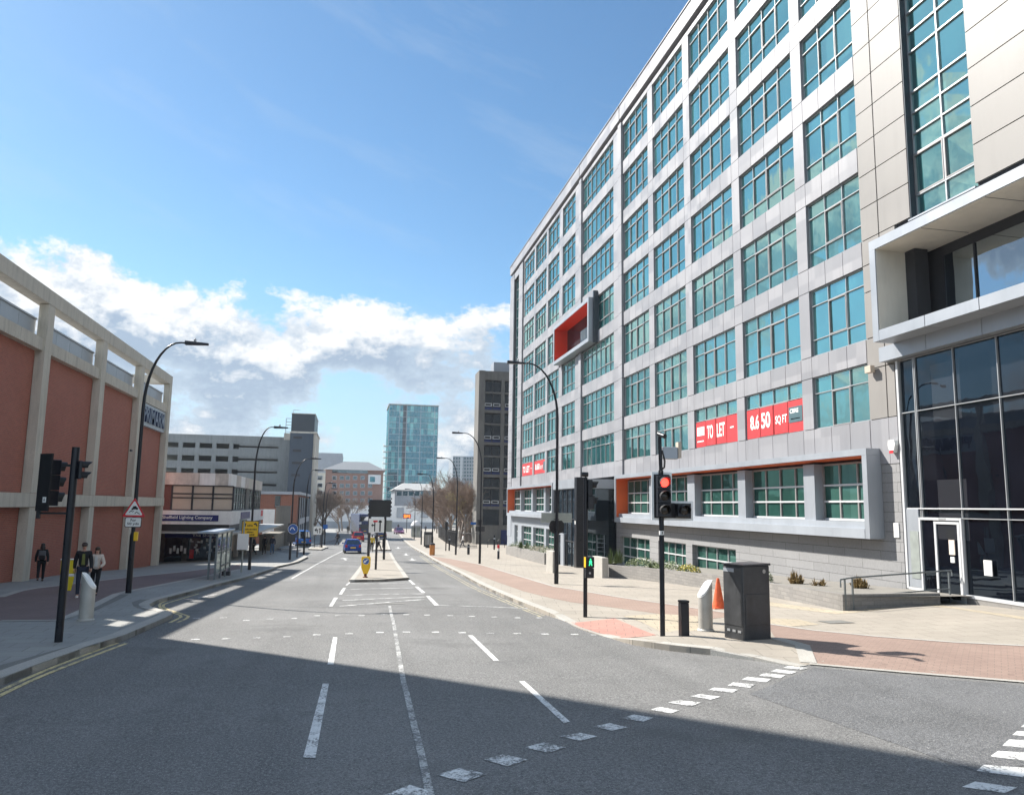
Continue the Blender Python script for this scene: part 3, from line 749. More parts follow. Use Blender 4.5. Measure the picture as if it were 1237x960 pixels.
# --- stone base of the right half, with three ground floor windows
st = MB()
zt = 1.80
def stone(y0, y1, z0, z1): st.box(FX+.02, FX+.5, y0, y1, z0, z1)
GW = [(47.45, 53.1), (41.95, 46.0), (36.05, 41.1)]
stone(23.98, 36.05, -3.5, zt); stone(23.98, 24.93, zt, 4.38)
for a, b in ((41.1, 41.95), (46.0, 47.45), (53.1, 53.8)): stone(a, b, -3.5, zt)
for a, b in GW: stone(a, b, .80, zt); stone(a, b, -3.5, -1.15)
st.build('stone_wall', 'stone_block', office)
for a, b in GW:
    window(office, a+.02, b-.02, -1.15, .80, FX+.28, 4, (.62, 1.24), 'frame_grey', 'box_glass', fw=.075, tm='frame_white')
# shadowed wall strip below the cladding next to the frame box end
panel2 = MB(); panel2.box(FX, FX+.09, 24.42, 25.40, 4.40, 6.02); panel2.box(FX, FX+.09, 23.95, 24.40, 4.40, 6.02)
panel2.build('cladding', 'panel_white', office)
# --- pale base of the left half
lb = MB()
GB = [(70.3, 74.5), (75.2, 80.0), (80.8, 85.7), (87.7, 89.5)]
ys = 69.4
for a, b in GB:
    lb.box(FX+.02, FX+.5, ys, a, -4, 1.66); lb.box(FX+.02, FX+.5, a, b, .66, 1.66); lb.box(FX+.02, FX+.5, a, b, -4, -1.5); ys = b
lb.box(FX+.02, FX+.5, ys, 93.7, -4, 1.66)
lb.box(FX-.02, FX+.3, 91.4, 93.7, -.7, 4.9)
lb.build('base_wall', 'panel_light', office)
for a, b in GB: window(office, a+.02, b-.02, -1.5, .66, FX+.3, max(1, round((b-a)/1.2)), (.72, 1.44) , 'frame_grey', 'box_glass', fw=.075, tm='frame_white')
dt = MB(); dt.box(FX-.03, FX+.016, 69.4, 91.2, .98, 1.655); dt.build('dark_band', 'panel_grey', office)
# --- dark glazed entrance box between the two halves
ex, y0, y1, zt = 15.6, 53.75, 60.6, 4.75
zg = gz(17, 56)-.6
en = MB(); en.box(ex, FX+.5, y0, y1, zt-.66, zt); en.build('entrance_canopy', 'panel_grey', office)
cz = MB(); cz.box(ex-.06, ex+.75, y0-.06, y0+.5, zg, zt+.1); cz.box(ex+.75, ex+.8, y0, y0+.25, zg, zt-.67); cz.build('entrance_column', 'black_paint', office)
eg = MB(); eg.box(ex+.9, FX+.4, y0+.9, y0+.95, zg, zt-.67); eg.box(FX+.1, FX+.15, y0+.96, 69.6, zg, zt-.67); eg.build('entrance_glass', 'dark_glass', office)
window(office, y0+.55, y1-.05, zg+.6, zt-.68, ex+.12, 5, (1.9, 3.5), 'frame_dark', 'dark_glass', fw=.06)
ed = MB(); ed.box(ex-.03, ex+.1, 57.2, 57.3, zg+.5, zg+3.0); ed.box(ex-.03, ex+.1, 58.9, 59.0, zg+.5, zg+3.0); ed.box(ex-.03, ex+.1, 57.3, 58.9, zg+2.9, zg+3.0); ed.box(ex-.02, ex+.08, 57.3, 58.1, zg+.5, zg+2.9)
ed.build('entrance_door', 'panel_light', office)
ew = MB(); ew.box(FX-.02, FX+.5, 60.6, 69.4, zg-1, 4.94); ew.build('recess_wall', 'panel_dark', office)
ld = MB()
for xx in (17.3, 17.85): ld.tube([(xx, y0+.7, zg+.7), (xx+.02, y0+.86, zg+3.0)], .03, 6)
for k in range(7): ld.tube([(17.3, y0+.72+.02*k, zg+.95+.3*k), (17.85, y0+.72+.02*k, zg+.95+.3*k)], .02, 6)
o = ld.build('ladder', 'panel_grey'); tag(o, 'grey metal ladder leaning inside the dark entrance recess', 'ladder')
# small fittings on the facade
sgn = MB(); sgn.box(ex-.085, ex-.06, y0+.1, y0+.3, 1.55, 1.8); sgn.build('notice', 'white_sign', office)
ab = MB(); ab.prism([(-.16, .22), (.16, .22), (.19, .05), (.10, -.22), (-.10, -.22), (-.19, .05)], 0, .16, basis((FX, 24.12, 4.98), (0, -1, 0), (0, 0, 1)))
b_ = ab.build('alarm_box', 'white_sign', office, bevel=.015)
MB().box(FX-.175, FX-.155, 24.02, 24.22, 4.74, 4.84).build('alarm_light', 'lamp_red' if False else 'sign_red', b_, loc=-wloc(b_))
fl = MB(); fl.cbox((FX-.18, 25.05, 7.85), (.18, .34, .26)); fl.tube([(FX, 25.05, 7.85), (FX-.1, 25.05, 7.85)], .03, 6)
fl.build('floodlight', 'blind', office, bevel=.02)
# --- the red lined picture frame high on the wall
fb = MB(); xf, a, b, z0, z1, t = 17.8, 58.3, 69.45, 15.72, 19.3, .30
fb.box(xf, FX+.5, a, a+t, z0, z1); fb.box(xf, FX+.5, b-t, b, z0, z1); fb.box(xf, FX+.5, a+t+.002, b-t-.002, z0, z0+t); fb.box(xf, FX+.5, a+t+.002, b-t-.002, z1-t, z1)
o = fb.build('picture_frame_box', 'panel_grey', office)
li = MB(); xb = 19.28
li.box(xf+.05, xb, a+t, a+t+.03, z0+t, z1-t); li.box(xf+.05, xb, b-t-.03, b-t, z0+t, z1-t); li.box(xf+.05, xb, a+t+.03, b-t-.03, z0+t+.002, z0+t+.03); li.box(xf+.05, xb, a+t+.03, b-t-.03, z1-t-.03, z1-t-.002)
li.build('lining', 'red_panel', o, loc=-wloc(o))
gg = MB(); gg.box(xb-.2, xb-.17, a+t+.03, b-t-.03, z0+t+.03, z1-t-.03); gg.build('back_glass', 'dark_glass', o, loc=-wloc(o))
ds = MB(); ds.box(FX-.35, FX+.1, a-.25, a-.02, z0-.1, z1+.5); ds.build('fixing_channel', 'panel_dark', o, loc=-wloc(o))
# --- letting banners stuck inside the row 1 windows
def banner(y0, y1, z0, z1, items, label):
    m = MB(); m.box(FX+.075, FX+.088, y0+.06, y1-.06, z0, z1)
    o = m.build('letting_banner', 'banner_red', loc=(0, 0, 0)); tag(o, label, 'banner', 'red letting banners in the office windows')
    for (s, f0, f1, h0, h1, mt) in items:     # fractions from the left (far) end
        W = y1-y0-.12; hh = z1-z0
        T = basis((FX+.068, y1-.06-W*f0, z0+hh*h0), (0, -1, 0), (0, 0, 1))
        if s is None: MB().box(0, W*(f1-f0), 0, hh*(h1-h0), 0, .005, T).build('panel', mt, o, loc=(0, 0, 0))
        else: text_mb(MB(), s, T, W*(f1-f0), hh*(h1-h0), .03, .004 if mt != 'banner_white' else .007).build('lettering', mt, o, loc=(0, 0, 0))
banner(35.6, 40.5, 6.08, 7.44, [(None, .03, .22, .45, .80, 'banner_white'), (None, .03, .2, .2, .25, 'banner_white'), ('TO', .29, .44, .28, .80, 'banner_white'), ('LET', .53, .72, .28, .80, 'banner_white'), ('-', .84, .92, .52, .58, 'banner_white')], 'red banner reading TO LET in the window just left of the banner reading 8,650')
banner(29.8, 34.75, 6.08, 7.44, [('8,6', .07, .24, .22, .80, 'banner_white'), ('50', .28, .45, .28, .82, 'banner_white'), ('SQ FT', .54, .74, .3, .62, 'banner_white'), (None, .77, .99, .30, .80, 'banner_slate'), ('CBRE', .79, .93, .60, .74, 'banner_white'), (None, .80, .95, .40, .43, 'banner_white')], 'large near red banner reading 8,650 SQ FT with a slate grey agent panel')
banner(80.7, 85.9, 6.08, 7.4, [('TO', .08, .32, .25, .78, 'banner_white'), ('LET', .40, .72, .25, .78, 'banner_white'), ('-', .82, .92, .5, .56, 'banner_white')], 'small far red banner reading TO LET above the far orange frame')
banner(75.2, 79.95, 6.08, 7.4, [('8,650', .08, .5, .25, .78, 'banner_white'), ('SQ FT', .55, .8, .3, .6, 'banner_white'), (None, .83, .97, .2, .85, 'banner_slate')], 'small far red banner reading 8,650 SQ FT above the far orange frame')
# ------------------------------------------------------------------ entrance wing, nearest on the right
wing = thing('entrance_wing', 'cream clad end block with dark glass atrium and deep framed balcony window', 'building', (FX, 12, gz(FX, 12)))
cream = MB()
def cp(y0, y1, z0, z1): cream.box(FX, FX+.09, y0+g_*1.3, y1-g_*1.3, z0+g_*1.3, z1-g_*1.3)
zz = [6.02]
for r0, r1 in ROWS: zz += [r0+.62, r1]
zz = sorted(set(round(z, 2) for z in zz))
zj = [4.40, 6.03]+[round(8.16+1.257*k, 3) for k in range(0, 19)]
zj = [4.40, 6.03, 8.0]+[12.06]+[12.06+1.18*k for k in range(1, 17)]+[32.4]
zj2 = [6.03, 7.9, 9.05, 10.8, 11.83]+[12.8+1.257*k for k in range(0, 16)]+[32.4]
for z0, z1 in zip(zj2, zj2[1:]):
    cp(24.42, 25.42, z0, z1)
    if z0 > 12: cp(22.75, 24.40, z0, z1); cp(8, 19.85, z0, z1)
    elif z0 < 7.8: cp(23.95, 24.40, z0, z1)
    else: cp(23.55, 24.40, z0, z1)
cream.build('cladding', 'panel_cream', wing)
cb = MB(); cb.box(20.25, 40, 0, 24.38, -4, 32.3); cb.box(FX+.6, 20.24, 0, 24.38, -4, 8.45); cb.box(FX+.6, 20.24, 0, 24.38, 12.1, 32.3); cb.box(FX+.086, FX+.61, 22.75, 25.40, 8.0, 32.3); cb.box(FX+.086, FX+.61, 23.97, 25.40, 4.4, 8.0); cb.box(FX+.086, FX+.61, 0, 19.82, 12.0, 32.3); cb.box(FX+.086, FX+.61, 19.82, 22.75, 12.0, 12.72)
cb.build('wall', 'joint_dark', wing)
tr_ = []; t_ = .85
while t_ < 18.3:
    for d in (0, 1.5, .757, .757):
        t_ += d
        if t_ < 18.5: tr_.append(round(t_, 3))
    t_ += .757
window(wing, 19.87, 22.73, 12.72, 31.5, FX+.26, 2, tuple(tr_), sash=((0, 1), 1), fw=.06)
sl = MB(); sl.box(FX-.05, FX+.28, 19.8, 22.8, 12.66, 12.715); sl.build('window_sill', 'panel_grey', wing)
rv = MB(); rv.box(FX+.01, FX+.3, 22.70, 22.745, 12.72, 31.5); rv.build('window_reveal', 'panel_dark', wing)
# deep balcony frame
xf, yb, z0, z1 = 17.42, 23.55, 8.50, 12.07
bf = MB(); bf.box(xf, FX+.1, 2, yb, z1-.34, z1); bf.box(xf, FX+.1, yb-.30, yb, z0, z1-.343)
y = yb-.302
while y > 2:
    e = y-2.2; bf.box(xf, FX+.1, e+.015, y-.015, z0, z0+.36); y = e
o = bf.build('balcony_frame', 'panel_grey', wing)
bl = MB(); bl.box(xf+.03, 19.34, 2, yb-.30, z1-.37, z1-.343); bl.box(xf+.03, 19.34, yb-.33, yb-.302, z0+.36, z1-.37)
bl.build('lining', 'cream_lining_bounced', o, loc=-wloc(o))
sj = MB()
for y in (21.0, 18.4, 15.8): sj.box(xf+.04, 19.2, y-.012, y+.012, z1-.376, z1-.3705)
sj.build('soffit_joint', 'joint_dark', o, loc=-wloc(o))
bg = MB(); bg.box(19.35, 19.4, 2, 22.3, z0+.3, z1-.72); bg.build('balcony_glass', 'balcony_glass', wing)
bk = MB(); bk.box(19.42, 19.5, 2, 23.2, z0+.3, z1-.372); bk.box(19.33, 19.41, 2, 22.34, z1-.71, z1-.372); bk.build('back_wall', 'joint_dark', wing)
bm_ = MB()
for y in (22.3, 20.95, 18.2, 15.4): bm_.box(19.30, 19.349, y-.03, y+.03, z0+.4, z1-.72)
bm_.build('mullion', 'frame_dark', wing)
dp = MB()
y = 24.35
while y > 2:
    e = y-2.35; dp.box(FX-.30, FX+.3, e+.012, y-.012, 7.98, z0-.004); y = e
dp.build('dark_fascia', 'panel_grey', wing)
# atrium curtain wall
window(wing, 2.1, 23.02, .22, 7.95, FX+.06, 12, (2.33, 2.62, 5.88), 'frame_grey', 'atrium_glass', fw=.026, name='atrium_glazing')
window(wing, 23.06, 23.80, .22, 7.95, FX+.06, 1, (2.33, 2.62, 5.88), 'frame_grey', 'atrium_glass', fw=.035, name='atrium_glazing')
am_ = MB()
for y in (23.82,): am_.box(FX-.03, FX+.1, y-.05, y+.05, .2, 7.95)
am_.box(FX-.035, FX+.1, 3.2, 21.28, .17, .26); am_.box(FX-.035, FX+.1, 23.1, 23.77, .17, .26)
for z in (2.85,): am_.box(FX-.004, FX+.03, 3.2, 23.7, z-.02, z+.02)
am_.build('glazing_trim', 'frame_white', wing)
rs = MB(); rs.box(FX+.05, FX+.3, 23.86, 23.97, -.3, 7.95); rs.build('recess_strip', 'panel_dark', wing)
dr = MB()
for y in (23.09, 21.29): dr.box(FX-.04, FX+.05, y-.035, y+.035, -.2, 2.56)
dr.box(FX-.04, FX+.05, 21.34, 23.04, 2.48, 2.56)
for y in (22.42, 21.42): dr.box(FX-.02, FX+.03, y-.045, y+.045, -.12, 2.44)
dr.box(FX-.02, FX+.03, 21.46, 22.38, -.12, .06); dr.box(FX-.02, FX+.03, 21.46, 22.38, 2.36, 2.44)
d_ = dr.build('door', 'frame_white', wing)
MB().box(FX+.02, FX+.04, 21.34, 23.04, -.2, 2.48).build('pane', 'atrium_glass', d_, loc=-wloc(d_))
MB().box(FX-.05, FX-.02, 21.9, 22.2, 2.50, 2.55).build('closer', 'frame_grey', d_, loc=-wloc(d_))
MB().box(FX-.012, FX+.015, 21.62, 21.86, 1.42, 1.88).build('notice', 'flower_yellow' if False else 'cloth_cream', d_, loc=-wloc(d_))
MB().box(FX-.012, FX+.015, 21.66, 21.82, 1.18, 1.36).build('notice', 'white_sign', d_, loc=-wloc(d_))
MB().box(FX-.012, FX+.018, 20.2, 20.5, .9, 1.35).build('notice', 'white_sign', wing)
gp = MB(); gp.box(FX-.02, FX+.055, 23.15, 23.72, .27, 2.83); gp.build('side_panel', 'panel_grey', wing)
MB().box(FX-.035, FX-.021, 23.17, 23.58, .55, 2.1).build('board', 'aluminium_grey', wing)
MB().box(FX-.02, FX+.02, 24.15, 24.4, 1.85, 2.35).build('notice', 'white_sign', wing)
bb = MB(); bb.box(FX-.02, FX+.5, 3.2, 21.24, -.5, .168); bb.box(FX-.02, FX+.5, 23.13, 23.95, -.5, .168); bb.build('plinth', 'grey_brick', wing)
# ------------------------------------------------------------------ brick store on the left
SX = -14.0
store = thing('brick_store', 'red brick department store with concrete columns and an open rooftop beam', 'building', (SX, 46, gz(SX, 46)))
S0, S1 = 29.2, 64.4
cols = [(S1-.78-8.27*k, S1-8.27*k) for k in range(5)]
zc = -3.6
for y0, y1 in cols:
    MB().box(SX-.42, SX, y0, y1, 2.99, 11.62).build('column', 'concrete', store, bevel=.012)
    MB().box(SX-.42, SX, y0, y1, zc, 2.36).build('column', 'concrete', store, bevel=.012)
MB().box(SX-.62, SX+.0, S0, S1+.02, 11.64, 12.32).build('roof_beam', 'concrete', store, bevel=.015)
m = MB(); m.box(SX-9, SX-.63, S1-.6, S1+.0, 11.66, 12.30); m.box(SX-9, SX-8.4, S1-.6, S1, 10, 11.65); m.build('roof_beam', 'concrete', store)
m = MB()
y = S1
while y > S0: m.box(SX-.43, SX+.035, max(S0, y-8.27)+.006, y-.006, 2.37, 2.98); y -= 8.27
m.build('band_beam', 'concrete', store)
for k, (y0, y1) in enumerate(cols):
    a = max(S0, y0-7.49); b = y0
    MB().box(SX-.9, SX-.43, a, b, 2.985, 9.42).build('brick_panel', 'red_brick', store)
    MB().box(SX-.9, SX-.43, a, b, zc, 2.365).build('brick_panel', 'red_brick', store)
    c = MB(); w = (b-a)/3
    for i in range(3): c.box(SX-.8, SX-.10, a+w*i+.008, a+w*(i+1)-.008, 9.43, 10.0)
    c.build('concrete_band', 'concrete', store)
    p = MB(); w = (b-a)/4
    for i in range(4): p.box(SX-.62, SX-.50, a+w*i+.012, a+w*(i+1)-.012, 10.01, 10.84)
    p.box(SX-.70, SX-.44, a, b, 10.845, 10.92)
    p.build('parapet_panel', 'panel_light', store)
m = MB(); m.box(SX-40, SX-.91, S0, S1-.1, -4, 9.9); m.box(SX-.92, SX-.2, S1-.12, S1-.02, zc, 9.9); m.build('wall', 'red_brick', store)
MB().box(SX-40, SX-.95, S0, S1-.1, 9.91, 10.2).build('roof', 'roof_grey', store)
y0, y1 = cols[0][0]-7.45, cols[0][0]-.02
sb = MB().box(SX-.43, SX-.16, y0, y1, 7.86, 9.40).build('sign_board', 'panel_light', store)
T = basis((SX-.155, y0+.75, 8.12), (0, 1, 0), (0, 0, 1))
cu = MB()
def solid_text(s, T, w, h, d, bold=.03):
    mb = MB(); text_mb(mb, s, Matrix.Identity(4), w, h, bold, 0)
    me = mb.mesh('t', 'navy_letter'); bm = bmesh.new(); bm.from_mesh(me)
    bmesh.ops.remove_doubles(bm, verts=bm.verts[:], dist=1e-5)
    r = bmesh.ops.extrude_face_region(bm, geom=bm.faces[:])
    for v in r['geom']:
        if isinstance(v, bmesh.types.BMVert): v.co.z += d
    bmesh.ops.recalc_face_normals(bm, faces=bm.faces[:])
    bm.transform(T); bm.to_mesh(me); bm.free(); return me
me = solid_text('PRIMARK', T, 6.2, 1.05, .12)
link('lettering', me, sb, -wloc(sb))
for z in (8.0,):
    pass
m = MB(); m.cbox((SX+.06, 54.1, 5.9), (.1, .3, .12)); m.build('security_lamp', 'frame_dark', store)
# ------------------------------------------------------------------ tall block off the left edge whose shade covers the junction
sh = thing('office_tower', 'plain grey concrete block off the left edge shading the junction', 'building', (-14, 19, 0))
MB().box(-32, -14, 9.5, 29.1, -2, 27.5).build('wall', 'concrete_grey', sh)
for k in range(9): MB().box(-13.99, -13.9, 10.5, 28, 2.2+2.8*k, 3.9+2.8*k).build('window_band', 'dark_glass', sh)
# ------------------------------------------------------------------ two storey lighting shop
shop = thing('lighting_shop', 'two storey flat roofed shop with streaked concrete parapet and blue name board', 'shop', (-9.6, 67, gz(-9.6, 67)))
x1, ya, yb = -9.6, 67.0, 90.0
zg = -3.0
def sx(p, y=67.): return atY(p, 600, y).x
def szz(p, y=67.): return atY(280, p, y).z
ZP0, ZP1 = szz(586.5), szz(572)      # parapet
ZW0 = szz(617); ZF0 = szz(633.5); ZS0 = szz(641); ZC0 = szz(644)
r_ = MB()
def cut(mb, x0, x1_, a, b, n, z0, z1, along='x'): pass
fasc = [(-24, sx(200), 'concrete_stained'), (sx(200)+.01, sx(239.5), 'concrete_stained'), (sx(239.5)+.01, sx(258.5), 'white_render'), (sx(258.5)+.01, sx(274.5), 'concrete_stained'), (sx(274.5)+.01, -9.6, 'white_render')]
for a, b, mt in fasc: MB().box(a, b, ya, ya+.5, ZP0, ZP1).build('parapet', mt, shop)
for k in range(8):
    a = ya+.51+k*2.82; MB().box(x1-.5, x1, a, a+2.80, ZP0, ZP1).build('parapet', 'white_render' if k in (0, 2) else 'concrete_stained' if k % 2 else 'concrete', shop)
m = MB(); m.box(-24, x1-.52, ya+.52, yb, ZF0, ZP1-.3); m.box(-24, x1-2, ya+3.3, yb, -3, ZF0-.002); m.build('wall', 'concrete_brown', shop)
sw = MB(); sw.box(-24, sx(206.5), ya+.12, ya+.5, ZW0, ZP0-.01); sw.build('brick_wall', 'dark_brick', shop)
def shop_window(xa, xb, z0, z1, y, n, mg):
    f = MB(); f.box(xa, xb, y-.06, y+.05, z0, z0+.08); f.box(xa, xb, y-.06, y+.05, z1-.08, z1)
    for i in range(n+1):
        x = xa+(xb-xa)*i/n; f.box(x-.07, x+.07, y-.061, y+.05, z0+.08, z1-.08)
    for z in (z0+1.0, z0+1.32): f.box(xa, xb, y-.05, y+.04, z-.05, z+.05)
    o = f.build('window', 'frame_dark', shop); MB().box(xa, xb, y+.01, y+.03, z0, z1).build('pane', mg, o, loc=-wloc(o))
shop_window(sx(207), sx(281.5), ZW0, ZP0-.01, ya+.15, 3, 'blind')
sm = MB()
f = MB(); g = MB(); y = ya+.35
for k in range(2):
    a = y+k*12.4; b = a+10.2
    f.box(x1-.2, x1-.1, a, b, ZW0, ZW0+.08); f.box(x1-.2, x1-.1, a, b, ZP0-.09, ZP0-.01)
    for i in range(8): yy = a+(b-a)*i/7; f.box(x1-.21, x1-.09, yy-.06, yy+.06, ZW0+.08, ZP0-.09)
    for z in (ZW0+.7, ZW0+1.4): f.box(x1-.2, x1-.105, a, b, z-.03, z+.03)
    g.box(x1-.17, x1-.15, a, b, ZW0, ZP0-.01)
o = f.build('window', 'frame_dark', shop); g.build('pane', 'shelter_glass', o, loc=-wloc(o))
MB().box(x1-.45, x1-.05, ya+10.6, ya+12.7, ZW0, ZP0-.01).build('wall', 'concrete_brown', shop)
fz = MB(); fz.box(-24, x1+.35, ya-.35, ya+.5, ZF0, ZW0-.01); fz.box(x1-.5, x1+.35, ya+.501, yb, ZF0, ZW0-.01); fz.build('fascia', 'white_render', shop)
b_ = MB().box(sx(196), sx(266.5), ya-.42, ya-.352, szz(629.5), szz(622.2)).build('name_board', 'navy', shop)
text_mb(MB(), 'Sheffield Lighting Company', basis((sx(199.5), ya-.425, szz(628.2)), (1, 0, 0), (0, 0, 1)), sx(259.5)-sx(199.5), szz(623.2)-szz(628.2), .012, .004).build('lettering', 'white_sign', b_, loc=-wloc(b_))
MB().box(x1+.352, x1+.40, 71.5, 77.5, ZF0+.35, ZF0+.95).build('name_board', 'navy', shop)
MB().box(x1+.352, x1+.40, 87, 88.6, ZF0+.4, ZF0+1.0).build('red_logo_board', 'banner_red', shop)
so = MB(); so.box(-24, x1+.1, ya-.1, ya+3.4, ZS0, ZF0-.005); so.box(x1-1.5, x1+.1, ya+3.41, yb, ZS0, ZF0-.005); so.build('soffit', 'frame_dark', shop)
cn = MB(); cn.box(-24, x1+1.7, ya-1.4, ya+1, ZC0, ZC0+.14); cn.box(x1-.5, x1+2.3, ya+1.01, yb+3, ZC0, ZC0+.14); cn.build('canopy', 'steel', shop)
fr = MB(); fr.box(-24, x1-1.9, ya+3.0, ya+3.2, zg, ZS0-.01); fr.box(x1-1.9, x1-1.7, ya+3.21, yb, zg, ZS0-.01); fr.build('shopfront', 'shop_interior', shop)
fg = MB(); fg.box(sx(204, 70), sx(224, 70), ya+2.93, ya+2.99, zg+.5, ZC0-.5); fg.box(sx(231, 70), sx(263, 70), ya+2.93, ya+2.99, zg+.9, ZC0-.5); fg.box(x1-1.69, x1-1.64, ya+4, yb-1, zg+.9, -.1); fg.build('shop_glass', 'dark_glass', shop)
b2 = MB().box(sx(203, 69.8), sx(281, 69.8), ya+2.7, ya+2.9, ZC0-.48, ZC0-.08).build('name_board', 'navy', shop)
text_mb(MB(), 'The Sheffield', basis((sx(236, 69.8), ya+2.695, ZC0-.38), (1, 0, 0), (0, 0, 1)), 2.2, .2, .005, .004).build('lettering', 'white_sign', b2, loc=-wloc(b2))
MB().box(sx(234, 70), sx(239, 70), ya+2.86, ya+2.92, zg+1.1, zg+1.8).build('red_poster', 'banner_red', shop)
c_ = MB()
for y in (67.6, 73.5, 79.5, 85.5): c_.box(x1-.35, x1-.0, y, y+.35, zg, ZS0-.01)
c_.build('pillar', 'concrete_stained', shop)
pn = MB()
for y in (75, 77.4, 81.5): pn.box(x1-1.63, x1-1.60, y, y+1.6, zg+1.0, -.5)
pn.build('window_poster', 'blind', shop)
ph = MB(); rr = random.Random(3)
for i in range(26): x = sx(233, 70)+rr.random()*2.4; z = zg+1.5+rr.random()*1.2; ph.cbox((x, ya+2.915, z), (.12+.1*rr.random(), .02, .1+.14*rr.random()))
for i in range(5): ph.cbox((sx(211, 70)+.28*i, ya+2.915, zg+1.7+.2*(i % 2)), (.18, .02, .45))
ph.build('shop_display', 'white_sign', shop)
# ------------------------------------------------------------------ car park with its stair tower
CY_ = 150.
def xat(px_, Y): return atY(px_, 600, Y).x
def zat(py_, Y, px_=300): return atY(px_, py_, Y).z
cpk = thing('car_park', 'grey concrete multi storey car park with dark open decks and a blue grey stair tower', 'car park', (xat(300, CY_), CY_, gz(-20, CY_)))
xl, xr = xat(150, CY_), xat(347, CY_)
pm = MB()
lev = [zat(y, CY_) for y in (527, 541.5, 557.5, 572, 588, 603)]
tops = [zat(536.5, CY_), zat(551.5, CY_), zat(567, CY_), zat(582, CY_), zat(598, CY_)]
bots = [zat(542.5, CY_), zat(558, CY_), zat(573, CY_), zat(588.5, CY_), zat(604, CY_)]
prev = zat(526.5, CY_)
for t, b in zip(tops, bots):
    pm.box(xl, xr, CY_, CY_+.5, t, prev); pm.box(xl, xr, CY_+.51, CY_+40, t+.4, t+.7); prev = b
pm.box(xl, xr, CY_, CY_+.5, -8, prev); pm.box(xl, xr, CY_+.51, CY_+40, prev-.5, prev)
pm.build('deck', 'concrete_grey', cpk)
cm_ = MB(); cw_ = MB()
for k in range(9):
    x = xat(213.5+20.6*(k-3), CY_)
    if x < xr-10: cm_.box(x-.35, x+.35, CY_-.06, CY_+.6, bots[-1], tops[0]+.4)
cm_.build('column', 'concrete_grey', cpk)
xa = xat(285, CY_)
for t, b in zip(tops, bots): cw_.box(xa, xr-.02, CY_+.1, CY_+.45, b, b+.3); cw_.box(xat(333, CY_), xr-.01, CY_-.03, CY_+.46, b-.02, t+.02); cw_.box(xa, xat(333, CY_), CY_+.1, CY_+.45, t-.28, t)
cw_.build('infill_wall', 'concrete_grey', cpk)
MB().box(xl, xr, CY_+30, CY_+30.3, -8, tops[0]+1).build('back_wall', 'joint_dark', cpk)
ty = CY_-6; tx0, tx1 = xat(346.5, ty), xat(375, ty)
tw = MB().box(tx0, tx1, ty, ty+13, -8, zat(521, ty)).build('stair_tower', 'concrete_slate', cpk)
MB().box(tx0-.05, tx1+.6, ty-.05, ty+13.2, zat(521, ty), zat(519, ty)).build('coping', 'concrete', cpk)
MB().box(tx0+.1, tx1+.1, ty+.05, ty+13, zat(519, ty)+.01, zat(497.5, ty)).build('plant_room', 'panel_dark', cpk)
MB().box(tx0, tx1+.2, ty, ty+13.1, zat(497.5, ty)+.01, zat(496.7, ty)).build('coping', 'concrete', cpk)
MB().box(tx1+.005, tx1+.5, ty+.3, ty+12.9, -8, zat(521, ty)-.01).build('side_wall', 'concrete', cpk)
wn = MB()
for y in (525, 541, 556, 571): wn.box(xat(350.5, ty), xat(361, ty), ty-.06, ty+.1, zat(y+3, ty), zat(y, ty))
wn.build('slot_window', 'joint_dark', cpk)
an = MB(); an.tube([(tx0+.2, ty+2, zat(497, ty)), (tx0+.2, ty+2, zat(491.5, ty)), (tx0+1.2, ty+2, zat(491.5, ty))], .06, 5)
for k in range(5): z = zat(519-4*k, ty); an.tube([(tx0-.9, ty+1, z), (tx0, ty+1, z)], .05, 4)
an.tube([(tx0-.9, ty+1, zat(521, ty)), (tx0-.9, ty+1, zat(503, ty))], .06, 5); an.build('aerial', 'frame_grey', cpk)
MB().box(xat(335.5, ty), tx0-.02, CY_-.1, CY_+4, tops[0]+1, zat(521.5, CY_)).build('roof_room', 'concrete', cpk)
# ------------------------------------------------------------------ brown brick block past the shop, with yard walls
by = 112.
bb_ = thing('brick_block', 'two storey orange brown brick building with grey glazed corner beside the stair tower', 'building', (-10, by, gz(-10, by)))
bx = xat(359.5, by)
MB().box(-40, bx, by, by+30, -5, atY(340, 597, by).z).build('wall', 'brown_brick', bb_)
MB().box(-40, bx+.3, by-.2, by+30.2, atY(340, 597, by).z+.003, atY(340, 593.5, by).z).build('roof', 'panel_grey', bb_)
m = MB(); m.box(bx+.01, bx+.2, by+2.5, by+28, -3.4, 3.6); m.build('corner_glazing', 'dark_glass', bb_)
m = MB()
for k in range(6): m.box(bx+.15, bx+.28, by+2.5+5*k, by+3.1+5*k, -4, 3.6)
m.box(bx+.15, bx+.3, by+2.4, by+28, -.2, .6); m.build('corner_frame', 'panel_grey', bb_)
MB().box(xat(332.5, by), xat(339, by), by-.1, by+.1, zat(612, by), zat(598, by)).build('window', 'dark_glass', bb_)
yw = 100.
m = MB(); m.box(xat(334, yw), xat(352, yw), yw, yw+.4, -5, zat(611, yw)); m.box(xat(334, yw)-.1, xat(352.5, yw), yw-.06, yw+.46, zat(611, yw), zat(610, yw))
o = m.build('yard_wall', 'concrete_brown'); tag(o, 'tall brown blockwork yard wall in front of the orange brick block', 'wall')
m = MB(); m.box(xat(320, yw), xat(334, yw)-.05, yw-.6, yw-.3, -5, zat(614.5, yw))
for k in range(3): m.box(xat(321.5+4*k, yw), xat(322.2+4*k, yw), yw-.66, yw-.601, -3, zat(617, yw))
o = m.build('white_wall', 'white_render'); tag(o, 'white rendered wall panel between the shop and the brown yard wall', 'wall')
w1 = G(333, 663.5); w2 = G(352, 661)
m = MB(); m.box(-9.2, -7.75, 86.5, 100, -4, zat(648, 87)); m.box(-9.3, -7.65, 86.4, 100.1, zat(648, 87), zat(648, 87)+.18)
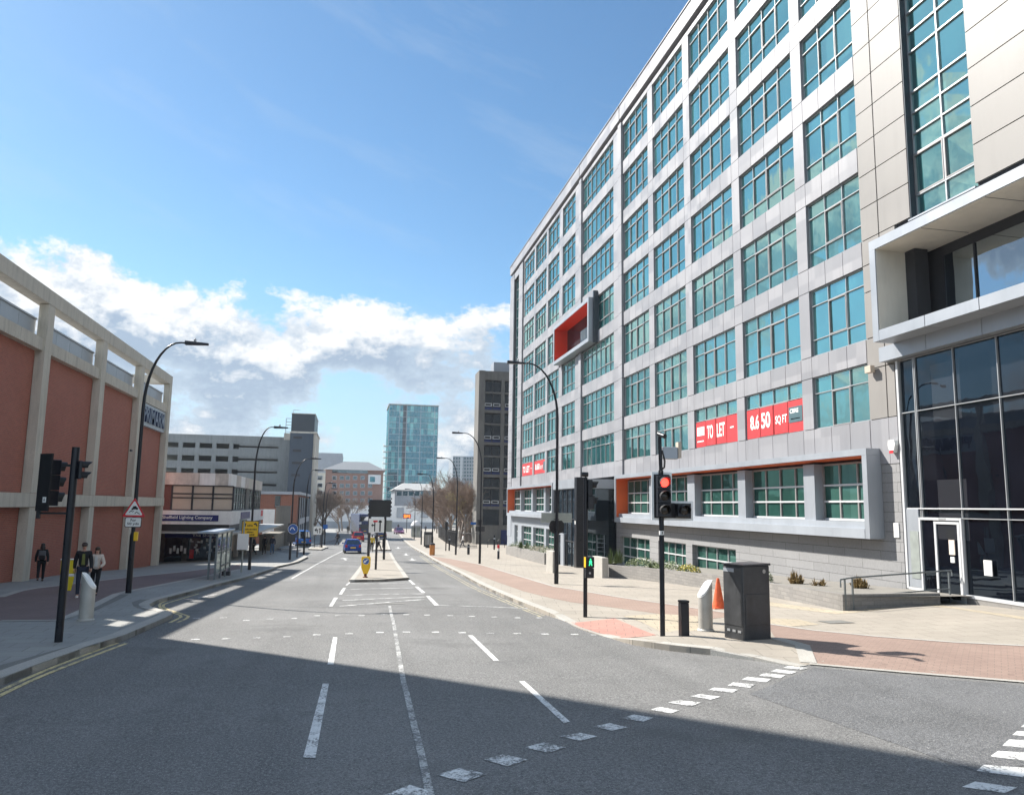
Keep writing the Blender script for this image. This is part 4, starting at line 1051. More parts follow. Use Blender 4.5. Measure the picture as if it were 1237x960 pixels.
o = m.build('stone_wall', 'rubble'); tag(o, 'low stone garden wall with pale coping at the end of the shop canopy', 'wall')
# ------------------------------------------------------------------ distant buildings
def dist(name, label, Y, pxl, pxr, ytop, D, mat, cat='building', base=-9):
    x0, x1 = xat(pxl, Y), xat(pxr, Y); z = atY((pxl+pxr)/2, ytop, Y).z
    t = thing(name, label, cat, ((x0+x1)/2, Y, gz((x0+x1)/2, Y)))
    MB().box(x0, x1, Y, Y+D, base, z).build('wall', mat, t)
    return t, x0, x1, z
def wins(t, Y, xs, ys, w, h, mat, ref=430):
    """rows of windows given as pixel centres, w and h in pixels"""
    x0 = xat(ref, Y); s = xat(ref+1, Y)-x0
    fm = MB().box(-w*s/2, w*s/2, -.12, .02, -h*s/2, h*s/2).mesh('window', mat); gm = MB().box(-w*s/2+.12, w*s/2-.12, -.14, -.121, -h*s/2+.12, h*s/2-.12).mesh('pane', 'dark_glass')
    for x in xs:
        for y in ys:
            p = atY(x, y, Y); o = link('window', fm, t, Vector((p.x, Y, p.z))-wloc(t)); link('pane', gm, o, (0, 0, 0))
Y = 275.
t, x0, x1, z = dist('brick_flats', 'six storey salmon brick building with a grey pitched roof in the far centre', Y, 392, 462, 567.5, 30, 'far_brick')
wins(t, Y, (404, 413, 420, 429, 438, 447), (577, 586.5, 595.5, 604.5), 5.2, 5, 'panel_grey')
m = MB(); s = .29
m.box(xat(400, Y), xat(443, Y), Y-.3, Y-.05, zat(571.5, Y, 430), zat(567.7, Y, 430)); m.build('top_glazing', 'dark_glass', t)
zr0, zr1 = z, atY(430, 557.5, Y+8).z
m = MB(); m.add([(x0-.8, Y-.8, zr0), (x1+.8, Y-.8, zr0), (x1+.8, Y+31, zr0), (x0-.8, Y+31, zr0), (x0+6, Y+9, zr1), (x1-5, Y+9, zr1), (x1-5, Y+20, zr1), (x0+6, Y+20, zr1)], [(0, 1, 5, 4), (1, 2, 6, 5), (2, 3, 7, 6), (3, 0, 4, 7), (4, 5, 6, 7), (3, 2, 1, 0)])
m.build('roof', 'roof_slate', t)
MB().box(xat(444, Y), xat(459, Y), Y-1.2, Y-.05, zat(581.5, Y), zat(570, Y)).build('white_bay', 'frame_white', t)
MB().box(xat(446, Y), xat(452, Y), Y-1.3, Y-1.21, zat(579, Y), zat(572.5, Y)).build('bay_glass', 'tower_glass', t)
m = MB(); m.box(x0-5.8, x0-.02, Y-.6, Y+20, -9, zat(571, Y, 388)); m.build('light_wing', 'concrete', t)
wins(t, Y-.7, (386.5,), (577, 586, 595, 604), 6, 5, 'panel_grey')
dist('grey_block', 'plain lilac grey office block showing above the pitched roof at left', 320., 380, 411.5, 547, 30, 'panel_grey')
Y = 300.
t, x0, x1, z = dist('grey_hall', 'low grey hall with a pale sloping roof at the foot of the glass tower', Y, 477, 530, 592, 30, 'panel_grey')
zr1 = zat(583, Y, 500)
m = MB(); m.add([(x0-1, Y-1, z), (x1+1, Y-1, z), (x1+1, Y+30, z), (x0-1, Y+30, z), (x0+3.5, Y+8, zr1), (x1-2, Y+8, zr1), (x1-2, Y+22, zr1), (x0+3.5, Y+22, zr1)], [(0, 1, 5, 4), (1, 2, 6, 5), (2, 3, 7, 6), (3, 0, 4, 7), (4, 5, 6, 7), (3, 2, 1, 0)]); m.build('roof', 'roof_pale', t)
MB().box(x0+.5, x1-.5, Y-.2, Y-.02, zat(598.5, Y, 500), zat(593.5, Y, 500)).build('glazing', 'tower_glass', t)
m = MB()
for k in range(8): x = x0+.5+(x1-x0-1)*k/7; m.box(x-.2, x+.2, Y-.3, Y-.21, zat(598.5, Y, 500), zat(593.5, Y, 500))
m.build('glazing_bar', 'frame_grey', t)
Y = 258.
t, x0, x1, z = dist('white_hoarding_building', 'long low white building with square framed posters at the end of the road', Y, 384, 545, 610.5, 12, 'white_render')
for a, b in ((398, 412), (421.5, 433), (480, 488.5), (509, 518)):
    m = MB(); za, zb = zat(625, Y, a), zat(613, Y, a); xa, xb = xat(a, Y), xat(b, Y); fw = .35
    m.box(xa, xb, Y-.3, Y-.02, zb-fw, zb); m.box(xa, xb, Y-.3, Y-.02, za, za+fw); m.box(xa, xa+fw, Y-.3, Y-.02, za+fw, zb-fw); m.box(xb-fw, xb, Y-.3, Y-.02, za+fw, zb-fw)
    o = m.build('poster_frame', 'panel_grey', t); MB().box(xa+fw, xb-fw, Y-.15, Y-.03, za+fw, zb-fw).build('poster', 'white_render' if a < 450 else 'panel_light', o, loc=-wloc(o))
MB().box(x0, x1, Y-.5, Y-.03, -9, zat(630, Y, 460)).build('plinth', 'panel_grey', t)
# glass tower
Y = 400.
x0, x1 = xat(466.5, Y), xat(526.5, Y); zt = zat(489.5, Y, 495)
gt = thing('glass_tower', 'tall blue green glass residential tower rising behind the road', 'tower', ((x0+x1)/2, Y, gz(0, Y)))
core_ = MB(); core_.box(x0+.1, x1-.1, Y+.1, Y+27, -10, zt); core_.build('wall', 'panel_dark', gt)
n = 20; fh = (zt+6)/n; rr = random.Random(5); ga = MB(); gb = MB(); fl_ = MB()
W = x1-x0; nb = 14
for k in range(n):
    z0 = -6+k*fh
    fl_.box(x0-.12, x1+.12, Y-.12, Y+.09, z0-.22, z0)
    for i in range(nb):
        a, b = x0+W*i/nb, x0+W*(i+1)/nb
        if i in (4,): continue
        pale = rr.random() < (.42 if i in (0, 1, 6, 7, 11, 12) else .16)
        (gb if pale else ga).add([(a+.05, Y+0, z0), (b-.05, Y, z0), (b-.05, Y, z0+fh-.22), (a+.05, Y, z0+fh-.22)], [(0, 1, 2, 3)])
    gb.add([(x0, Y+26, z0), (x0, Y+.1, z0), (x0, Y+.1, z0+fh-.3), (x0, Y+26, z0+fh-.3)], [(0, 1, 2, 3)])
ga.build('glazing', 'tower_glass', gt); gb.build('pale_glazing', 'tower_glass_pale', gt)
for i in (0, 3, 5, 9, 13, 14): fl_.box(x0+W*i/nb-.14, x0+W*i/nb+.14, Y-.14, Y+.08, -6, zt)
fl_.build('floor_edge', 'panel_grey', gt)
bc = MB()
for k in range(4, 14): z0 = -6+k*fh; bc.box(x0-2.1, x0-.13, Y+1, Y+9, z0-.2, z0); bc.box(x0-2.1, x0-2.0, Y+1, Y+9, z0, z0+1.1)
bc.build('balcony', 'frame_white', gt)
MB().box(x0-.4, x1+.4, Y-.3, Y+27.3, zt, zt+.5).build('coping', 'steel', gt)
MB().box(xat(485.5, Y), xat(503, Y), Y+3, Y+18, zt+.5, zat(487.2, Y, 495)).build('roof_plant', 'panel_dark', gt)
t, x0, x1, z = dist('far_tower_block', 'distant lilac tower block with rows of small windows beyond the bare trees', 460., 546, 577, 551, 20, 'panel_grey')
m = MB()
for k in range(9):
    for j in range(7): p = atY(548.5+3.3*k, 553.5+4.2*j, 460.); m.box(p.x-.5, p.x+.5, 459.9, 460.02, p.z-.6, p.z+.6)
m.build('window', 'banner_slate', t)
m = MB(); p = atY(557.5, 552, 460.); m.box(p.x-.8, p.x+.8, 459.7, 460, -9, p.z); m.build('white_pier', 'frame_white', t)
# dark slab block beyond the office
Y = 110.
x0 = xat(575.5, Y); zt = atY(590, 448, Y).z
sb_ = thing('slab_block', 'dark glazed concrete slab block with white balcony panels beyond the office', 'building', (x0+6, Y, gz(20, Y)))
MB().box(x0+.9, 42, Y+.35, Y+3.4, -6, zt).build('wall', 'joint_dark', sb_)
zs = zat(634, Y, 590)
m = MB(); m.box(x0, x0+.9, Y-.25, Y+3.5, -6, zt); m.box(x0+.9, 42, Y, Y+.34, zt-1.3, zt)
xs = [xat(580.5, Y), xat(605.5, Y), xat(631, Y), xat(656, Y)]
ys_g = [497, 536, 575, 613.5]
for x in xs[1:]: m.box(x-.25, x+.25, Y-.12, Y+.34, zs, zt-1.3)
for y in ys_g: z = zat(y, Y, 590); m.box(x0+.9, 42, Y-.1, Y+.34, z-.15, z+.25)
for y in (474, 512, 551, 589): z = zat(y, Y, 590); m.box(x0+.9, 42, Y-.02, Y+.34, z-.12, z+.1)
m.box(x0+.9, 42, Y-.2, Y+.34, -6, zs); m.build('concrete_frame', 'concrete_brown', sb_)
tops_ = [460.5, 500, 539, 578, 616]
for gi, y in enumerate(tops_[:4]):
    for a, b in zip(xs, xs[1:]):
        za = zat(y+25, Y, 590); zb = zat(y, Y, 590)
        mid = (a+b)/2
        f = MB(); f.box(mid-.06, mid+.06, Y+.08, Y+.26, zat(y+36, Y, 590), zb)
        o = f.build('window', 'frame_dark', sb_); gl = MB(); gl.box(a, b, Y+.28, Y+.33, zat(y+36, Y, 590), zb); gl.build('pane', 'dark_glass', o, loc=-wloc(o))
        wp = MB()
        for u0, u1 in ((a+.35, mid-.1), (mid+.1, b-.35)):
            zc0, zc1 = zat(y+30, Y, 590), zat(y+26.2, Y, 590)
            wp.box(u0, u1, Y+.05, Y+.2, zc0, zc0+.08); wp.box(u0, u1, Y+.05, Y+.2, zc1-.08, zc1); wp.box(u0, u0+.1, Y+.05, Y+.2, zc0+.08, zc1-.08); wp.box(u1-.1, u1, Y+.05, Y+.2, zc0+.08, zc1-.08)
        wp.build('balcony_rail', 'frame_white', sb_)
        MB().box(a, b, Y+.1, Y+.24, zat(y+36, Y, 590), zat(y+31, Y, 590)).build('spandrel', 'door_blue', sb_)
m = MB(); m.box(xs[0], xs[-1], Y+.28, Y+.33, zs, zat(614.5, Y, 590)); m.build('pane', 'dark_glass', sb_)
MB().box(xat(605.5, Y), xat(616, Y), Y-.27, Y-.21, -6, zat(640, Y, 610)).build('door', 'door_blue', sb_)
MB().box(xat(594.5, Y), 36, Y+.6, Y+3.2, zt, zat(436.5, Y, 600)).build('roof_plant', 'panel_grey', sb_)
# ------------------------------------------------------------------ street lamps
def gp_(px_, py_, dz=.12): p = G(px_, py_, dz); return p
LAMPG = 'tall black curved street lamps'
def lamp(base, h, reach, sgn, label, rad=.082, light=True):
    t = thing('street_lamp', label, 'street lamp', base, 0, LAMPG)
    m = MB(); m.tube([(0, 0, -.1), (0, 0, .22*h)], rad*1.15, 12); m.tube([(0, 0, .22*h), (0, 0, .23*h)], [rad*1.15, rad*.8], 12)
    pts = [(0, 0, .23*h), (0, 0, h*.5), (0, 0, h-2.6)]
    for k in range(1, 11): a = math.pi/2*k/10; pts.append((sgn*(reach-.5)*(1-math.cos(a)), 0, h-2.6+2.55*math.sin(a)))
    pts.append((sgn*(reach-.2), 0, h-.05))
    m.tube(pts, [rad*.8, rad*.74]+[rad*.7-.003*k for k in range(12)], 10)
    m.build('pole', 'black_paint', t, (0, 0, 0), smooth=True)
    l = MB(); a, b = sorted((sgn*(reach-.35), sgn*(reach+.5)))
    l.add([(a, -.13, h-.12), (b, -.10, h-.10), (b, .10, h-.10), (a, .13, h-.12), (a, -.09, h+.03), (b, -.05, h-.02), (b, .05, h-.02), (a, .09, h+.03)], [(3, 2, 1, 0), (4, 5, 6, 7), (0, 1, 5, 4), (1, 2, 6, 5), (2, 3, 7, 6), (3, 0, 4, 7)])
    o = l.build('lantern', 'black_paint', t, (0, 0, 0), bevel=.02)
    MB().lathe([(.05, 0), (.05, .1), (.02, .14)], 8, Matrix.Translation((sgn*reach, 0, h))).build('photocell', 'frame_grey', o, (0, 0, 0))
    d = MB(); d.box(-.06, .06, -rad*1.15-.012, -rad*1.15+.02, .5, 1.0); d.build('access_door', 'black_matt', t, (0, 0, 0))
    return t
def lampat(b, tip, sgn, label, rad=.082):
    g = gp_(*b); tp = atY(*tip, g.y)
    return lamp(g, tp.z-g.z+.05, abs(tp.x-g.x)-.45 if abs(tp.x-g.x) > 1.2 else 1.2, sgn, label, rad), g
L1, g1 = lampat((155, 716), (250.5, 415.5), 1, 'tall black lamp carrying the red triangle slippery road sign', .09)
L2, g2 = lampat((301, 688), (347, 516.5), 1, 'tall black lamp behind the bus shelter carrying a yellow notice')
L3, g3 = lampat((350, 676), (387.5, 554), 1, 'tall black lamp with a blue cycle sign, beyond the lighting shop')
L4, g4 = lampat((367, 668.5), (390.5, 568), 1, 'tall black lamp standing just past the blue parked van')
L5, g5 = lampat((388.5, 661), (405.5, 583.5), 1, 'black lamp on the small kerbed island by the white lane sign')
L6, g6 = lampat((392, 657), (408, 590), 1, 'far black lamp rising just behind the lane sign island', .075)
R1, h1 = lampat((672, 705), (614, 437.5), -1, 'tall black lamp on the right pavement with two sign backs', .09)
R2, h2 = lampat((579.4, 680.5), (547, 522.5), -1, 'tall black lamp in front of the dark slab block')
R3, h3 = lampat((550.5, 670), (528, 553), -1, 'tall black lamp in front of the bare trees, near the white clad walker')
R4, h4 = lampat((521.8, 670), (504.5, 572.3), -1, 'tall black lamp with the orange litter bin at its foot')
R5, h5 = lampat((508.7, 657.5), (498, 583), -1, 'far black lamp beside the advertising panel and the kiosk', .075)
R6, h6 = lampat((500.3, 651), (489.5, 590.5), -1, 'farthest tall black lamp, in front of the domed kiosk', .075)
# ------------------------------------------------------------------ plates and signs
def plate(w, h, t=.012, r=.04):
    P = []
    for cx, cy, a0 in ((w/2-r, h/2-r, 0), (-w/2+r, h/2-r, 90), (-w/2+r, -h/2+r, 180), (w/2-r, -h/2+r, 270)):
        for k in range(4): a = math.radians(a0+30*k); P.append((cx+r*math.cos(a), cy+r*math.sin(a)))
    return P
def face(o, right=(1, 0, 0)): return basis(o, right, (0, 0, 1))
def sign(name, label, cat, T, P, mat, border=None, extras=(), group=None, th=.014):
    """flat sign: outline P in T's plane, facing T's +z"""
    o = MB().prism(P, -th, 0, T).build(name, mat, loc=(0, 0, 0)); tag(o, label, cat, group)
    for nm, mt, poly, z in extras: MB().prism(poly, z-.0015, z, T).build(nm, mt, o, loc=(0, 0, 0))
    return o
def on(g, px_, py_, back=.17):
    p = atY(px_, py_, g.y-back); return p
def disc(r, cx=0, cy=0, n=20): return [(cx+r*math.cos(2*math.pi*k/n), cy+r*math.sin(2*math.pi*k/n)) for k in range(n)]
def scalep(P, s, dx=0, dy=0): return [(x*s+dx, y*s+dy) for x, y in P]
# slippery road triangle + plate
p = on(g1, 162, 615.5); q = .62
tri = [(0, .56*q/.62), (-.40, -.20), (.40, -.20)]
def rtri(s):
    P = []; V = [Vector(v)*s for v in ((0, .44), (-.40, -.255), (.40, -.255))]
    for i in range(3):
        a = (V[i-1]-V[i]).normalized()*.05; b = (V[(i+1) % 3]-V[i]).normalized()*.05
        P += [tuple(V[i]+a), tuple(V[i]+a*.3+b*.3), tuple(V[i]+b)]
    return P
T = face(p)
car_ = [(-.085, -.01), (-.09, .05), (-.06, .06), (-.035, .125), (.06, .14), (.10, .075), (.135, .075), (.13, .02), (.10, -.005), (.06, .02), (-.03, .01), (-.06, -.02)]
sk1 = [(-.17, -.09), (-.14, -.10), (-.10, -.05), (-.05, -.085), (.0, -.05), (.0, -.03), (-.05, -.06), (-.10, -.02)]
sk2 = [(.02, -.13), (.05, -.14), (.09, -.09), (.14, -.13), (.20, -.16), (.21, -.14), (.14, -.10), (.09, -.06)]
sign('warning_sign', 'red bordered triangle showing a skidding car above a small plate', 'road sign', T, rtri(1.0), 'sign_red', extras=[('panel', 'white_sign', rtri(.76), .004), ('symbol', 'sign_black', car_, .008), ('symbol', 'sign_black', sk1, .008), ('symbol', 'sign_black', sk2, .008)])
p = on(g1, 160.8, 630.5); T = face(p)
o = sign('distance_plate', 'white plate reading For 50 yds under the warning triangle', 'road sign', T, plate(.56, .36), 'sign_black', extras=[('panel', 'white_sign', plate(.52, .32), .004)])
text_mb(MB(), 'For', T @ Matrix.Translation((-.09, .03, .004)), .19, .095, .015, .004).build('lettering', 'sign_black', o, loc=(0, 0, 0))
text_mb(MB(), '50 yds', T @ Matrix.Translation((-.2, -.115, .004)), .40, .105, .015, .004).build('lettering', 'sign_black', o, loc=(0, 0, 0))
p = on(g1, 163.2, 647, .0); m = MB(); m.box(p.x+.0, p.x+.14, p.y-.22, p.y-.10, p.z-.17, p.z+.15)
o = m.build('sensor_box', 'sign_yellow', bevel=.02); tag(o, 'small amber box strapped to the lamp under the white plate', 'sensor box')
m = MB()
for z in (.12, .02, -.09): m.tube([(p.x-.05, g1.y-.16, p.z+z), (p.x-.05, g1.y+.16, p.z+z)], .15, 8)
# yellow notice
p = on(g2, 302.3, 638.8); T = face(p)
o = sign('yellow_notice', 'yellow temporary notice with black writing strapped to the lamp behind the shelter', 'road sign', T, plate(.98, .98), 'sign_black', extras=[('panel', 'sign_yellow', plate(.92, .92), .004), ('symbol', 'sign_black', [(-.36, .14), (-.28, .14), (-.24, .34), (-.33, .36)], .008), ('symbol', 'sign_black', [(.18, .32), (.32, .38), (.42, .2), (.36, .16), (.3, .27), (.2, .26)], .008)])
for i, (s, w, y) in enumerate((('R. oto', .36, .16), ('use next', .62, -.06), ('stop', .3, -.22), ('ahead', .46, -.38))):
    pass
m = MB(); rr = random.Random(4)
for y, x0, x1, h in ((.16, -.18, .14, .13), (-.06, -.36, .38, .10), (-.22, -.18, .16, .09), (-.38, -.26, .26, .09)):
    x = x0
    while x < x1:
        w = rr.uniform(.03, .06); m.box(x, x+w, y, y+h*rr.uniform(.65, 1), 0, .007, T); x += w+rr.uniform(.015, .04)
m.build('lettering', 'sign_black', o, loc=(0, 0, 0))
p = on(g2, 295, 634, -.02); m = MB(); m.box(p.x-.28, p.x+.14, p.y-.02, p.y+.02, p.z-.36, p.z+.36); o = m.build('traffic_sign', 'aluminium_grey'); tag(o, 'grey back of a sign peeping out beside the yellow notice', 'road sign')
# bus stop flag post
g = gp_(291.5, 691); t = thing('bus_stop_post', 'thin grey post with a white timetable case by the shelter', 'bus stop', g)
m = MB(); m.tube([(0, 0, -.1), (0, 0, 2.9)], .045, 8); m.build('post', 'aluminium_grey', t, (0, 0, 0), smooth=True)
m = MB(); m.box(-.32, .3, -.08, -.05, 1.25, 2.15); m.build('timetable_case', 'white_sign', t, (0, 0, 0), bevel=.02)
# blue cycle sign (left lamp 3) on a dark backing
p = on(g3, 352.5, 643); T = face(p)
m = MB(); cy = [disc(.13, -.16, -.12, 10), disc(.13, .16, -.12, 10)]
o = sign('cycle_sign', 'round blue sign with white marks on a dark board, on the third left lamp', 'road sign', T, plate(.62, 1.5), 'frame_dark', extras=[('disc', 'white_sign', disc(.40, .08, .28), .006), ('disc', 'sign_blue', disc(.37, .08, .28), .010), ('symbol', 'white_sign', [(-.18, .2), (-.06, .42), (.1, .42), (.26, .2), (.2, .18), (.06, .36), (-.02, .36), (-.12, .18)], .014)])
g = gp_(358.7, 673); m = MB(); m.tube([g, g+Vector((0, 0, 2.6))], .06, 8); m.box(g.x-.3, g.x+.05, g.y-.08, g.y-.05, g.z+1.9, g.z+2.5); o = m.build('sign_post', 'frame_dark', smooth=False); tag(o, 'thin dark post with a small plate beside the blue cycle sign', 'sign post')
# lane sign on the small island
g = gp_(386, 661); T = face((g.x-.25, g.y, atY(386, 640.5, g.y).z))
o = sign('lane_sign', 'small white sign with two black arrows on twin posts, left of the blue car', 'road sign', T, plate(1.05, .95), 'white_sign', extras=[('symbol', 'sign_black', [(-.42, .05), (-.18, .3), (-.18, .12), (-.02, .12), (-.02, -.3), (-.1, -.3), (-.1, .02), (-.18, .02), (-.18, -.18)], .006), ('symbol', 'sign_black', [(.2, .3), (.34, .12), (.25, .12), (.25, -.32), (.15, -.32), (.15, .12), (.06, .12)], .006)])
m = MB()
for dx in (-.35, .3): m.tube([(g.x-.25+dx, g.y+.06, g.z-.1), (g.x-.25+dx, g.y+.06, T[2][3]+.4)], .045, 6)
m.build('posts', 'frame_dark', o, loc=(0, 0, 0))
p = atY(392.6, 636, g6.y-.3); T = face(p); sign('small_blue_sign', 'small blue sign on a far lamp just right of the white lane sign', 'road sign', T, plate(.7, .55), 'sign_blue', extras=[('panel', 'van_blue', plate(.6, .4), .005)])
# island: message board, lane sign, keep left bollard
ga, gb = gp_(444.6, 673.6), gp_(467.6, 677.8)
yv = (ga.y+gb.y)/2
a, b = atY(445.4, 624, yv), atY(472.4, 603.8, yv)
t = thing('message_board', 'large black blank electronic message board on two black posts', 'message board', ((ga.x+gb.x)/2, yv, gz(1, yv)+.12))
c0 = t.location
m = MB(); m.box(a.x, b.x, yv-.22, yv-.02, a.z, b.z); o = m.build('panel', 'black_paint', t, bevel=.03)
m = MB(); m.box(a.x+.12, b.x-.12, yv-.235, yv-.222, a.z+.15, b.z-.15); m.build('screen', 'sign_black', o, -wloc(o))
m = MB()
for k in range(5): z = a.z+.12+.33*k; m.box(a.x-.07, a.x-.002, yv-.2, yv-.05, z, z+.16); m.box(b.x+.002, b.x+.07, yv-.2, yv-.05, z, z+.16)
m.build('hinges', 'black_matt', o, -wloc(o))
for x in (a.x+.08, b.x-.42): m = MB(); m.tube([(x, yv+.08, gz(x, yv)), (x, yv+.08, b.z-.2)], .10, 10); m.build('post', 'black_paint', t, smooth=True)
g = gp_(453.8, 687.6); a, b = atY(445.2, 643, g.y), atY(464.4, 626.2, g.y)
W, Hh = b.x-a.x, b.z-a.z; cx, cz = (a.x+b.x)/2, (a.z+b.z)/2; T = face((cx, g.y-.08, cz))
arr1 = [(-.36, .02), (-.27, .14), (-.27, .06), (-.17, .06), (-.17, .22), (-.10, .22), (-.10, -.38), (-.17, -.38), (-.17, -.02), (-.27, -.02), (-.27, -.1)]
sc2 = W/.98
o = sign('lane_guidance_sign', 'white sign with a barred left arrow and an upright arrow on the refuge', 'road sign', T, plate(W, Hh), 'white_sign', extras=[('symbol', 'sign_black', scalep(arr1, sc2, .02), .006), ('symbol', 'sign_red', scalep([(-.24, .22), (.04, .22), (.04, .33), (-.24, .33)], sc2, .02), .009), ('symbol', 'sign_black', scalep([(.18, -.38), (.27, -.38), (.27, .2), (.33, .2), (.33, .27), (.28, .34), (.17, .34), (.12, .27), (.12, .2), (.18, .2)], sc2), .006)])
m = MB()
m.tube([(g.x, g.y, g.z-.1), (g.x, g.y, cz+Hh/2-.1)], .07, 8); m.tube([(a.x+.06, g.y, g.z-.1), (a.x+.06, g.y, cz)], .07, 8)
m.build('posts', 'frame_dark', o, loc=(0, 0, 0))
a, b = atY(464.2, 642, yv+1.2), atY(473.6, 628.2, yv+1.2); m = MB(); m.box(a.x-.6, b.x, yv+.9, yv+.93, a.z, b.z)
for z in (a.z+.2, b.z-.25): m.box(a.x-.5, b.x-.05, yv+.86, yv+.899, z, z+.05)
m.tube([(gb.x-.1, yv+.98, gz(2, yv)), (gb.x-.1, yv+.98, b.z)], .06, 8)
o = m.build('traffic_sign', 'aluminium_grey'); tag(o, 'grey green back of a sign showing right of the white lane guidance sign', 'road sign')
g = gp_(441.3, 697.3); t = thing('keep_left_bollard', 'yellow shield shaped bollard with a blue arrow disc on the refuge tip', 'bollard', g)
s = .0445; P = [(-.21, 1.05), (.21, 1.05), (.23, 1.0), (.23, .52), (.10, .17), (-.10, .17), (-.23, .52), (-.23, 1.0)]
T = basis((0, -.06, 0), (1, 0, 0), (0, 0, 1))
MB().prism(P, -.13, 0, T).build('shield', 'sign_yellow', t, (0, 0, 0), bevel=.02)
m = MB(); m.lathe([(.13, 0), (.13, .04), (.07, .06), (.07, .2)], 12); m.build('foot', 'sign_brown', t, (0, 0, 0))
d = MB().prism(disc(.165, 0, .82, 24), .003, .006, T).build('disc', 'white_sign', t, (0, 0, 0)); MB().prism(disc(.15, 0, .82, 24), .007, .009, T).build('disc', 'sign_blue', d, (0, 0, 0))
MB().prism([(-.11, .73), (-.09, .87), (-.055, .835), (.07, .93), (.10, .89), (-.02, .80), (.02, .765)], .010, .012, T).build('arrow', 'white_sign', d, (0, 0, 0))
# amber message sign far right
p = atY(491.7, 623.2, 190.); T = face(p); w = 1.8
o = sign('amber_message_sign', 'small electronic sign with lit amber characters far along the road', 'message board', T, plate(w, 1.05), 'black_matt'); m = MB()
for x, bars in ((-.7, 'LTBR'), (-.35, 'LRB'), (0.02, 'TLM'), (.4, 'LRTB')):
    for c in bars:
        q = {'L': (0, .07, -.3, .3), 'R': (.2, .27, -.3, .3), 'T': (0, .27, .23, .3), 'B': (0, .27, -.3, -.23), 'M': (0, .27, -.04, .04)}[c]; m.box(x+q[0], x+q[1], q[2], q[3], 0, .02, T)
m.build('characters', 'led_amber', o, loc=(0, 0, 0)); m = MB(); m.tube([(p.x, 190.1, p.z-4.5), (p.x, 190.1, p.z)], .08, 6); m.build('post', 'frame_dark', o, loc=(0, 0, 0))
# sign backs and ring on the near right lamp
for (pa, pb, lab) in (((654, 631), (671.6, 619.3), 'grey back of a road sign, left of the near right lamp'), ((674, 631), (691, 619.6), 'grey back of a road sign, right of the near right lamp')):
    a, b = atY(*pa, h1.y+.14), atY(*pb, h1.y+.14); m = MB(); m.box(a.x, b.x, h1.y+.16, h1.y+.175, a.z, b.z); m.box(a.x+.03, b.x-.03, h1.y+.13, h1.y+.159, a.z+.1, a.z+.15); m.box(a.x+.03, b.x-.03, h1.y+.13, h1.y+.159, b.z-.15, b.z-.1)
    o = m.build('traffic_sign', 'aluminium_grey'); tag(o, lab, 'road sign')
p = atY(672.6, 635.6, h1.y+.14); m = MB(); T = face((p.x, h1.y+.17, p.z)); m.prism(disc(.33), -.02, 0, T); m.lathe([(.33, -.03), (.36, -.03), (.36, .03), (.33, .03)], 20, T); m.box(p.x-.1, p.x+.1, h1.y+.1, h1.y+.168, p.z-.08, p.z+.08)
o = m.build('round_sign', 'black_matt'); tag(o, 'round black back of a sign below the two grey sign backs', 'road sign')
# ------------------------------------------------------------------ traffic signals
def visor(mb, T, r=.125, d=.2):
    n = 12; vs = []; fs = []
    for k in range(n+1):
        a = math.radians(-35+250*k/n); vs += [(r*math.cos(a), r*math.sin(a), 0), (r*math.cos(a)*.96, r*math.sin(a)*.96+.0, d*(.55+.45*max(0, math.sin(a)))), (r*.92*math.cos(a), r*.92*math.sin(a), 0), (r*.9*math.cos(a), r*.9*math.sin(a), d*(.55+.45*max(0, math.sin(a))))]
    for k in range(n):
        i = 4*k; fs += [(i, i+4, i+5, i+1), (i+2, i+3, i+7, i+6), (i+1, i+5, i+7, i+3)]
    mb.add(vs, fs, T)
def head(parent, T, cells, lit=None, litmat='lamp_red'):
    """signal head: cells = list of (x, y) lens centres in T's plane facing T's +z"""
    xs = [c[0] for c in cells]; ys = [c[1] for c in cells]
    hb = MB()
    for i, (x, y) in enumerate(cells): hb.box(x-.155, x+.155, y-.152, y+.152, -.20, 0, T)
    h = hb.build('signal_head', 'black_paint', parent, (0, 0, 0), bevel=.012)
    vm = MB()
    for i, (x, y) in enumerate(cells):
        l = MB().lathe([(.103, .001), (.09, .022), (.05, .036), (.005, .04)], 20, T @ Matrix.Translation((x, y, 0)))
        l.build('lens', litmat if i == lit else 'lens_dark', h, (0, 0, 0), smooth=True)
        visor(vm, T @ Matrix.Translation((x, y, 0)))
    vm.build('visors', 'black_matt', h, (0, 0, 0))
    return h
gs = gp_(800.5, 765.5)
t = thing('traffic_signal', 'red lit traffic signal with an L shaped white edged board on the right corner', 'traffic signal', gs, math.radians(-6))
zt = atY(804, 583, gs.y).z-gs.z
m = MB(); m.tube([(0, 0, -.1), (0, 0, zt+.28)], .057, 14); m.tube([(0, 0, zt+.28), (-.02, 0, zt+1.05)], .043, 10); m.build('pole', 'black_paint', t, (0, 0, 0), smooth=True)
T = basis((.02, -.20, zt), (1, 0, 0), (0, 0, 1))
head(t, T, [(0, 0), (0, -.31), (0, -.62), (.46, -.62)], 0)
bo = [(-.24, .24), (.24, .24), (.24, -.41), (.73, -.41), (.73, -.85), (-.24, -.85)]
bi = [(-.185, .19), (.185, .19), (.185, -.46), (.68, -.46), (.68, -.80), (-.185, -.80)]
MB().prism(bo, -.235, -.215, T).build('board_edge', 'white_sign', t, (0, 0, 0)); 
m = MB(); n_ = len(bo)
m.prism(bi, -.214, -.205, T); m.build('backing_board', 'black_matt', t, (0, 0, 0))
m = MB(); m.tube([(0, 0, zt+.24), (0, -.1, zt+.24)], .03, 6); m.tube([(0, 0, zt-.8), (0, -.1, zt-.8)], .03, 6); m.build('bracket', 'black_matt', t, (0, 0, 0))
MB().lathe([(.06, 0), (.06, .09)], 10, Matrix.Translation((0, 0, zt-1.18))).build('band', 'white_sign', t, (0, 0, 0)); 
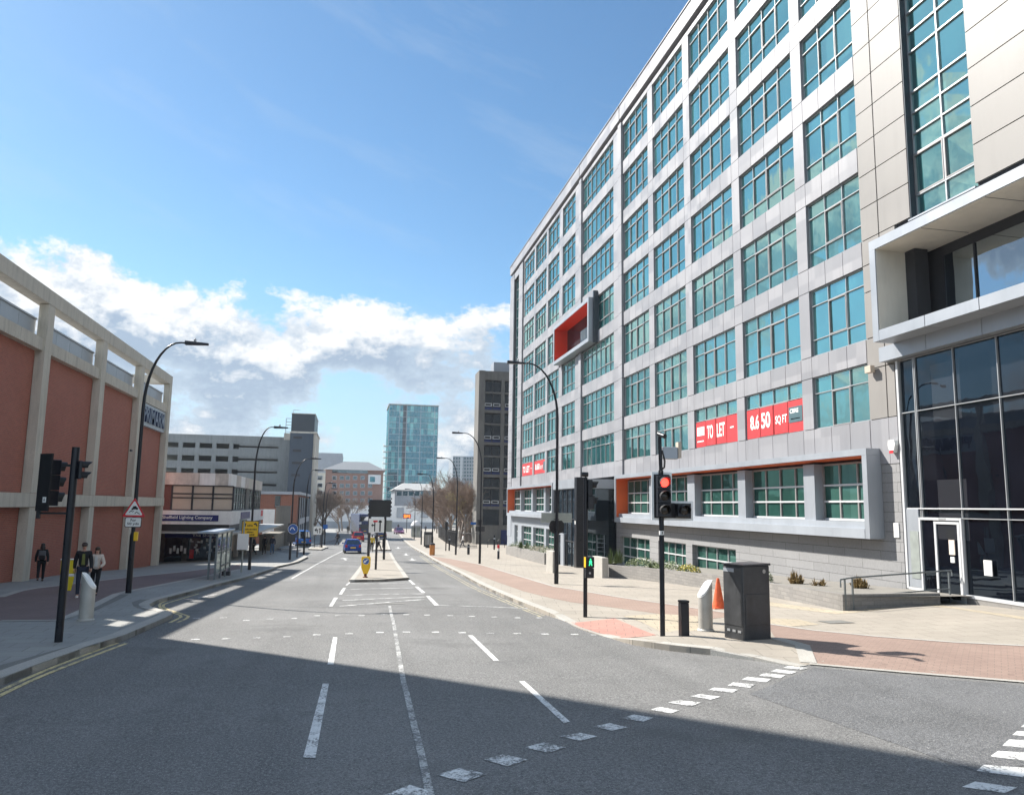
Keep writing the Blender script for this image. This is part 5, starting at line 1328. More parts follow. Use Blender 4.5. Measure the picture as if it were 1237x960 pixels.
m = MB(); m.tube([(-.02, 0, zt+1.05), (-.03, -.03, zt+1.12)], .03, 8); m.tube([(-.03, .03, zt+1.12), (.04, -.22, zt+1.05)], .055, 10); m.build('camera', 'black_paint', t, (0, 0, 0), smooth=True)
m = MB(); m.tube([(0, .02, zt+.28), (.09, .02, zt+.36), (.10, .02, zt+.5), (.05, .05, zt+.75)], .022, 6); m.build('cable_arm', 'black_matt', t, (0, 0, 0))
m = MB(); m.box(.05, .42, .03, .2, zt+.55, zt+.83); m.build('detector_box', 'panel_grey', t, (0, 0, 0), bevel=.015)
m = MB(); m.box(.425, .50, .02, .22, zt+.58, zt+.95); m.build('detector_shield', 'blind', t, (0, 0, 0))
text_mb(MB(), '1', basis((-.012, -.063, zt-1.16), (1, 0, 0), (0, 0, 1)), .022, .055, .004, .002).build('number', 'sign_black', t, (0, 0, 0))
# pedestrian signal on the right pavement
gp2 = gp_(707, 742)
t = thing('pedestrian_signal', 'black crossing signal pole with lit green man box and camera on top', 'traffic signal', gp2, math.radians(0))
zh = atY(704, 572, gp2.y).z-gp2.z
m = MB(); m.tube([(0, 0, -.1), (0, 0, zh-.12)], .057, 14); m.build('pole', 'black_paint', t, (0, 0, 0), smooth=True)
m = MB(); m.tube([(-.14, -.02, zh-.02), (.06, -.02, zh-.02)], .07, 10); m.tube([(0, 0, zh-.15), (0, 0, zh)], .025, 6); m.build('camera', 'black_paint', t, (0, 0, 0), smooth=True)
m = MB(); m.box(.05, .19, -.08, .2, zh-.62, zh-.16); m.box(.05, .24, -.1, .22, zh-1.0, zh-.62); m.build('side_signal', 'black_paint', t, (0, 0, 0), bevel=.02)
vm = MB()
for z in (zh-.32, zh-.76): visor(vm, basis((.2, .06, z), (0, 1, 0), (0, 0, 1)))
vm.build('visors', 'black_matt', t, (0, 0, 0))
zb = atY(709, 684, gp2.y).z-gp2.z
m = MB(); m.box(-.05, .19, -.24, -.06, zb-.02, zb+.28); m.box(-.05, .19, -.22, -.06, zb-.30, zb-.03); o = m.build('green_man_box', 'black_paint', t, (0, 0, 0), bevel=.02)
MB().box(-.062, -.052, -.23, -.07, zb-.01, zb+.27).build('side_plate', 'sign_yellow', o, (0, 0, 0))
T = basis((.075, -.243, zb+.13), (1, 0, 0), (0, 0, 1)); m = MB()
m.prism(disc(.02, 0, .085, 10), 0, .003, T); m.prism([(-.03, .055), (.03, .055), (.045, -.01), (.03, -.01), (.022, .02), (.05, -.09), (.025, -.09), (0, -.02), (-.025, -.09), (-.05, -.09), (-.022, .02), (-.03, -.01), (-.045, -.01)], 0, .003, T)
m.build('green_man', 'lamp_green', o, (0, 0, 0))
MB().lathe([(.03, 0), (.03, .02)], 10, basis((.06, -.223, zb-.16), (1, 0, 0), (0, 0, 1))).build('push_button', 'frame_grey', o, (0, 0, 0))
# back of the signal on the left
gl = gp_(70.5, 775)
t = thing('traffic_signal', 'black traffic signal seen from behind with a small A sticker', 'traffic signal', gl, 0)
zt = atY(93, 540, gl.y).z-gl.z
m = MB(); m.tube([(0, 0, -.1), (0, 0, zt)], .075, 14); m.build('pole', 'black_paint', t, (0, 0, 0), smooth=True)
Rz = Matrix.Rotation(math.radians(-38), 4, 'Z')
T = Matrix.Translation((-.36, .10, zt-.42)) @ Rz @ basis((0, 0, 0), (-1, 0, 0), (0, 0, 1))
head(t, T, [(0, 0), (0, -.31), (0, -.62)])
MB().prism([(-.19, .27), (.19, .27), (.19, -.88), (-.19, -.88)], -.245, -.21, T).build('backing_board', 'black_matt', t, (0, 0, 0))
m = MB(); m.box(-.62, .06, .0, .04, zt-.40, zt-.35); m.box(-.6, .06, .0, .04, zt-1.36, zt-1.32); m.box(-.62, -.56, -.02, .06, zt-1.45, zt-1.28); m.build('bracket', 'black_matt', t, (0, 0, 0))
st = MB(); st.box(.02, .13, -.71, -.60, .2455, .2475, T @ Matrix.Rotation(math.pi, 4, 'Y')); st.build('sticker', 'white_sign', t, (0, 0, 0))
text_mb(MB(), 'A', T @ Matrix.Rotation(math.pi, 4, 'Y') @ Matrix.Translation((.042, -.69, .2475)), .065, .07, .01, .002).build('letter', 'sign_black', t, (0, 0, 0))
vm = MB()
T2 = Matrix.Rotation(math.radians(-60), 4, 'Z') @ basis((.12, .1, zt-.52), (-1, 0, 0), (0, 0, 1))
hb = MB(); hb.box(-.09, .09, -.13, .24, -.06, 0, T2); hb.build('pedestrian_head', 'black_paint', t, (0, 0, 0), bevel=.012)
for y in (.15, -.06): visor(vm, T2 @ Matrix.Translation((0, y, 0)), .085, .2)
vm.build('visors', 'black_matt', t, (0, 0, 0))
# small far signals
for (b, top, lab) in (((463.2, 664), (463.2, 651), 'small far traffic signal at the back of the refuge'), ((538.5, 665), (538.5, 630), 'thin dark signal post by the dark railings')):
    g = gp_(*b); h = atY(*top, g.y).z-g.z; t = thing('far_signal', lab, 'traffic signal', g)
    MB().tube([(0, 0, -.1), (0, 0, h)], .06, 8).build('pole', 'black_paint', t, (0, 0, 0)); m = MB(); m.box(-.15, .15, -.12, .1, h-.9, h); m.build('signal_head', 'black_matt', t, (0, 0, 0), bevel=.02)
# ------------------------------------------------------------------ cabinet, bollards, cone
ca, cb, cc = gp_(875, 769.5), gp_(900.6, 774), gp_(921.8, 773)
ux = (cb-ca); ux.z = 0; W = ux.length; yaw = math.atan2(ux.y, ux.x)
t = thing('control_cabinet', 'black roadside control cabinet with a pale strip label', 'cabinet', (ca.x, ca.y, gz(ca.x, ca.y)+.12), yaw)
D = .78; h = 1.56; W = max(.6, W*.84)
m = MB(); m.box(0, W, 0, D, 0, h); m.build('body', 'cabinet_paint', t, (0, 0, 0), bevel=.018)
m = MB(); m.add([(-.02, -.02, h+.004), (W+.02, -.02, h+.004), (W+.02, D+.02, h+.004), (-.02, D+.02, h+.004), (-.02, -.02, h+.03), (W+.02, -.02, h+.03), (W+.02, D+.02, h+.05), (-.02, D+.02, h+.05)], [(3, 2, 1, 0), (4, 5, 6, 7), (0, 1, 5, 4), (1, 2, 6, 5), (2, 3, 7, 6), (3, 0, 4, 7)]); m.build('lid', 'cabinet_paint', t, (0, 0, 0))
m = MB(); m.box(.02, W-.02, -.014, -.002, .30, h-.04); m.build('door', 'cabinet_paint', t, (0, 0, 0), bevel=.006)
m = MB(); m.box(.03, W*.58, -.02, -.0145, h-.14, h-.06); m.build('strip_label', 'panel_light', t, (0, 0, 0))
m = MB()
for k in range(3): x = W*(.25+.27*k); m.box(x-.045, x+.045, -.012, -.002, .16, .21)
m.build('vents', 'frame_grey', t, (0, 0, 0))
m = MB(); m.box(W+.002, W+.014, .05, D-.05, .32, h*.62); m.build('side_panel', 'cabinet_paint', t, (0, 0, 0), bevel=.01)
MB().lathe([(.045, 0), (.045, .006)], 12, basis((W+.0, .62, h-.12), (0, 1, 0), (0, 0, 1))).build('lock', 'steel', t, (0, 0, 0))
text_mb(MB(), 'CONWAR 1', basis((.06, -.021, h-.125), (1, 0, 0), (0, 0, 1)), .28, .05, .004, .001) if False else None
g = gp_(826.3, 767); m = MB(); hw = .093
m.box(g.x-hw, g.x+hw, g.y-hw, g.y+hw, g.z-.05, g.z+.70); t_ = m.build('square_bollard', 'black_paint', bevel=.014); 
tag(t_, 'short square black bollard between the signal pole and the steel bollard', 'bollard')
MB().box(g.x-hw-.006, g.x+hw+.006, g.y-hw-.006, g.y+hw+.006, g.z+.705, g.z+.76).build('cap', 'black_matt', t_, (0, 0, 0), bevel=.012)
def steel_bollard(g, label, yaw):
    t = thing('steel_bollard', label, 'bollard', g, yaw, 'slanted steel bollards'); m = MB(); n = 24; r = .165; vs = []; fs = []
    for k in range(n): a = 2*math.pi*k/n; vs.append((r*math.cos(a), r*math.sin(a), .03))
    for k in range(n): a = 2*math.pi*k/n; x = r*math.cos(a); vs.append((x, r*math.sin(a), .80+.34*_ss((x+r*1.05)/(2*r))))
    fs = [(k, (k+1) % n, n+(k+1) % n, n+k) for k in range(n)]; vs.append((.0, 0, .80+.34*.52)); fs += [(n+k, n+(k+1) % n, 2*n) for k in range(n)]
    m.add(vs, fs); m.build('shaft', 'steel', t, (0, 0, 0), smooth=True)
    c = MB(); c.add([(v[0]*1.03, v[1]*1.03, v[2]-.05) for v in vs[n:2*n]]+[(v[0]*1.03, v[1]*1.03, v[2]+.012) for v in vs[n:2*n]]+[(0, 0, .80+.34*.52+.015)], [(k, (k+1) % n, n+(k+1) % n, n+k) for k in range(n)]+[(n+k, n+(k+1) % n, 2*n) for k in range(n)])
    c.build('reflective_top', 'white_sign', t, (0, 0, 0), smooth=True)
    MB().lathe([(.20, -.02), (.20, .02), (.17, .05)], 20).build('base_ring', 'steel', t, (0, 0, 0))
steel_bollard(gp_(852.5, 761.5), 'brushed steel bollard with a slanted top beside the black cabinet', 0)
steel_bollard(gp_(103.5, 749), 'shaded steel bollard with a slanted white top near the walking couple', math.pi)
g = gp_(868, 734.5); t = thing('traffic_cone', 'plain orange traffic cone behind the steel bollard', 'traffic cone', g)
MB().lathe([(.19, .04), (.185, .06), (.045, .86), (.035, .9), (.0, .9)], 20).build('cone', 'cone_orange', t, (0, 0, 0), smooth=True)
m = MB(); m.box(-.24, .24, -.24, .24, 0, .045); m.build('base', 'cone_orange', t, (0, 0, 0), bevel=.015)
def post(b, top, label, name='bollard', r=.07, redtop=False, mat='black_paint'):
    g = gp_(*b); h = atY(*top, g.y).z-g.z; t = thing(name, label, 'bollard', g)
    MB().lathe([(r, -.05), (r, h*(.55 if redtop else .9)), (r*.9, h*(.56 if redtop else .96)), (r*.5, h*(.57 if redtop else 1.))], 12).build('post', mat, t, (0, 0, 0), smooth=True)
    if redtop:
        MB().lathe([(r*1.02, h*.56), (r*1.02, h*.74)], 12).build('band', 'white_sign', t, (0, 0, 0)); MB().lathe([(r*1.02, h*.745), (r, h*.96), (r*.5, h)], 12).build('top', 'sign_red', t, (0, 0, 0))
    else: MB().lathe([(r*1.06, h*.72), (r*1.06, h*.80)], 12).build('band', 'panel_light', t, (0, 0, 0))
post((602, 675), (602, 657.5), 'dark post with a red and white top by the far planter', redtop=True, r=.1)
post((597, 663.5), (597, 646), 'plain dark bollard in front of the blue door of the slab block', r=.1)
post((565.8, 669.5), (565.8, 657), 'short dark bollard between two lamps at the side road mouth', r=.13)
post((542.6, 664.8), (542.6, 647), 'slim dark bollard left of the lamp by the railings', r=.09)
# yellow street box behind the left signal
g = gp_(79.5, 713); t = thing('street_unit', 'yellow plastic street unit with a pale band behind the left signal pole', 'street unit', g, .3)
m = MB(); m.box(-.24, .24, -.10, .10, .62, 1.12); m.build('upper_body', 'plastic_yellow', t, (0, 0, 0), bevel=.03)
m = MB(); m.box(-.22, .22, -.11, .11, .52, .615); m.build('band', 'white_sign', t, (0, 0, 0), bevel=.01)
m = MB(); m.add([(-.17, -.1, 0), (.17, -.1, 0), (.17, .1, 0), (-.17, .1, 0), (-.24, -.12, .515), (.24, -.12, .515), (.24, .12, .515), (-.24, .12, .515)], [(3, 2, 1, 0), (4, 5, 6, 7), (0, 1, 5, 4), (1, 2, 6, 5), (2, 3, 7, 6), (3, 0, 4, 7)]); m.build('lower_body', 'plastic_yellow', t, (0, 0, 0), bevel=.02)
m = MB(); m.box(-.26, .26, -.13, .13, 1.125, 1.16); m.build('lid', 'banner_white', t, (0, 0, 0), bevel=.01)
# ------------------------------------------------------------------ bus shelter
pa, pb, pc_ = gp_(259, 700), gp_(248, 701), gp_(281, 690.5)
t = thing('bus_shelter', 'glass and grey metal bus shelter with a thin flat roof', 'bus shelter', gp_(259, 700))
s0 = t.location
xk = s0.x; 
m = MB(); y0, y1 = s0.y, s0.y+4.6; x0, x1 = pb.x, pa.x; zb = s0.z; zr = atY(270, 644.5, s0.y).z
def zg_(x, y): return gz(x, y)+.12
for x, y in ((x0, y0), (x1, y0), (x1, y0+1.5), (x1, y0+3.1), (x1, y1), (x0, y1)): m.box(x-.045, x+.045, y-.045, y+.045, zg_(x, y)-.1, zr)
for z in (.25, 1.25, 2.1): 
    m.box(x1-.02, x1+.02, y0+.05, y1-.05, zb+z-.03, zb+z+.03)
m.build('frame', 'steel_rail', t)
m = MB(); m.box(x0-.55, x1+.14, y0-.3, y1+.3, zr, zr+.10); m.build('roof', 'panel_light', t, bevel=.02)
for a, b in ((y0+.05, y0+1.45), (y0+1.55, y0+3.05), (y0+3.15, y1-.05)): MB().box(x1-.008, x1+.008, a, b, zb+.28, zb+2.1).build('pane', 'shelter_glass', t)
MB().box(x0+.05, x1-.05, y1-.01, y1+.01, zb+.2, zb+2.1).build('pane', 'shelter_glass', t)
m = MB(); m.box(x0+.12, x0+.34, y0+1.6, y1-.6, zb+.48, zb+.54); m.tube([(x0+.23, y0+1.8, zb-.2), (x0+.23, y0+1.8, zb+.5)], .03, 6); m.tube([(x0+.23, y1-1, zb-.4), (x0+.23, y1-1, zb+.5)], .03, 6); m.build('bench', 'frame_dark', t)
m = MB(); rr = random.Random(8)
for i in range(14): a = y0+.2+rr.random()*(y1-y0-.8); z = zb+.4+rr.random()*1.4; m.box(x1+.009, x1+.012, a, a+.2+.3*rr.random(), z, z+.02+.03*rr.random())
m.build('manifestation', 'frame_white', t)
MB().box(x1-.3, x1+.1, y1-.5, y1-.1, zb-.3, zb+.05).build('foot_box', 'frame_dark', t)
# ------------------------------------------------------------------ right background items
g = gp_(517.5, 661.5); a, b = atY(511.8, 660, g.y), atY(522.6, 642.2, g.y)
t = thing('advertising_panel', 'upright black framed advertising panel at the kerb by the orange bin', 'advertising panel', g)
cx = (a.x+b.x)/2-g.x; W = b.x-a.x; z1 = b.z-g.z
m = MB(); m.box(cx-W/2, cx+W/2, -.12, .12, .15, .35); m.box(cx-W/2, cx+W/2, -.12, .12, z1-.35, z1); m.box(cx-W/2, cx-W/2+.12, -.12, .12, .351, z1-.351); m.box(cx+W/2-.12, cx+W/2, -.12, .12, .351, z1-.351); m.box(cx-.3, cx+.3, -.1, .1, -.1, .149); m.build('frame', 'frame_dark', t, (0, 0, 0), bevel=.02)
m = MB(); m.box(cx-W/2+.121, cx+W/2-.121, -.06, .06, .351, z1-.351); m.build('poster', 'shelter_glass', t, (0, 0, 0))
m = MB(); m.box(cx-W/2+.14, cx+W/2-.14, -.09, -.061, .4, z1-.4); m.build('poster_sheet', 'panel_cream', t, (0, 0, 0)); m = MB(); m.box(cx-.03, cx+.03, -.11, -.091, .4, z1-.4); m.build('mullion', 'frame_grey', t, (0, 0, 0))
g = gp_(521.6, 670.3); t = thing('litter_bin', 'rusty orange litter bin strapped to the foot of a lamp', 'bin', (g.x, g.y-.3, g.z), 0)
MB().lathe([(.22, .0), (.26, .1), (.26, .95), (.2, 1.0)], 16).build('body', 'bin_orange', t, (0, 0, 0), smooth=True); MB().lathe([(.27, 1.0), (.25, 1.1), (.1, 1.18)], 16).build('hood', 'frame_dark', t, (0, 0, 0), smooth=True)
g = gp_(502, 648.5); h = atY(502, 628.5, g.y).z-g.z; t = thing('kiosk', 'small grey kiosk with a domed pale top on the far right pavement', 'kiosk', g)
m = MB(); m.box(-.8, .8, -.8, .8, -.1, h*.62); m.build('body', 'shelter_glass', t, (0, 0, 0)); m = MB()
for x in (-.8, 0, .8): m.box(x-.06, x+.06, -.88, -.8, 0, h*.62)
m.box(-.9, .9, -.9, .9, h*.62, h*.7); m.build('frame', 'panel_grey', t, (0, 0, 0)); MB().lathe([(.95, h*.7), (.85, h*.8), (.5, h*.95), (.05, h)], 14).build('dome', 'white_render', t, (0, 0, 0), smooth=True)
# dark railings round the trees
ra = px([(529.5, 648.5), (540, 656), (552, 660.5), (566, 661.5), (576, 662)], .12)
m = MB(); R_ = resample(ra, .22); t = thing('railings', 'dark upright bar railings in front of the bare trees', 'fence', (ra[2][0], ra[2][1], gz(*ra[2])))
for i, p in enumerate(R_):
    z = gz(p.x, p.y)+.1; m.box(p.x-.02, p.x+.02, p.y-.02, p.y+.02, z, z+(2.0 if i % 12 else 2.1))
m.build('bars', 'black_matt', t)
m = MB()
for a, b in zip(R_, R_[1:]):
    for dz in (.35, 1.9): m.tube([(a.x, a.y, gz(a.x, a.y)+dz), (b.x, b.y, gz(b.x, b.y)+dz)], .03, 4, cap=False)
m.build('rails', 'black_matt', t)
g = gp_(582, 661); m = MB()
for k in range(2):
    for j in range(2): x = g.x+1.2+k*1.2+j*.0; m.tube([(x-.45, g.y, g.z), (x-.45, g.y, g.z+.75), (x-.2, g.y, g.z+1.0), (x+.2, g.y, g.z+1.0), (x+.45, g.y, g.z+.75), (x+.45, g.y, g.z)], .035, 6)
o = m.build('cycle_stand', 'frame_dark'); tag(o, 'dark tubular cycle stands against the concrete base of the slab block', 'cycle stand')
p = atY(571.8, 632, 108.); sign('small_blue_sign', 'small blue direction sign against the dark trees by the slab block', 'road sign', face(p), plate(.75, .35), 'sign_blue', extras=[('panel', 'van_blue', plate(.66, .26), .005)])
for a, b, yy, lab in (((574.2, 641.5), (585.5, 635.8), 0, 'grey direction sign back low on the lamp by the slab block'), ((576.5, 634), (582, 627.5), 1, 'dark square sign back higher on the lamp by the slab block')):
    A, B = atY(*a, h2.y+.15), atY(*b, h2.y+.15); m = MB(); m.box(A.x, B.x, h2.y+.12, h2.y+.14, A.z, B.z); m.box(A.x+.05, B.x-.05, h2.y+.09, h2.y+.119, (A.z+B.z)/2-.03, (A.z+B.z)/2+.03); o = m.build('traffic_sign', 'frame_dark'); tag(o, lab, 'road sign')
# ------------------------------------------------------------------ planters, entrance blocks, handrail
def planter(name, label, P, top, mat='grey_brick', th=.22):
    """low wall following the outline P (first to last), filled with soil"""
    t = thing(name, label, 'planter', (P[0][0], P[0][1], gz(*P[0])))
    m = MB()
    for a, b in zip(P, P[1:]):
        d = (Vector(b)-Vector(a)).normalized(); n = Vector((-d.y, d.x))*th
        q = [Vector(a), Vector(b), Vector(b)+n, Vector(a)+n]; za, zb = top(*a), top(*b)
        m.add([(v.x, v.y, gz(v.x, v.y)-.2) for v in q]+[(q[0].x, q[0].y, za), (q[1].x, q[1].y, zb), (q[2].x, q[2].y, zb), (q[3].x, q[3].y, za)], [(3, 2, 1, 0), (4, 5, 6, 7), (0, 1, 5, 4), (1, 2, 6, 5), (2, 3, 7, 6), (3, 0, 4, 7)])
    o = m.build('wall', mat, t); bm = bmesh.new(); bm.from_mesh(o.data); bmesh.ops.recalc_face_normals(bm, faces=bm.faces[:]); bm.to_mesh(o.data); bm.free()
    return t
pn = gp_(1018.5, 737.5); pf = gp_(731, 696)
PL = [(pf.x, pf.y), (14.75, 36), (15.0, 30), (pn.x, pn.y), (17.5, pn.y+.15)]
_zn, _zf = atY(1018.5, 717.5, pn.y).z, atY(731, 681.5, pf.y).z
ztop = lambda x, y: _zn+(_zf-_zn)*(y-pn.y)/(pf.y-pn.y)
t1 = planter('brick_planter', 'long grey brick planter wall below the ground floor windows', PL, lambda x, y: ztop(x, y))
m = MB(); m.add([(a[0]+.1, a[1], ztop(*a)-.08) for a in PL[:4]]+[(18.5, b, ztop(16, b)-.08) for b in (pf.y, 36, 30, pn.y)], [(0, 4, 5, 1), (1, 5, 6, 2), (2, 6, 7, 3)]); m.build('soil', 'soil', t1)
fb_, fa_ = gp_(657.5, 681.5), gp_(611, 669)
PL2 = [(fa_.x+1.6, fa_.y+3), (fa_.x, fa_.y), (fb_.x, fb_.y)]
zt2 = lambda x, y: gz(x, y)+.95
t2 = planter('brick_planter', 'far grey planter full of green shrubs beside the far orange frame', PL2, zt2)
m = MB(); m.add([(fa_.x, fa_.y, zt2(*PL2[1])-.08), (fb_.x, fb_.y, zt2(*PL2[2])-.08), (18.5, fb_.y+2, zt2(18.5, fb_.y)-.08), (18.5, fa_.y+3, zt2(18.5, fa_.y)-.08)], [(0, 1, 2, 3)]); m.build('soil', 'soil', t2)
for (a, b, tp, lab) in (((657.8, 691), (667.5, 692), 664.8, 'left of the two pale stone blocks at the dark entrance'), ((714.5, 696), (727.5, 698), 671, 'right of the two pale stone blocks at the dark entrance')):
    A, B = gp_(*a), gp_(*b); h = atY(a[0], tp, A.y).z-A.z; m = MB(); m.box(B.x, B.x+.34, B.y, max(A.y, B.y+1.6), A.z-.4, A.z+h); o = m.build('stone_block', 'kerb_stone', bevel=.02); tag(o, lab, 'stone block')
# handrail by the door
h0, h1_, h2_, h3_ = gp_(1020, 737), gp_(1031, 736.5), gp_(1101.5, 728), gp_(1097, 727)
t = thing('handrail', 'grey metal handrail beside the end of the planter near the glass door', 'handrail', h1_)
yr = h1_.y; zr = lambda x: h1_.z+.92+(x-h1_.x)*.03
xe = 18.3
m = MB(); A = Vector((h0.x-.15, yr-.05, zr(h0.x)-.04)); m.tube([A-Vector((0, 0, .22)), A, (h1_.x, yr, zr(h1_.x)), (xe, yr+.55, zr(xe)+.05), (xe+.02, yr+.55, zr(xe)-.12)], .024, 8)
m.tube([(h1_.x, yr, zr(h1_.x)-.55), (xe-.1, yr+.55, zr(xe)-.5)], .02, 8); m.build('rail', 'steel_rail', t)
for x, y in ((h0.x+.0, yr-.03), (h1_.x, yr), (xe-.12, yr+.52)): MB().box(x-.022, x+.022, y-.022, y+.022, gz(x, y), zr(x)).build('post', 'steel_rail', t)
# ------------------------------------------------------------------ people
def skin_mesh(name, nodes, edges, mat, sub=2):
    """nodes: {key: (x, y, z, rx, ry)}; the first is the root"""
    keys = list(nodes); me = bpy.data.meshes.new(name)
    me.from_pydata([nodes[k][:3] for k in keys], [(keys.index(a), keys.index(b)) for a, b in edges], [])
    o = bpy.data.objects.new(name, me); COL.objects.link(o)
    s = o.modifiers.new('s', 'SKIN'); s.use_smooth_shade = True
    for i, k in enumerate(keys):
        d = me.skin_vertices[0].data[i]; d.radius = nodes[k][3:5]; d.use_root = (i == 0)
    b = o.modifiers.new('u', 'SUBSURF'); b.levels = sub; b.render_levels = sub
    dg = bpy.context.evaluated_depsgraph_get(); r = bpy.data.meshes.new_from_object(o.evaluated_get(dg)); r.name = name
    bpy.data.objects.remove(o); bpy.data.meshes.remove(me)
    r.materials.clear(); r.materials.append(M[mat])
    for p in r.polygons: p.use_smooth = True
    return r
def person(label, g, yaw, h, cl, stride=.28, swing=.22, phase=1, detail=True, extra=None, hair='hair_black', long_hair=False, cap=False, slim=1., arms=None, group=None):
    """cl: (jacket, trousers, shoes, hands/face) materials; local +y is forward"""
    t = thing('person', label, 'person', g, yaw, group)
    k = h/1.75; s = slim
    def n(x, y, z, a, b=None): return (x*k, y*k, z*k, a*k, (b if b is not None else a)*k)
    L = {}
    st = stride*phase
    feet = {}
    for sd, f in ((1, st), (-1, -st)):
        hx = .09*sd
        ankle = (hx*1.05, f*.95, .085+(.07 if f < 0 else 0)); knee = (hx*1.08, f*.35+.07, .50)
        feet[sd] = (ankle, knee)
    arm = {}
    for sd in (1, -1):
        f = -swing*phase*sd
        if arms and sd in arms: e, w = arms[sd]
        else: e, w = (.235*sd, f*.35-.03, 1.14), (.245*sd, f+.06, .90)
        arm[sd] = (e, w)
    N = {'pel': n(0, 0, .96, .125*s, .10), 'wai': n(0, 0, 1.10, .125*s, .095), 'che': n(0, .0, 1.28, .155*s, .105), 'clav': n(0, -.01, 1.42, .12*s, .08), 'nec': n(0, 0, 1.49, .052), 'jaw': n(0, .025, 1.555, .056, .066), 'hd': n(0, .01, 1.64, .076, .092), 'top': n(0, .0, 1.705, .058, .068)}
    E = [('pel', 'wai'), ('wai', 'che'), ('che', 'clav'), ('clav', 'nec'), ('nec', 'jaw'), ('jaw', 'hd'), ('hd', 'top')]
    for sd in (1, -1):
        c = 'L' if sd > 0 else 'R'; a, kn = feet[sd]; e, w = arm[sd]
        N['h'+c] = n(.095*sd, 0, .90, .085); N['k'+c] = n(*kn, .056); N['a'+c] = n(*a, .040); N['t'+c] = n(a[0], a[1]+.15, max(.035, a[2]-.05), .036, .03)
        N['s'+c] = n(.175*sd*s, -.01, 1.42, .058); N['e'+c] = n(*e, .042); N['w'+c] = n(*w, .028)
        d = (Vector(w)-Vector(e)).normalized(); p = Vector(w)+d*.06; N['p'+c] = n(*p, .034, .02)
        E += [('pel', 'h'+c), ('h'+c, 'k'+c), ('k'+c, 'a'+c), ('a'+c, 't'+c), ('clav', 's'+c), ('s'+c, 'e'+c), ('e'+c, 'w'+c), ('w'+c, 'p'+c)]
        if detail:
            for q in range(4):
                o = (q-1.5)*.019; b = p+Vector((0, o, 0))+d*.035; b2 = b+d*(.045-.006*abs(q-1))+Vector((-.012*sd, 0, 0)); N['f%s%d' % (c, q)] = n(*b, .0085); N['g%s%d' % (c, q)] = n(*b2, .0075); E += [('p'+c, 'f%s%d' % (c, q)), ('f%s%d' % (c, q), 'g%s%d' % (c, q))]
            b = p+Vector((0, .035, .01)); b2 = b+d*.03+Vector((0, .012, 0)); N['x'+c] = n(*b, .010); N['y'+c] = n(*b2, .008); E += [('p'+c, 'x'+c), ('x'+c, 'y'+c)]
    link('body', skin_mesh('body', N, E, 'skin', 1), t, (0, 0, 0))
    g_ = .022
    def fat(ks, add=g_): return {q: (*N[q][:3], N[q][3]+add*k, N[q][4]+add*k) for q in ks}
    J = fat(['wai', 'che', 'clav', 'sL', 'eL', 'wL', 'sR', 'eR', 'wR']); J['hem'] = n(0, 0, .90, .150*s, .125); J['col'] = n(0, -.005, 1.475, .072)
    link('jacket', skin_mesh('jacket', {q: J[q] for q in ['wai', 'che', 'clav', 'sL', 'eL', 'wL', 'sR', 'eR', 'wR', 'hem', 'col']}, [('hem', 'wai'), ('wai', 'che'), ('che', 'clav'), ('clav', 'col'), ('clav', 'sL'), ('sL', 'eL'), ('eL', 'wL'), ('clav', 'sR'), ('sR', 'eR'), ('eR', 'wR')], cl[0], 2), t, (0, 0, 0))
    Tn = fat(['pel', 'hL', 'kL', 'aL', 'hR', 'kR', 'aR'], .016)
    link('trousers', skin_mesh('trousers', Tn, [('pel', 'hL'), ('hL', 'kL'), ('kL', 'aL'), ('pel', 'hR'), ('hR', 'kR'), ('kR', 'aR')], cl[1], 2), t, (0, 0, 0))
    for c in 'LR':
        a = N['a'+c]; q = N['t'+c]
        link('shoe', skin_mesh('shoe', {'m': ((a[0]+q[0])/2, (a[1]+q[1])/2, q[2]+.01*k, .05*k, .042*k), 'b': (a[0], a[1]-.03*k, a[2]-.035*k, .045*k, .045*k), 'f': (q[0], q[1]+.02*k, q[2], .045*k, .034*k)}, [('m', 'b'), ('m', 'f')], cl[2], 2), t, (0, 0, 0))
    hd = N['hd']
    hm = MB()
    prof = [(.086, -.01), (.097, .03), (.090, .07), (.066, .10), (.03, .115), (.004, .118)]
    hm.lathe([(r*k, z*k) for r, z in prof], 16, Matrix.Translation((0, hd[1]-.012*k, hd[2])) @ Matrix.Diagonal((.92, 1.12, 1, 1)))
    if long_hair:
        for (x, y, z, r) in ((0, -.075, -.05, .07), (.06, -.055, -.09, .045), (-.06, -.055, -.09, .045), (0, -.08, -.16, .06)):
            hm.lathe([(.01*k, -.09*k), (r*k, -.05*k), (r*1.05*k, .03*k), (r*.6*k, .08*k)], 10, Matrix.Translation((x*k, hd[1]+y*k, hd[2]+z*k)))
    else: hm.lathe([(.01*k, -.06*k), (.07*k, -.03*k), (.075*k, .02*k), (.05*k, .06*k)], 10, Matrix.Translation((0, hd[1]-.045*k, hd[2]-.01*k)))
    if cap: hm.add([(-.07*k, hd[1]+.06*k, hd[2]+.045*k), (.07*k, hd[1]+.06*k, hd[2]+.045*k), (.055*k, hd[1]+.19*k, hd[2]+.03*k), (-.055*k, hd[1]+.19*k, hd[2]+.03*k), (-.07*k, hd[1]+.06*k, hd[2]+.06*k), (.07*k, hd[1]+.06*k, hd[2]+.06*k), (.055*k, hd[1]+.19*k, hd[2]+.04*k), (-.055*k, hd[1]+.19*k, hd[2]+.04*k)], [(3, 2, 1, 0), (4, 5, 6, 7), (0, 1, 5, 4), (1, 2, 6, 5), (2, 3, 7, 6), (3, 0, 4, 7)])
    hm.build('cap' if cap else 'hair', hair, t, (0, 0, 0), smooth=True)
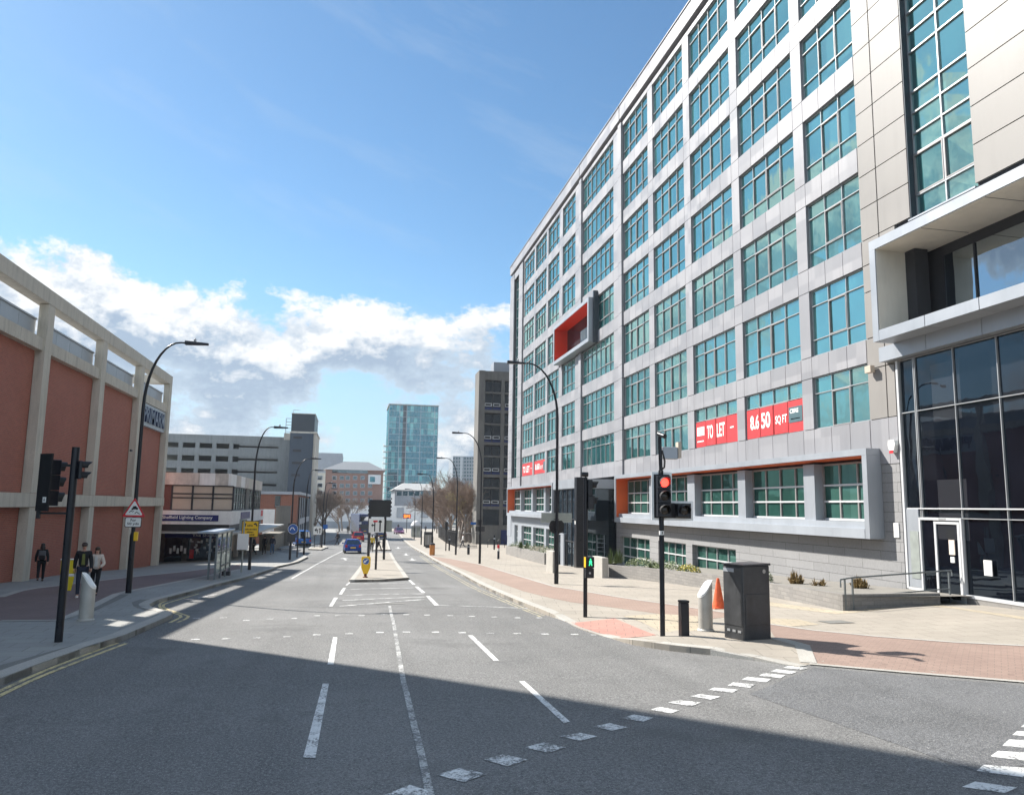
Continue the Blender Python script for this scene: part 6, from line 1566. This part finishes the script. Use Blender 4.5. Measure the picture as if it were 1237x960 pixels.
    if detail:
        f = MB(); y = hd[1]+.088*k
        for sx in (-.031, .031): f.lathe([(.004*k, -.006*k), (.0115*k, 0), (.004*k, .006*k)], 8, Matrix.Translation((sx*k, y, hd[2]-.01*k)))
        f.build('eyes', 'hair_black', t, (0, 0, 0))
        f = MB(); f.add([(0, y+.03*k, hd[2]-.05*k), (-.016*k, y-.004*k, hd[2]-.055*k), (.016*k, y-.004*k, hd[2]-.055*k), (0, y-.002*k, hd[2]+.0*k)], [(0, 1, 3), (0, 3, 2), (0, 2, 1), (1, 2, 3)]); f.build('nose', 'skin', t, (0, 0, 0))
        f = MB(); f.box(-.022*k, .022*k, y-.02*k, y+.0*k, hd[2]-.083*k, hd[2]-.074*k); f.build('mouth', 'sign_red', t, (0, 0, 0))
    if extra: extra(t, k, N)
    return t
def pack(t, k, N):
    m = MB(); m.box(-.15*k, .15*k, -.29*k, -.12*k, 1.02*k, 1.42*k); o = m.build('backpack', 'cloth_grey', t, (0, 0, 0), bevel=.05, smooth=True)
    MB().box(-.11*k, .11*k, -.325*k, -.29*k, 1.05*k, 1.22*k).build('pocket', 'cloth_black', o, (0, 0, 0), bevel=.015)
def shirt(mat):
    def f(t, k, N):
        MB().prism([(-.055, .0), (.055, .0), (.04, .36), (-.04, .36)], 0, .012, basis((0, .122*k, 1.04*k), (-1, 0, 0), (0, .03, 1))).build('shirt', mat, t, (0, 0, 0))
    return f
B = ('cloth_black', 'cloth_black', 'cloth_black')
gw = gp_(48, 702.5)
person('dark haired person in black with a grey backpack walking beside the brick wall', gw, math.radians(18), 1.66, B, .24, .16, 1, extra=pack, long_hair=True, slim=.95)
gm = gp_(97, 721)
person('tall man in a dark cap, black coat and white soled shoes behind the steel bollard', gm, math.radians(195), 1.80, ('cloth_black', 'cloth_navy', 'cloth_white'), .2, .12, 1, extra=shirt('cloth_olive'), hair='hair_brown', cap=True)
gf = G(113.5, 718.5, .12)
person('woman with long dark hair in a cream jacket walking beside the man in black', gf, math.radians(185), 1.64, ('cloth_cream', 'cloth_black', 'cloth_black'), .2, .1, -1, extra=shirt('cloth_white'), long_hair=True, slim=.9, hair='hair_brown', arms={-1: ((-.26, .02, 1.13), (-.15, .13, 1.02))})
def far(px_, py_, lab, yaw, cl, h=1.72, dz=.12, **k): person(lab, G(px_, py_, dz), math.radians(yaw), h, cl, detail=False, **k)
far(559, 662.5, 'walker in white and grey clothes striding past the dark railings', 90, ('cloth_white', 'cloth_grey', 'cloth_white'), stride=.34)
far(457, 665.5, 'figure in white and dark trousers crossing behind the twin arrow sign', -90, ('cloth_white', 'cloth_black', 'cloth_black'), stride=.34)
far(449, 666.5, 'figure in a yellow top standing at the back of the refuge', 0, ('cloth_yellow', 'cloth_black', 'cloth_black'), stride=.05)
far(328.5, 669, 'person in a dark top and pale jeans under the shop canopy', 180, ('cloth_navy', 'cloth_denim', 'cloth_black'))
far(319, 669.5, 'person in black standing in the shade of the shop canopy, left of the jeans', 160, B, stride=.08)
far(306, 670.5, 'dim figure in dark clothes by the shop window, behind the yellow notice lamp', 90, ('cloth_navy', 'cloth_black', 'cloth_black'))
far(407.5, 658, 'distant pedestrian in black crossing the left side of the road', 60, B, dz=0., stride=.34)
far(420, 644.5, 'far figure in black on the pavement left of the bus', 0, B)
far(481, 640, 'far figure in dark clothes near the end of the road, above the maroon car', 0, B)
far(514, 643, 'far walker in a navy coat on the right pavement, behind the advertising panel', 0, ('cloth_navy', 'cloth_black', 'cloth_black'))
far(525, 641.5, 'far walker in dark clothes on the right pavement near the railings', 30, B)
# ------------------------------------------------------------------ vehicles
def car(name, label, g, yaw, mat, L=4.1, W=1.74, Hh=1.48, plate_m='sign_yellow', van=False):
    t = thing(name, label, 'van' if van else 'car', g, yaw)
    # stations along y (front +): (y, half width low, z low, z belt, roof z, half width roof)
    S = [(-L/2, .80, .42, .80), (-L/2+.06, .95, .30, .92), (-L/2+.5, 1.0, .24, .96), (-.6, 1.0, .22, .93), (.5, 1.0, .22, .92), (L/2-1.0, 1.0, .22, .88), (L/2-.35, .97, .26, .74), (L/2-.05, .88, .32, .62), (L/2, .78, .40, .55)]
    if van: S = [(y, a, b, c+.12) for y, a, b, c in S]
    vs = []; n = 8; w = W/2; m = MB()
    for y, a, z0, z1 in S:
        q = [(-a*w*.92, z0), (-a*w, z0+.12), (-a*w, (z0+z1)/2+.06), (-a*w*.93, z1), (a*w*.93, z1), (a*w, (z0+z1)/2+.06), (a*w, z0+.12), (a*w*.92, z0)]
        vs += [(x, y, z) for x, z in q]
    fs = [(i*n+k, i*n+(k+1) % n, (i+1)*n+(k+1) % n, (i+1)*n+k) for i in range(len(S)-1) for k in range(n)]; fs += [list(range(n))[::-1], [(len(S)-1)*n+k for k in range(n)]]
    m.add(vs, [f[::-1] for f in fs]); m.build('body', mat, t, (0, 0, 0), smooth=True, bevel=.0)
    yb, yf = (-L/2+.12, L/2-1.05) if not van else (-L/2+.08, L/2-.9); zb, zr = .90, Hh
    ry0, ry1 = (-L/2+.55, .35) if not van else (-L/2+.15, .7)
    def cab(i, zt, ins): return [(-w*.90+i, yb+i*ins, zb), (w*.90-i, yb+i*ins, zb), (w*.90-i, yf-i*ins, zb), (-w*.90+i, yf-i*ins, zb), (-w*.70+i, ry0+i*ins, zt), (w*.70-i, ry0+i*ins, zt), (w*.70-i, ry1-i*ins, zt), (-w*.70+i, ry1-i*ins, zt)]
    FS = [(3, 2, 1, 0), (4, 5, 6, 7), (0, 1, 5, 4), (1, 2, 6, 5), (2, 3, 7, 6), (3, 0, 4, 7)]
    MB().add(cab(.0, zr-.05, 1), FS).build('windows', 'car_glass', t, (0, 0, 0), bevel=.03)
    r = MB(); c = cab(0, zr-.05, 1)
    r.add([(-w*.71, ry0-.03, zr-.07), (w*.71, ry0-.03, zr-.07), (w*.71, ry1+.03, zr-.07), (-w*.71, ry1+.03, zr-.07), (-w*.62, ry0+.1, zr), (w*.62, ry0+.1, zr), (w*.62, ry1-.1, zr), (-w*.62, ry1-.1, zr)], FS)
    for (p, q) in ((0, 4), (1, 5), (2, 6), (3, 7)): r.tube([c[p], c[q]], .045, 6)
    for sx in (-1, 1): r.tube([(sx*w*.905, -.35, zb), (sx*w*.715, -.28, zr-.05)], .04, 6)
    r.build('roof', mat, t, (0, 0, 0), bevel=.01)
    for sx in (-1, 1):
        for y in (-L/2+.75, L/2-.78):
            T = basis((sx*w*.90, y, .31), (0, 1, 0), (0, 0, 1)); o = MB().lathe([(.17, -.10), (.30, -.10), (.315, -.06), (.315, .06), (.30, .10), (.17, .10)], 18, T).build('wheel', 'rubber', t, (0, 0, 0), smooth=True)
            MB().lathe([(.01, -.105), (.19, -.11), (.20, -.08), (.20, .08), (.19, .11), (.01, .105)], 14, T).build('rim', 'chrome', o, (0, 0, 0))
        MB().cbox((sx*w*.80, -L/2+.04, .78), (.22, .12, .24)).build('tail_light', 'lens_red', t, (0, 0, 0), bevel=.02)
        MB().cbox((sx*w*.68, L/2-.09, .58), (.32, .16, .15)).build('headlight', 'chrome', t, (0, 0, 0), bevel=.03)
        MB().cbox((sx*(w+.07), .62, .95), (.16, .12, .13)).build('mirror', mat, t, (0, 0, 0), bevel=.03)
    MB().cbox((0, -L/2-.005, .62), (.52, .03, .12)).build('number_plate', plate_m, t, (0, 0, 0))
    m = MB(); m.box(-w*.9, w*.9, -L/2-.03, -L/2+.1, .30, .44); m.box(-w*.86, w*.86, L/2-.14, L/2+.02, .30, .44); m.build('bumper', 'rubber' if van else mat, t, (0, 0, 0), bevel=.03)
    return t
def vat(px_, py_): return G(px_, py_, 0)
head_ = math.radians(3)
car('blue_hatchback', 'bright blue hatchback driving away, nearest car on the road', vat(425, 667.5), head_, 'car_blue', 3.9, 1.68, 1.43)
car('red_hatchback', 'red hatchback driving away ahead of the blue one', vat(432, 653.8), head_, 'car_red', 4.0, 1.74, 1.48)
car('maroon_car', 'maroon car coming towards the camera on the right carriageway', vat(482, 645), math.pi+.1, 'car_maroon', 4.4, 1.8, 1.48, 'white_sign')
car('navy_car', 'dark navy car half hidden behind the posts of the message board', vat(459.5, 650.5), head_, 'car_navy', 4.3, 1.78, 1.46)
car('parked_van', 'blue van parked in the side street by the stair tower', vat(364.5, 659.5), math.radians(8), 'van_blue', 4.9, 1.9, 1.95, van=True)
g = vat(435, 645); t = thing('double_decker_bus', 'dark blue and silver double decker bus seen from behind', 'bus', g, math.radians(10))
m = MB(); m.box(-1.25, 1.25, -5.2, 5.2, .35, 4.3); m.build('body', 'bus_navy', t, (0, 0, 0), bevel=.12)
m = MB(); m.box(1.252, 1.27, -4.9, 5, .6, 1.2); m.box(1.252, 1.27, -4.9, 5, 2.15, 2.75); m.box(1.252, 1.27, -4.9, 5, 3.75, 4.1); m.build('side_panel', 'bus_silver', t, (0, 0, 0))
m = MB(); m.box(1.252, 1.275, -4.8, 4.9, 1.2, 2.14); m.box(1.252, 1.275, -4.8, 4.9, 2.76, 3.74); m.build('side_window', 'car_glass', t, (0, 0, 0))
MB().box(-1.05, 1.05, -5.23, -5.201, 2.85, 3.8).build('rear_window', 'car_glass', t, (0, 0, 0), bevel=.01); MB().box(-1.0, 1.0, -5.23, -5.201, 1.3, 2.2).build('engine_cover', 'panel_dark', t, (0, 0, 0))
for sx in (-1, 1):
    MB().cbox((sx*1.05, -5.21, 1.2), (.2, .04, .5)).build('tail_light', 'lens_red', t, (0, 0, 0)); MB().cbox((sx*1.03, -5.215, 2.45), (.42, .04, .42)).build('lamp_panel', 'white_sign', t, (0, 0, 0))
    for y in (-2.9, 3.1): MB().lathe([(.2, -.14), (.48, -.14), (.5, 0), (.48, .14), (.2, .14)], 16, basis((sx*1.12, y, .5), (0, 1, 0), (0, 0, 1))).build('wheel', 'rubber', t, (0, 0, 0), smooth=True)
MB().cbox((0, -5.21, .85), (.55, .03, .13)).build('number_plate', 'sign_yellow', t, (0, 0, 0))
# ------------------------------------------------------------------ bare trees
def tree_mesh(seed, h, spread, depth=6):
    r = random.Random(seed); tr = MB(); cr = MB()
    def grow(p, d, L, rad, lev, mb):
        n = 3 if lev < 3 else 2; pts = [p]; q = p.copy(); dd = d.copy()
        for i in range(n):
            dd = (dd+Vector((r.uniform(-.16, .16), r.uniform(-.16, .16), r.uniform(-.02, .16)))).normalized(); q = q+dd*(L/n); pts.append(q.copy())
        mb.tube(pts, [rad*(1-.35*i/n) for i in range(n+1)], 6 if lev < 2 else 3, cap=False)
        if lev >= depth: return
        for i in range(3+(1 if lev in (2, 3, 4) else 0)):
            a = r.uniform(0, 6.283); s_ = r.uniform(.45, .95)*spread
            up = dd.orthogonal().normalized(); side = (up*math.cos(a)+dd.cross(up)*math.sin(a)).normalized()
            nd_ = (dd+side*s_+Vector((0, 0, .12))).normalized(); f = r.uniform(.35, 1.)
            j = min(n-1, int(f*n)); b = pts[j].lerp(pts[j+1], f*n-j)
            grow(b, nd_, L*r.uniform(.58, .80), max(.013, rad*.58), lev+1, cr)
    for k in range(r.choice((1, 2))): grow(Vector((.15*k, 0, -.2)), Vector((r.uniform(-.1, .1)+.12*k, r.uniform(-.1, .1), 1)).normalized(), h*.33, .02*h*.9, 0, tr)
    return tr.mesh('trunk', 'bark', True), cr
_tm = []
for i in range(3):
    tm, cr = tree_mesh(20+i, 9.0, 1.0 if i else .85)
    _tm.append((tm, cr.mesh('crown', 'twig'), cr.mesh('crown', 'twig_olive')))
TG = 'bare winter trees'
def tree(x, y, s, kind, rot, lab, olive=False, grp=TG):
    t = thing('bare_tree', lab, 'tree', (x, y, gz(x, y)+.05), rot, grp); t.scale = (1.28*s, 1.28*s, 1.28*s)
    link('trunk', _tm[kind][0], t, (0, 0, 0)); link('crown', _tm[kind][2 if olive else 1], t, (0, 0, 0))
WOOD = 'bare brown tree in the clump behind the dark railings'
for i, (a, Y, s) in enumerate(((536, 150, 1.05), (541, 138, 1.1), (546, 128, 1.1), (552, 122, 1.12), (558, 118, 1.1), (564, 116, 1.12), (569, 114.5, 1.05), (545, 150, 1.2), (556, 140, 1.25), (566, 132, 1.2), (532, 168, 1.05), (529, 185, 1.0))):
    x = xat(a, Y); tree(x, Y, s, i % 3, i*1.3, WOOD)
tree(xat(571, 118.), 118., 1.12, 0, 2.2, 'olive tinged bare tree closest to the concrete slab block', True, None)
tree(xat(566.5, 121.), 121., 1.2, 1, .4, 'bare tree in the clump, just left of the olive tinged one by the slab block', False, None)
for i, (a, Y, s) in enumerate(((384, 150, .95), (390, 165, 1.15), (393, 160, 1.1))): tree(xat(a, Y), Y, s, i % 3, 2+i, 'bare street tree on the left near the white lane sign', grp='bare street trees at left')
for i, (a, Y, s) in enumerate(((412, 200, 1.05), (415, 210, 1.1), (424, 215, 1.))): tree(xat(a, Y), Y, s, (i+1) % 3, 1+i, 'bare street tree left of the bus', grp='bare trees by the bus')
# ------------------------------------------------------------------ planting
def plant(g, label, mat, n, h, w, kind='blade', seed=1, mat2=None, name='planter_plant'):
    r = random.Random(seed); t = thing(name, label, 'plant', g); m = MB(); m2 = MB()
    tf = [(r.uniform(-.55, .55)*w, r.uniform(-.4, .4)*w, r.uniform(.55, 1.)) for _ in range(4)]
    for i in range(n):
        a = r.uniform(0, 6.283); rr_ = w*math.sqrt(r.random()); 
        if kind == 'blade':
            q_ = w*r.random(); tx, ty_, k_ = tf[i % 4]; b = Vector((tx+q_*.25*math.cos(a), ty_+q_*.25*math.sin(a), 0)); tip = Vector((tx+q_*math.cos(a)*.9*k_+r.uniform(-.05, .05), ty_+q_*math.sin(a)*.9*k_, k_*h*(1-.75*(q_/w)**1.5)*r.uniform(.4, 1.15))); mid = (b+tip)/2+Vector((0, 0, h*.13)); s = Vector((-math.sin(a), math.cos(a), 0))*r.uniform(.012, .026)
            m.add([b-s, b+s, mid+s*.9, mid-s*.9, tip], [(0, 1, 2, 3), (3, 2, 4)])
        else:
            z = h*(1-(rr_/w)**2)**.5*r.uniform(.25, 1.05); c = Vector((rr_*math.cos(a), rr_*math.sin(a), z)); u = Vector((r.uniform(-1, 1), r.uniform(-1, 1), r.uniform(-.6, 1))).normalized(); v = u.orthogonal().normalized(); s = r.uniform(.025, .055)
            (m2 if mat2 and r.random() < .45 else m).add([c-u*s, c+v*s*.55, c+u*s, c-v*s*.55], [(0, 1, 2, 3)])
    m.build('leaves', mat, t, (0, 0, 0))
    if m2.v: m2.build('flowers', mat2, t, (0, 0, 0))
def ps(px_, py_, X): p = atX(px_, py_, X); return p
def bed(px_, X, dz=-.1):
    # on the near planter's soil
    r = ray(px_, 680); y = r.y/r.x*X; return Vector((X, y, ztop(X, y)-.08))
plant(bed(966, 16.3), 'rusty orange spiky plant in the brick planter, against the stone wall', 'leaf_rust', 220, .62, .45, seed=1)
plant(bed(990, 16.4), 'small dry tufted plant right of the rusty spiky one', 'leaf_rust', 120, .34, .35, seed=2, mat2=None)
plant(bed(1043, 17.2), 'straw coloured spiky plant behind the handrail', 'leaf_rust', 200, .62, .5, seed=3)
plant(bed(832, 15.6), 'low bush covered in yellow flowers in the brick planter', 'leaf', 700, .38, .55, 'bush', 4, 'flower_yellow')
plant(bed(744, 15.6), 'spiky dark green plant at the far end of the brick planter', 'leaf', 260, .95, .6, seed=5)
plant(bed(775, 15.5), 'low spreading green bush in the brick planter, below the first ground floor window', 'leaf', 900, .5, .9, 'bush', 6, 'leaf_pale')
plant(bed(806, 15.5), 'low pale green bush left of the yellow flowers', 'leaf_pale', 700, .45, .75, 'bush', 7, 'leaf')
plant(bed(790, 15.6), 'tufted green plant between the two low bushes', 'leaf', 160, .5, .45, seed=8)
plant(bed(925, 15.4), 'little green weed growing by the near planter wall just right of the cabinet', 'leaf', 250, .5, .25, 'bush', 9)
for i, (f, X, k, mt, h, w, lab) in enumerate(((.05, 16, 'bush', 'leaf_pale', .55, .8, 'pale green bush at the far end of the far planter'), (.3, 16.2, 'blade', 'leaf', 1.25, .9, 'tall spiky green plant in the far planter'), (.5, 15.6, 'bush', 'leaf', .7, 1., 'dark green bush in the middle of the far planter'), (.68, 15.2, 'bush', 'leaf_rust', .6, .9, 'brownish bush in the far planter'), (.88, 15.0, 'bush', 'leaf_pale', .65, .9, 'yellowish green bush at the near end of the far planter'))):
    y = fa_.y+(fb_.y-fa_.y)*f; x = fa_.x+(fb_.x-fa_.x)*f+.9; plant(Vector((x, y, zt2(x, y)-.1)), lab, mt, 500 if k == 'bush' else 200, h, w, k, 30+i, 'leaf' if k == 'bush' else None)
# ------------------------------------------------------------------ sun, sky, camera
EXPOSURE = .95; CLOUD_SEED = 8.4; SKY_SAT = 1.08; SKY_VAL = .85; SKY_TINT = (.84, 1.0, 1.0); SKY_LOW = (2.55, 3.25, 4.25)
CLOUD_THIN = (3.7, 4.3, 4.9); CLOUD_THICK = (2.15, 2.7, 3.45); CLOUD_LIT = (5.9, 5.85, 5.75)
sdir = Vector((-.70, .714, 0)).normalized(); EL = math.radians(41)
tosun = Vector((sdir.x*math.cos(EL), sdir.y*math.cos(EL), math.sin(EL)))
sun = bpy.data.lights.new('sun', 'SUN'); sun.energy = 5.0; sun.angle = math.radians(.53); sun.color = (1., .95, .87)
so_ = bpy.data.objects.new('sun', sun); COL.objects.link(so_); so_.rotation_euler = tosun.to_track_quat('Z', 'Y').to_euler()
W_ = bpy.data.worlds.new('World'); sc.world = W_; W_.use_nodes = True; nt = W_.node_tree
bg = nt.nodes['Background']; bg.inputs['Strength'].default_value = .096
sk = nd(nt, 'ShaderNodeTexSky'); sk.sky_type = 'NISHITA'; sk.sun_disc = False; sk.sun_elevation = EL
sk.sun_rotation = math.atan2(tosun.x, tosun.y); sk.altitude = 80; sk.air_density = 1.0; sk.dust_density = .25; sk.ozone_density = 2.2
tc = nd(nt, 'ShaderNodeTexCoord'); vec = tc.outputs['Generated']
s = nd(nt, 'ShaderNodeSeparateXYZ'); lk(nt, vec, s.inputs[0])
az = val(nt, 'ARCTAN2', s.outputs[0], s.outputs[1]); el = val(nt, 'ARCSINE', s.outputs[2])
# cumulus bank low in the sky, drawn in angles: u along the horizon, v up
back = rng(nt, val(nt, 'COSINE', az), .15, -.35)       # unseen taller bank added behind the camera, brightened to lift the shade
def dens(dv, du=0.):
    e = val(nt, 'ADD', el, dv); a_ = val(nt, 'ADD', az, du)
    c = nd(nt, 'ShaderNodeCombineXYZ'); lk(nt, a_, c.inputs[0]); lk(nt, val(nt, 'MULTIPLY', e, 1.5), c.inputs[1]); c.inputs[2].default_value = CLOUD_SEED
    n1 = nd(nt, 'ShaderNodeTexNoise'); n1.inputs['Scale'].default_value = 9; n1.inputs['Detail'].default_value = 9; n1.inputs['Roughness'].default_value = .64; n1.inputs['Distortion'].default_value = .1; lk(nt, c.outputs[0], n1.inputs['Vector'])
    n2 = nd(nt, 'ShaderNodeTexNoise'); n2.inputs['Scale'].default_value = 3.4; n2.inputs['Detail'].default_value = 2; lk(nt, c.outputs[0], n2.inputs['Vector'])
    n = val(nt, 'ADD', val(nt, 'MULTIPLY', val(nt, 'SUBTRACT', n1.outputs['Fac'], .5), 1.15), val(nt, 'ADD', .5, val(nt, 'MULTIPLY', val(nt, 'SUBTRACT', n2.outputs['Fac'], .5), .95)))
    # the bank's top falls from left to right
    top = val(nt, 'ADD', math.radians(14.0), val(nt, 'MULTIPLY', val(nt, 'MULTIPLY', val(nt, 'SUBTRACT', -.12, az), 1., clamp=True), .08))
    top = val(nt, 'ADD', top, val(nt, 'MINIMUM', val(nt, 'MULTIPLY', val(nt, 'SUBTRACT', -.42, az), .8, clamp=True), .14))
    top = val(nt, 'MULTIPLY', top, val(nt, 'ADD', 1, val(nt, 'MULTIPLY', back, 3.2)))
    rel = val(nt, 'DIVIDE', e, top)
    cr = nd(nt, 'ShaderNodeFloatCurve'); cv = cr.mapping.curves[0]
    P = [(0, .44), (.14, .52), (.28, .61), (.38, .62), (.46, .57), (.54, .53), (.64, .61), (.78, .665), (.92, .62), (1.03, .50), (1.12, .33), (1.3, .14), (2.0, .08)]
    cv.points[0].location = (0, P[0][1]); cv.points[1].location = (1, P[-1][1])
    for x, y in P[1:-1]: cv.points.new(x/2, y)
    cr.mapping.update(); lk(nt, val(nt, 'MULTIPLY', rel, .5), cr.inputs['Value'])
    return val(nt, 'ADD', n, val(nt, 'MULTIPLY', val(nt, 'SUBTRACT', cr.outputs[0], .5), 1.0))
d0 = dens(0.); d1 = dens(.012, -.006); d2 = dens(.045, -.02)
alpha = rng(nt, d0, .49, .585)
lit = rng(nt, val(nt, 'ADD', val(nt, 'MULTIPLY', val(nt, 'SUBTRACT', d0, d1), 1.7), val(nt, 'MULTIPLY', val(nt, 'SUBTRACT', d0, d2), 1.5)), .02, .52)
thick = rng(nt, d0, .50, .70)
shade = mixc(nt, thick, CLOUD_THIN, CLOUD_THICK)
cl_ = mixc(nt, 1., mixc(nt, lit, shade, CLOUD_LIT), mixc(nt, back, (1, 1, 1), (1.8, 1.8, 1.8)), 'MULTIPLY')  # added cloud behind the camera made brighter as fill
haze = rng(nt, el, .0, .26, .75, 0.)
hs = nd(nt, 'ShaderNodeHueSaturation'); hs.inputs['Saturation'].default_value = SKY_SAT; hs.inputs['Value'].default_value = SKY_VAL; lk(nt, sk.outputs[0], hs.inputs['Color'])
tint = mixc(nt, 1., hs.outputs[0], SKY_TINT, 'MULTIPLY')
skyc = mixc(nt, haze, tint, SKY_LOW)
cw_ = nd(nt, 'ShaderNodeCombineXYZ'); lk(nt, val(nt, 'MULTIPLY', az, 1.2), cw_.inputs[0]); lk(nt, val(nt, 'ADD', val(nt, 'MULTIPLY', el, 5.), val(nt, 'MULTIPLY', az, 1.6)), cw_.inputs[1])
wisp = rng(nt, noise(nt, cw_.outputs[0], 2.2, 8, .62), .52, .80, 0, .30)      # thin high wisps
skyc = mixc(nt, wisp, skyc, CLOUD_THIN)
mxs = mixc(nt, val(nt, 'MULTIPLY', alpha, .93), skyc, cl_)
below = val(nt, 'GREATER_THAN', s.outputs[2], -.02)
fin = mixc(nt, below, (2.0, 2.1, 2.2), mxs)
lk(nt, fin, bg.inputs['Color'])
cam = bpy.data.cameras.new('camera'); cam.sensor_width = 36; cam.lens = F/1237*36; cam.clip_start = .1; cam.clip_end = 6000
co = bpy.data.objects.new('camera', cam); COL.objects.link(co)
Rm = Matrix((( _X.x, -_X.y, -_X.z), (_d1.x, -_d1.y, -_d1.z), (_up.x, -_up.y, -_up.z))).to_4x4()
co.matrix_world = Matrix.Translation(CAMP) @ Rm
sc.camera = co
vs_ = sc.view_settings; vs_.view_transform = 'Standard'; vs_.look = 'None'; vs_.gamma = 1; vs_.exposure = EXPOSURE; vs_.use_curve_mapping = False
sc.cycles.max_bounces = 6; sc.cycles.diffuse_bounces = 3; sc.cycles.glossy_bounces = 3; sc.cycles.use_denoising = True
sc.cycles.caustics_reflective = False; sc.cycles.caustics_refractive = False; sc.cycles.sample_clamp_indirect = 6

# the day's thin haze: one even box of air round the street, the sky wholly outside it
hm = bpy.data.materials.new('haze_air'); hm.use_nodes = True; hn = hm.node_tree; hn.nodes.clear()
ho = nd(hn, 'ShaderNodeOutputMaterial'); pv = nd(hn, 'ShaderNodeVolumePrincipled'); pv.inputs['Color'].default_value = (.82, .90, 1., 1); pv.inputs['Density'].default_value = .00022; pv.inputs['Anisotropy'].default_value = .2
lk(hn, pv.outputs[0], ho.inputs['Volume']); M['haze_air'] = hm
struct(MB().box(-130, 130, -60, 560, -24, 80).build('haze', 'haze_air'), 'stuff')
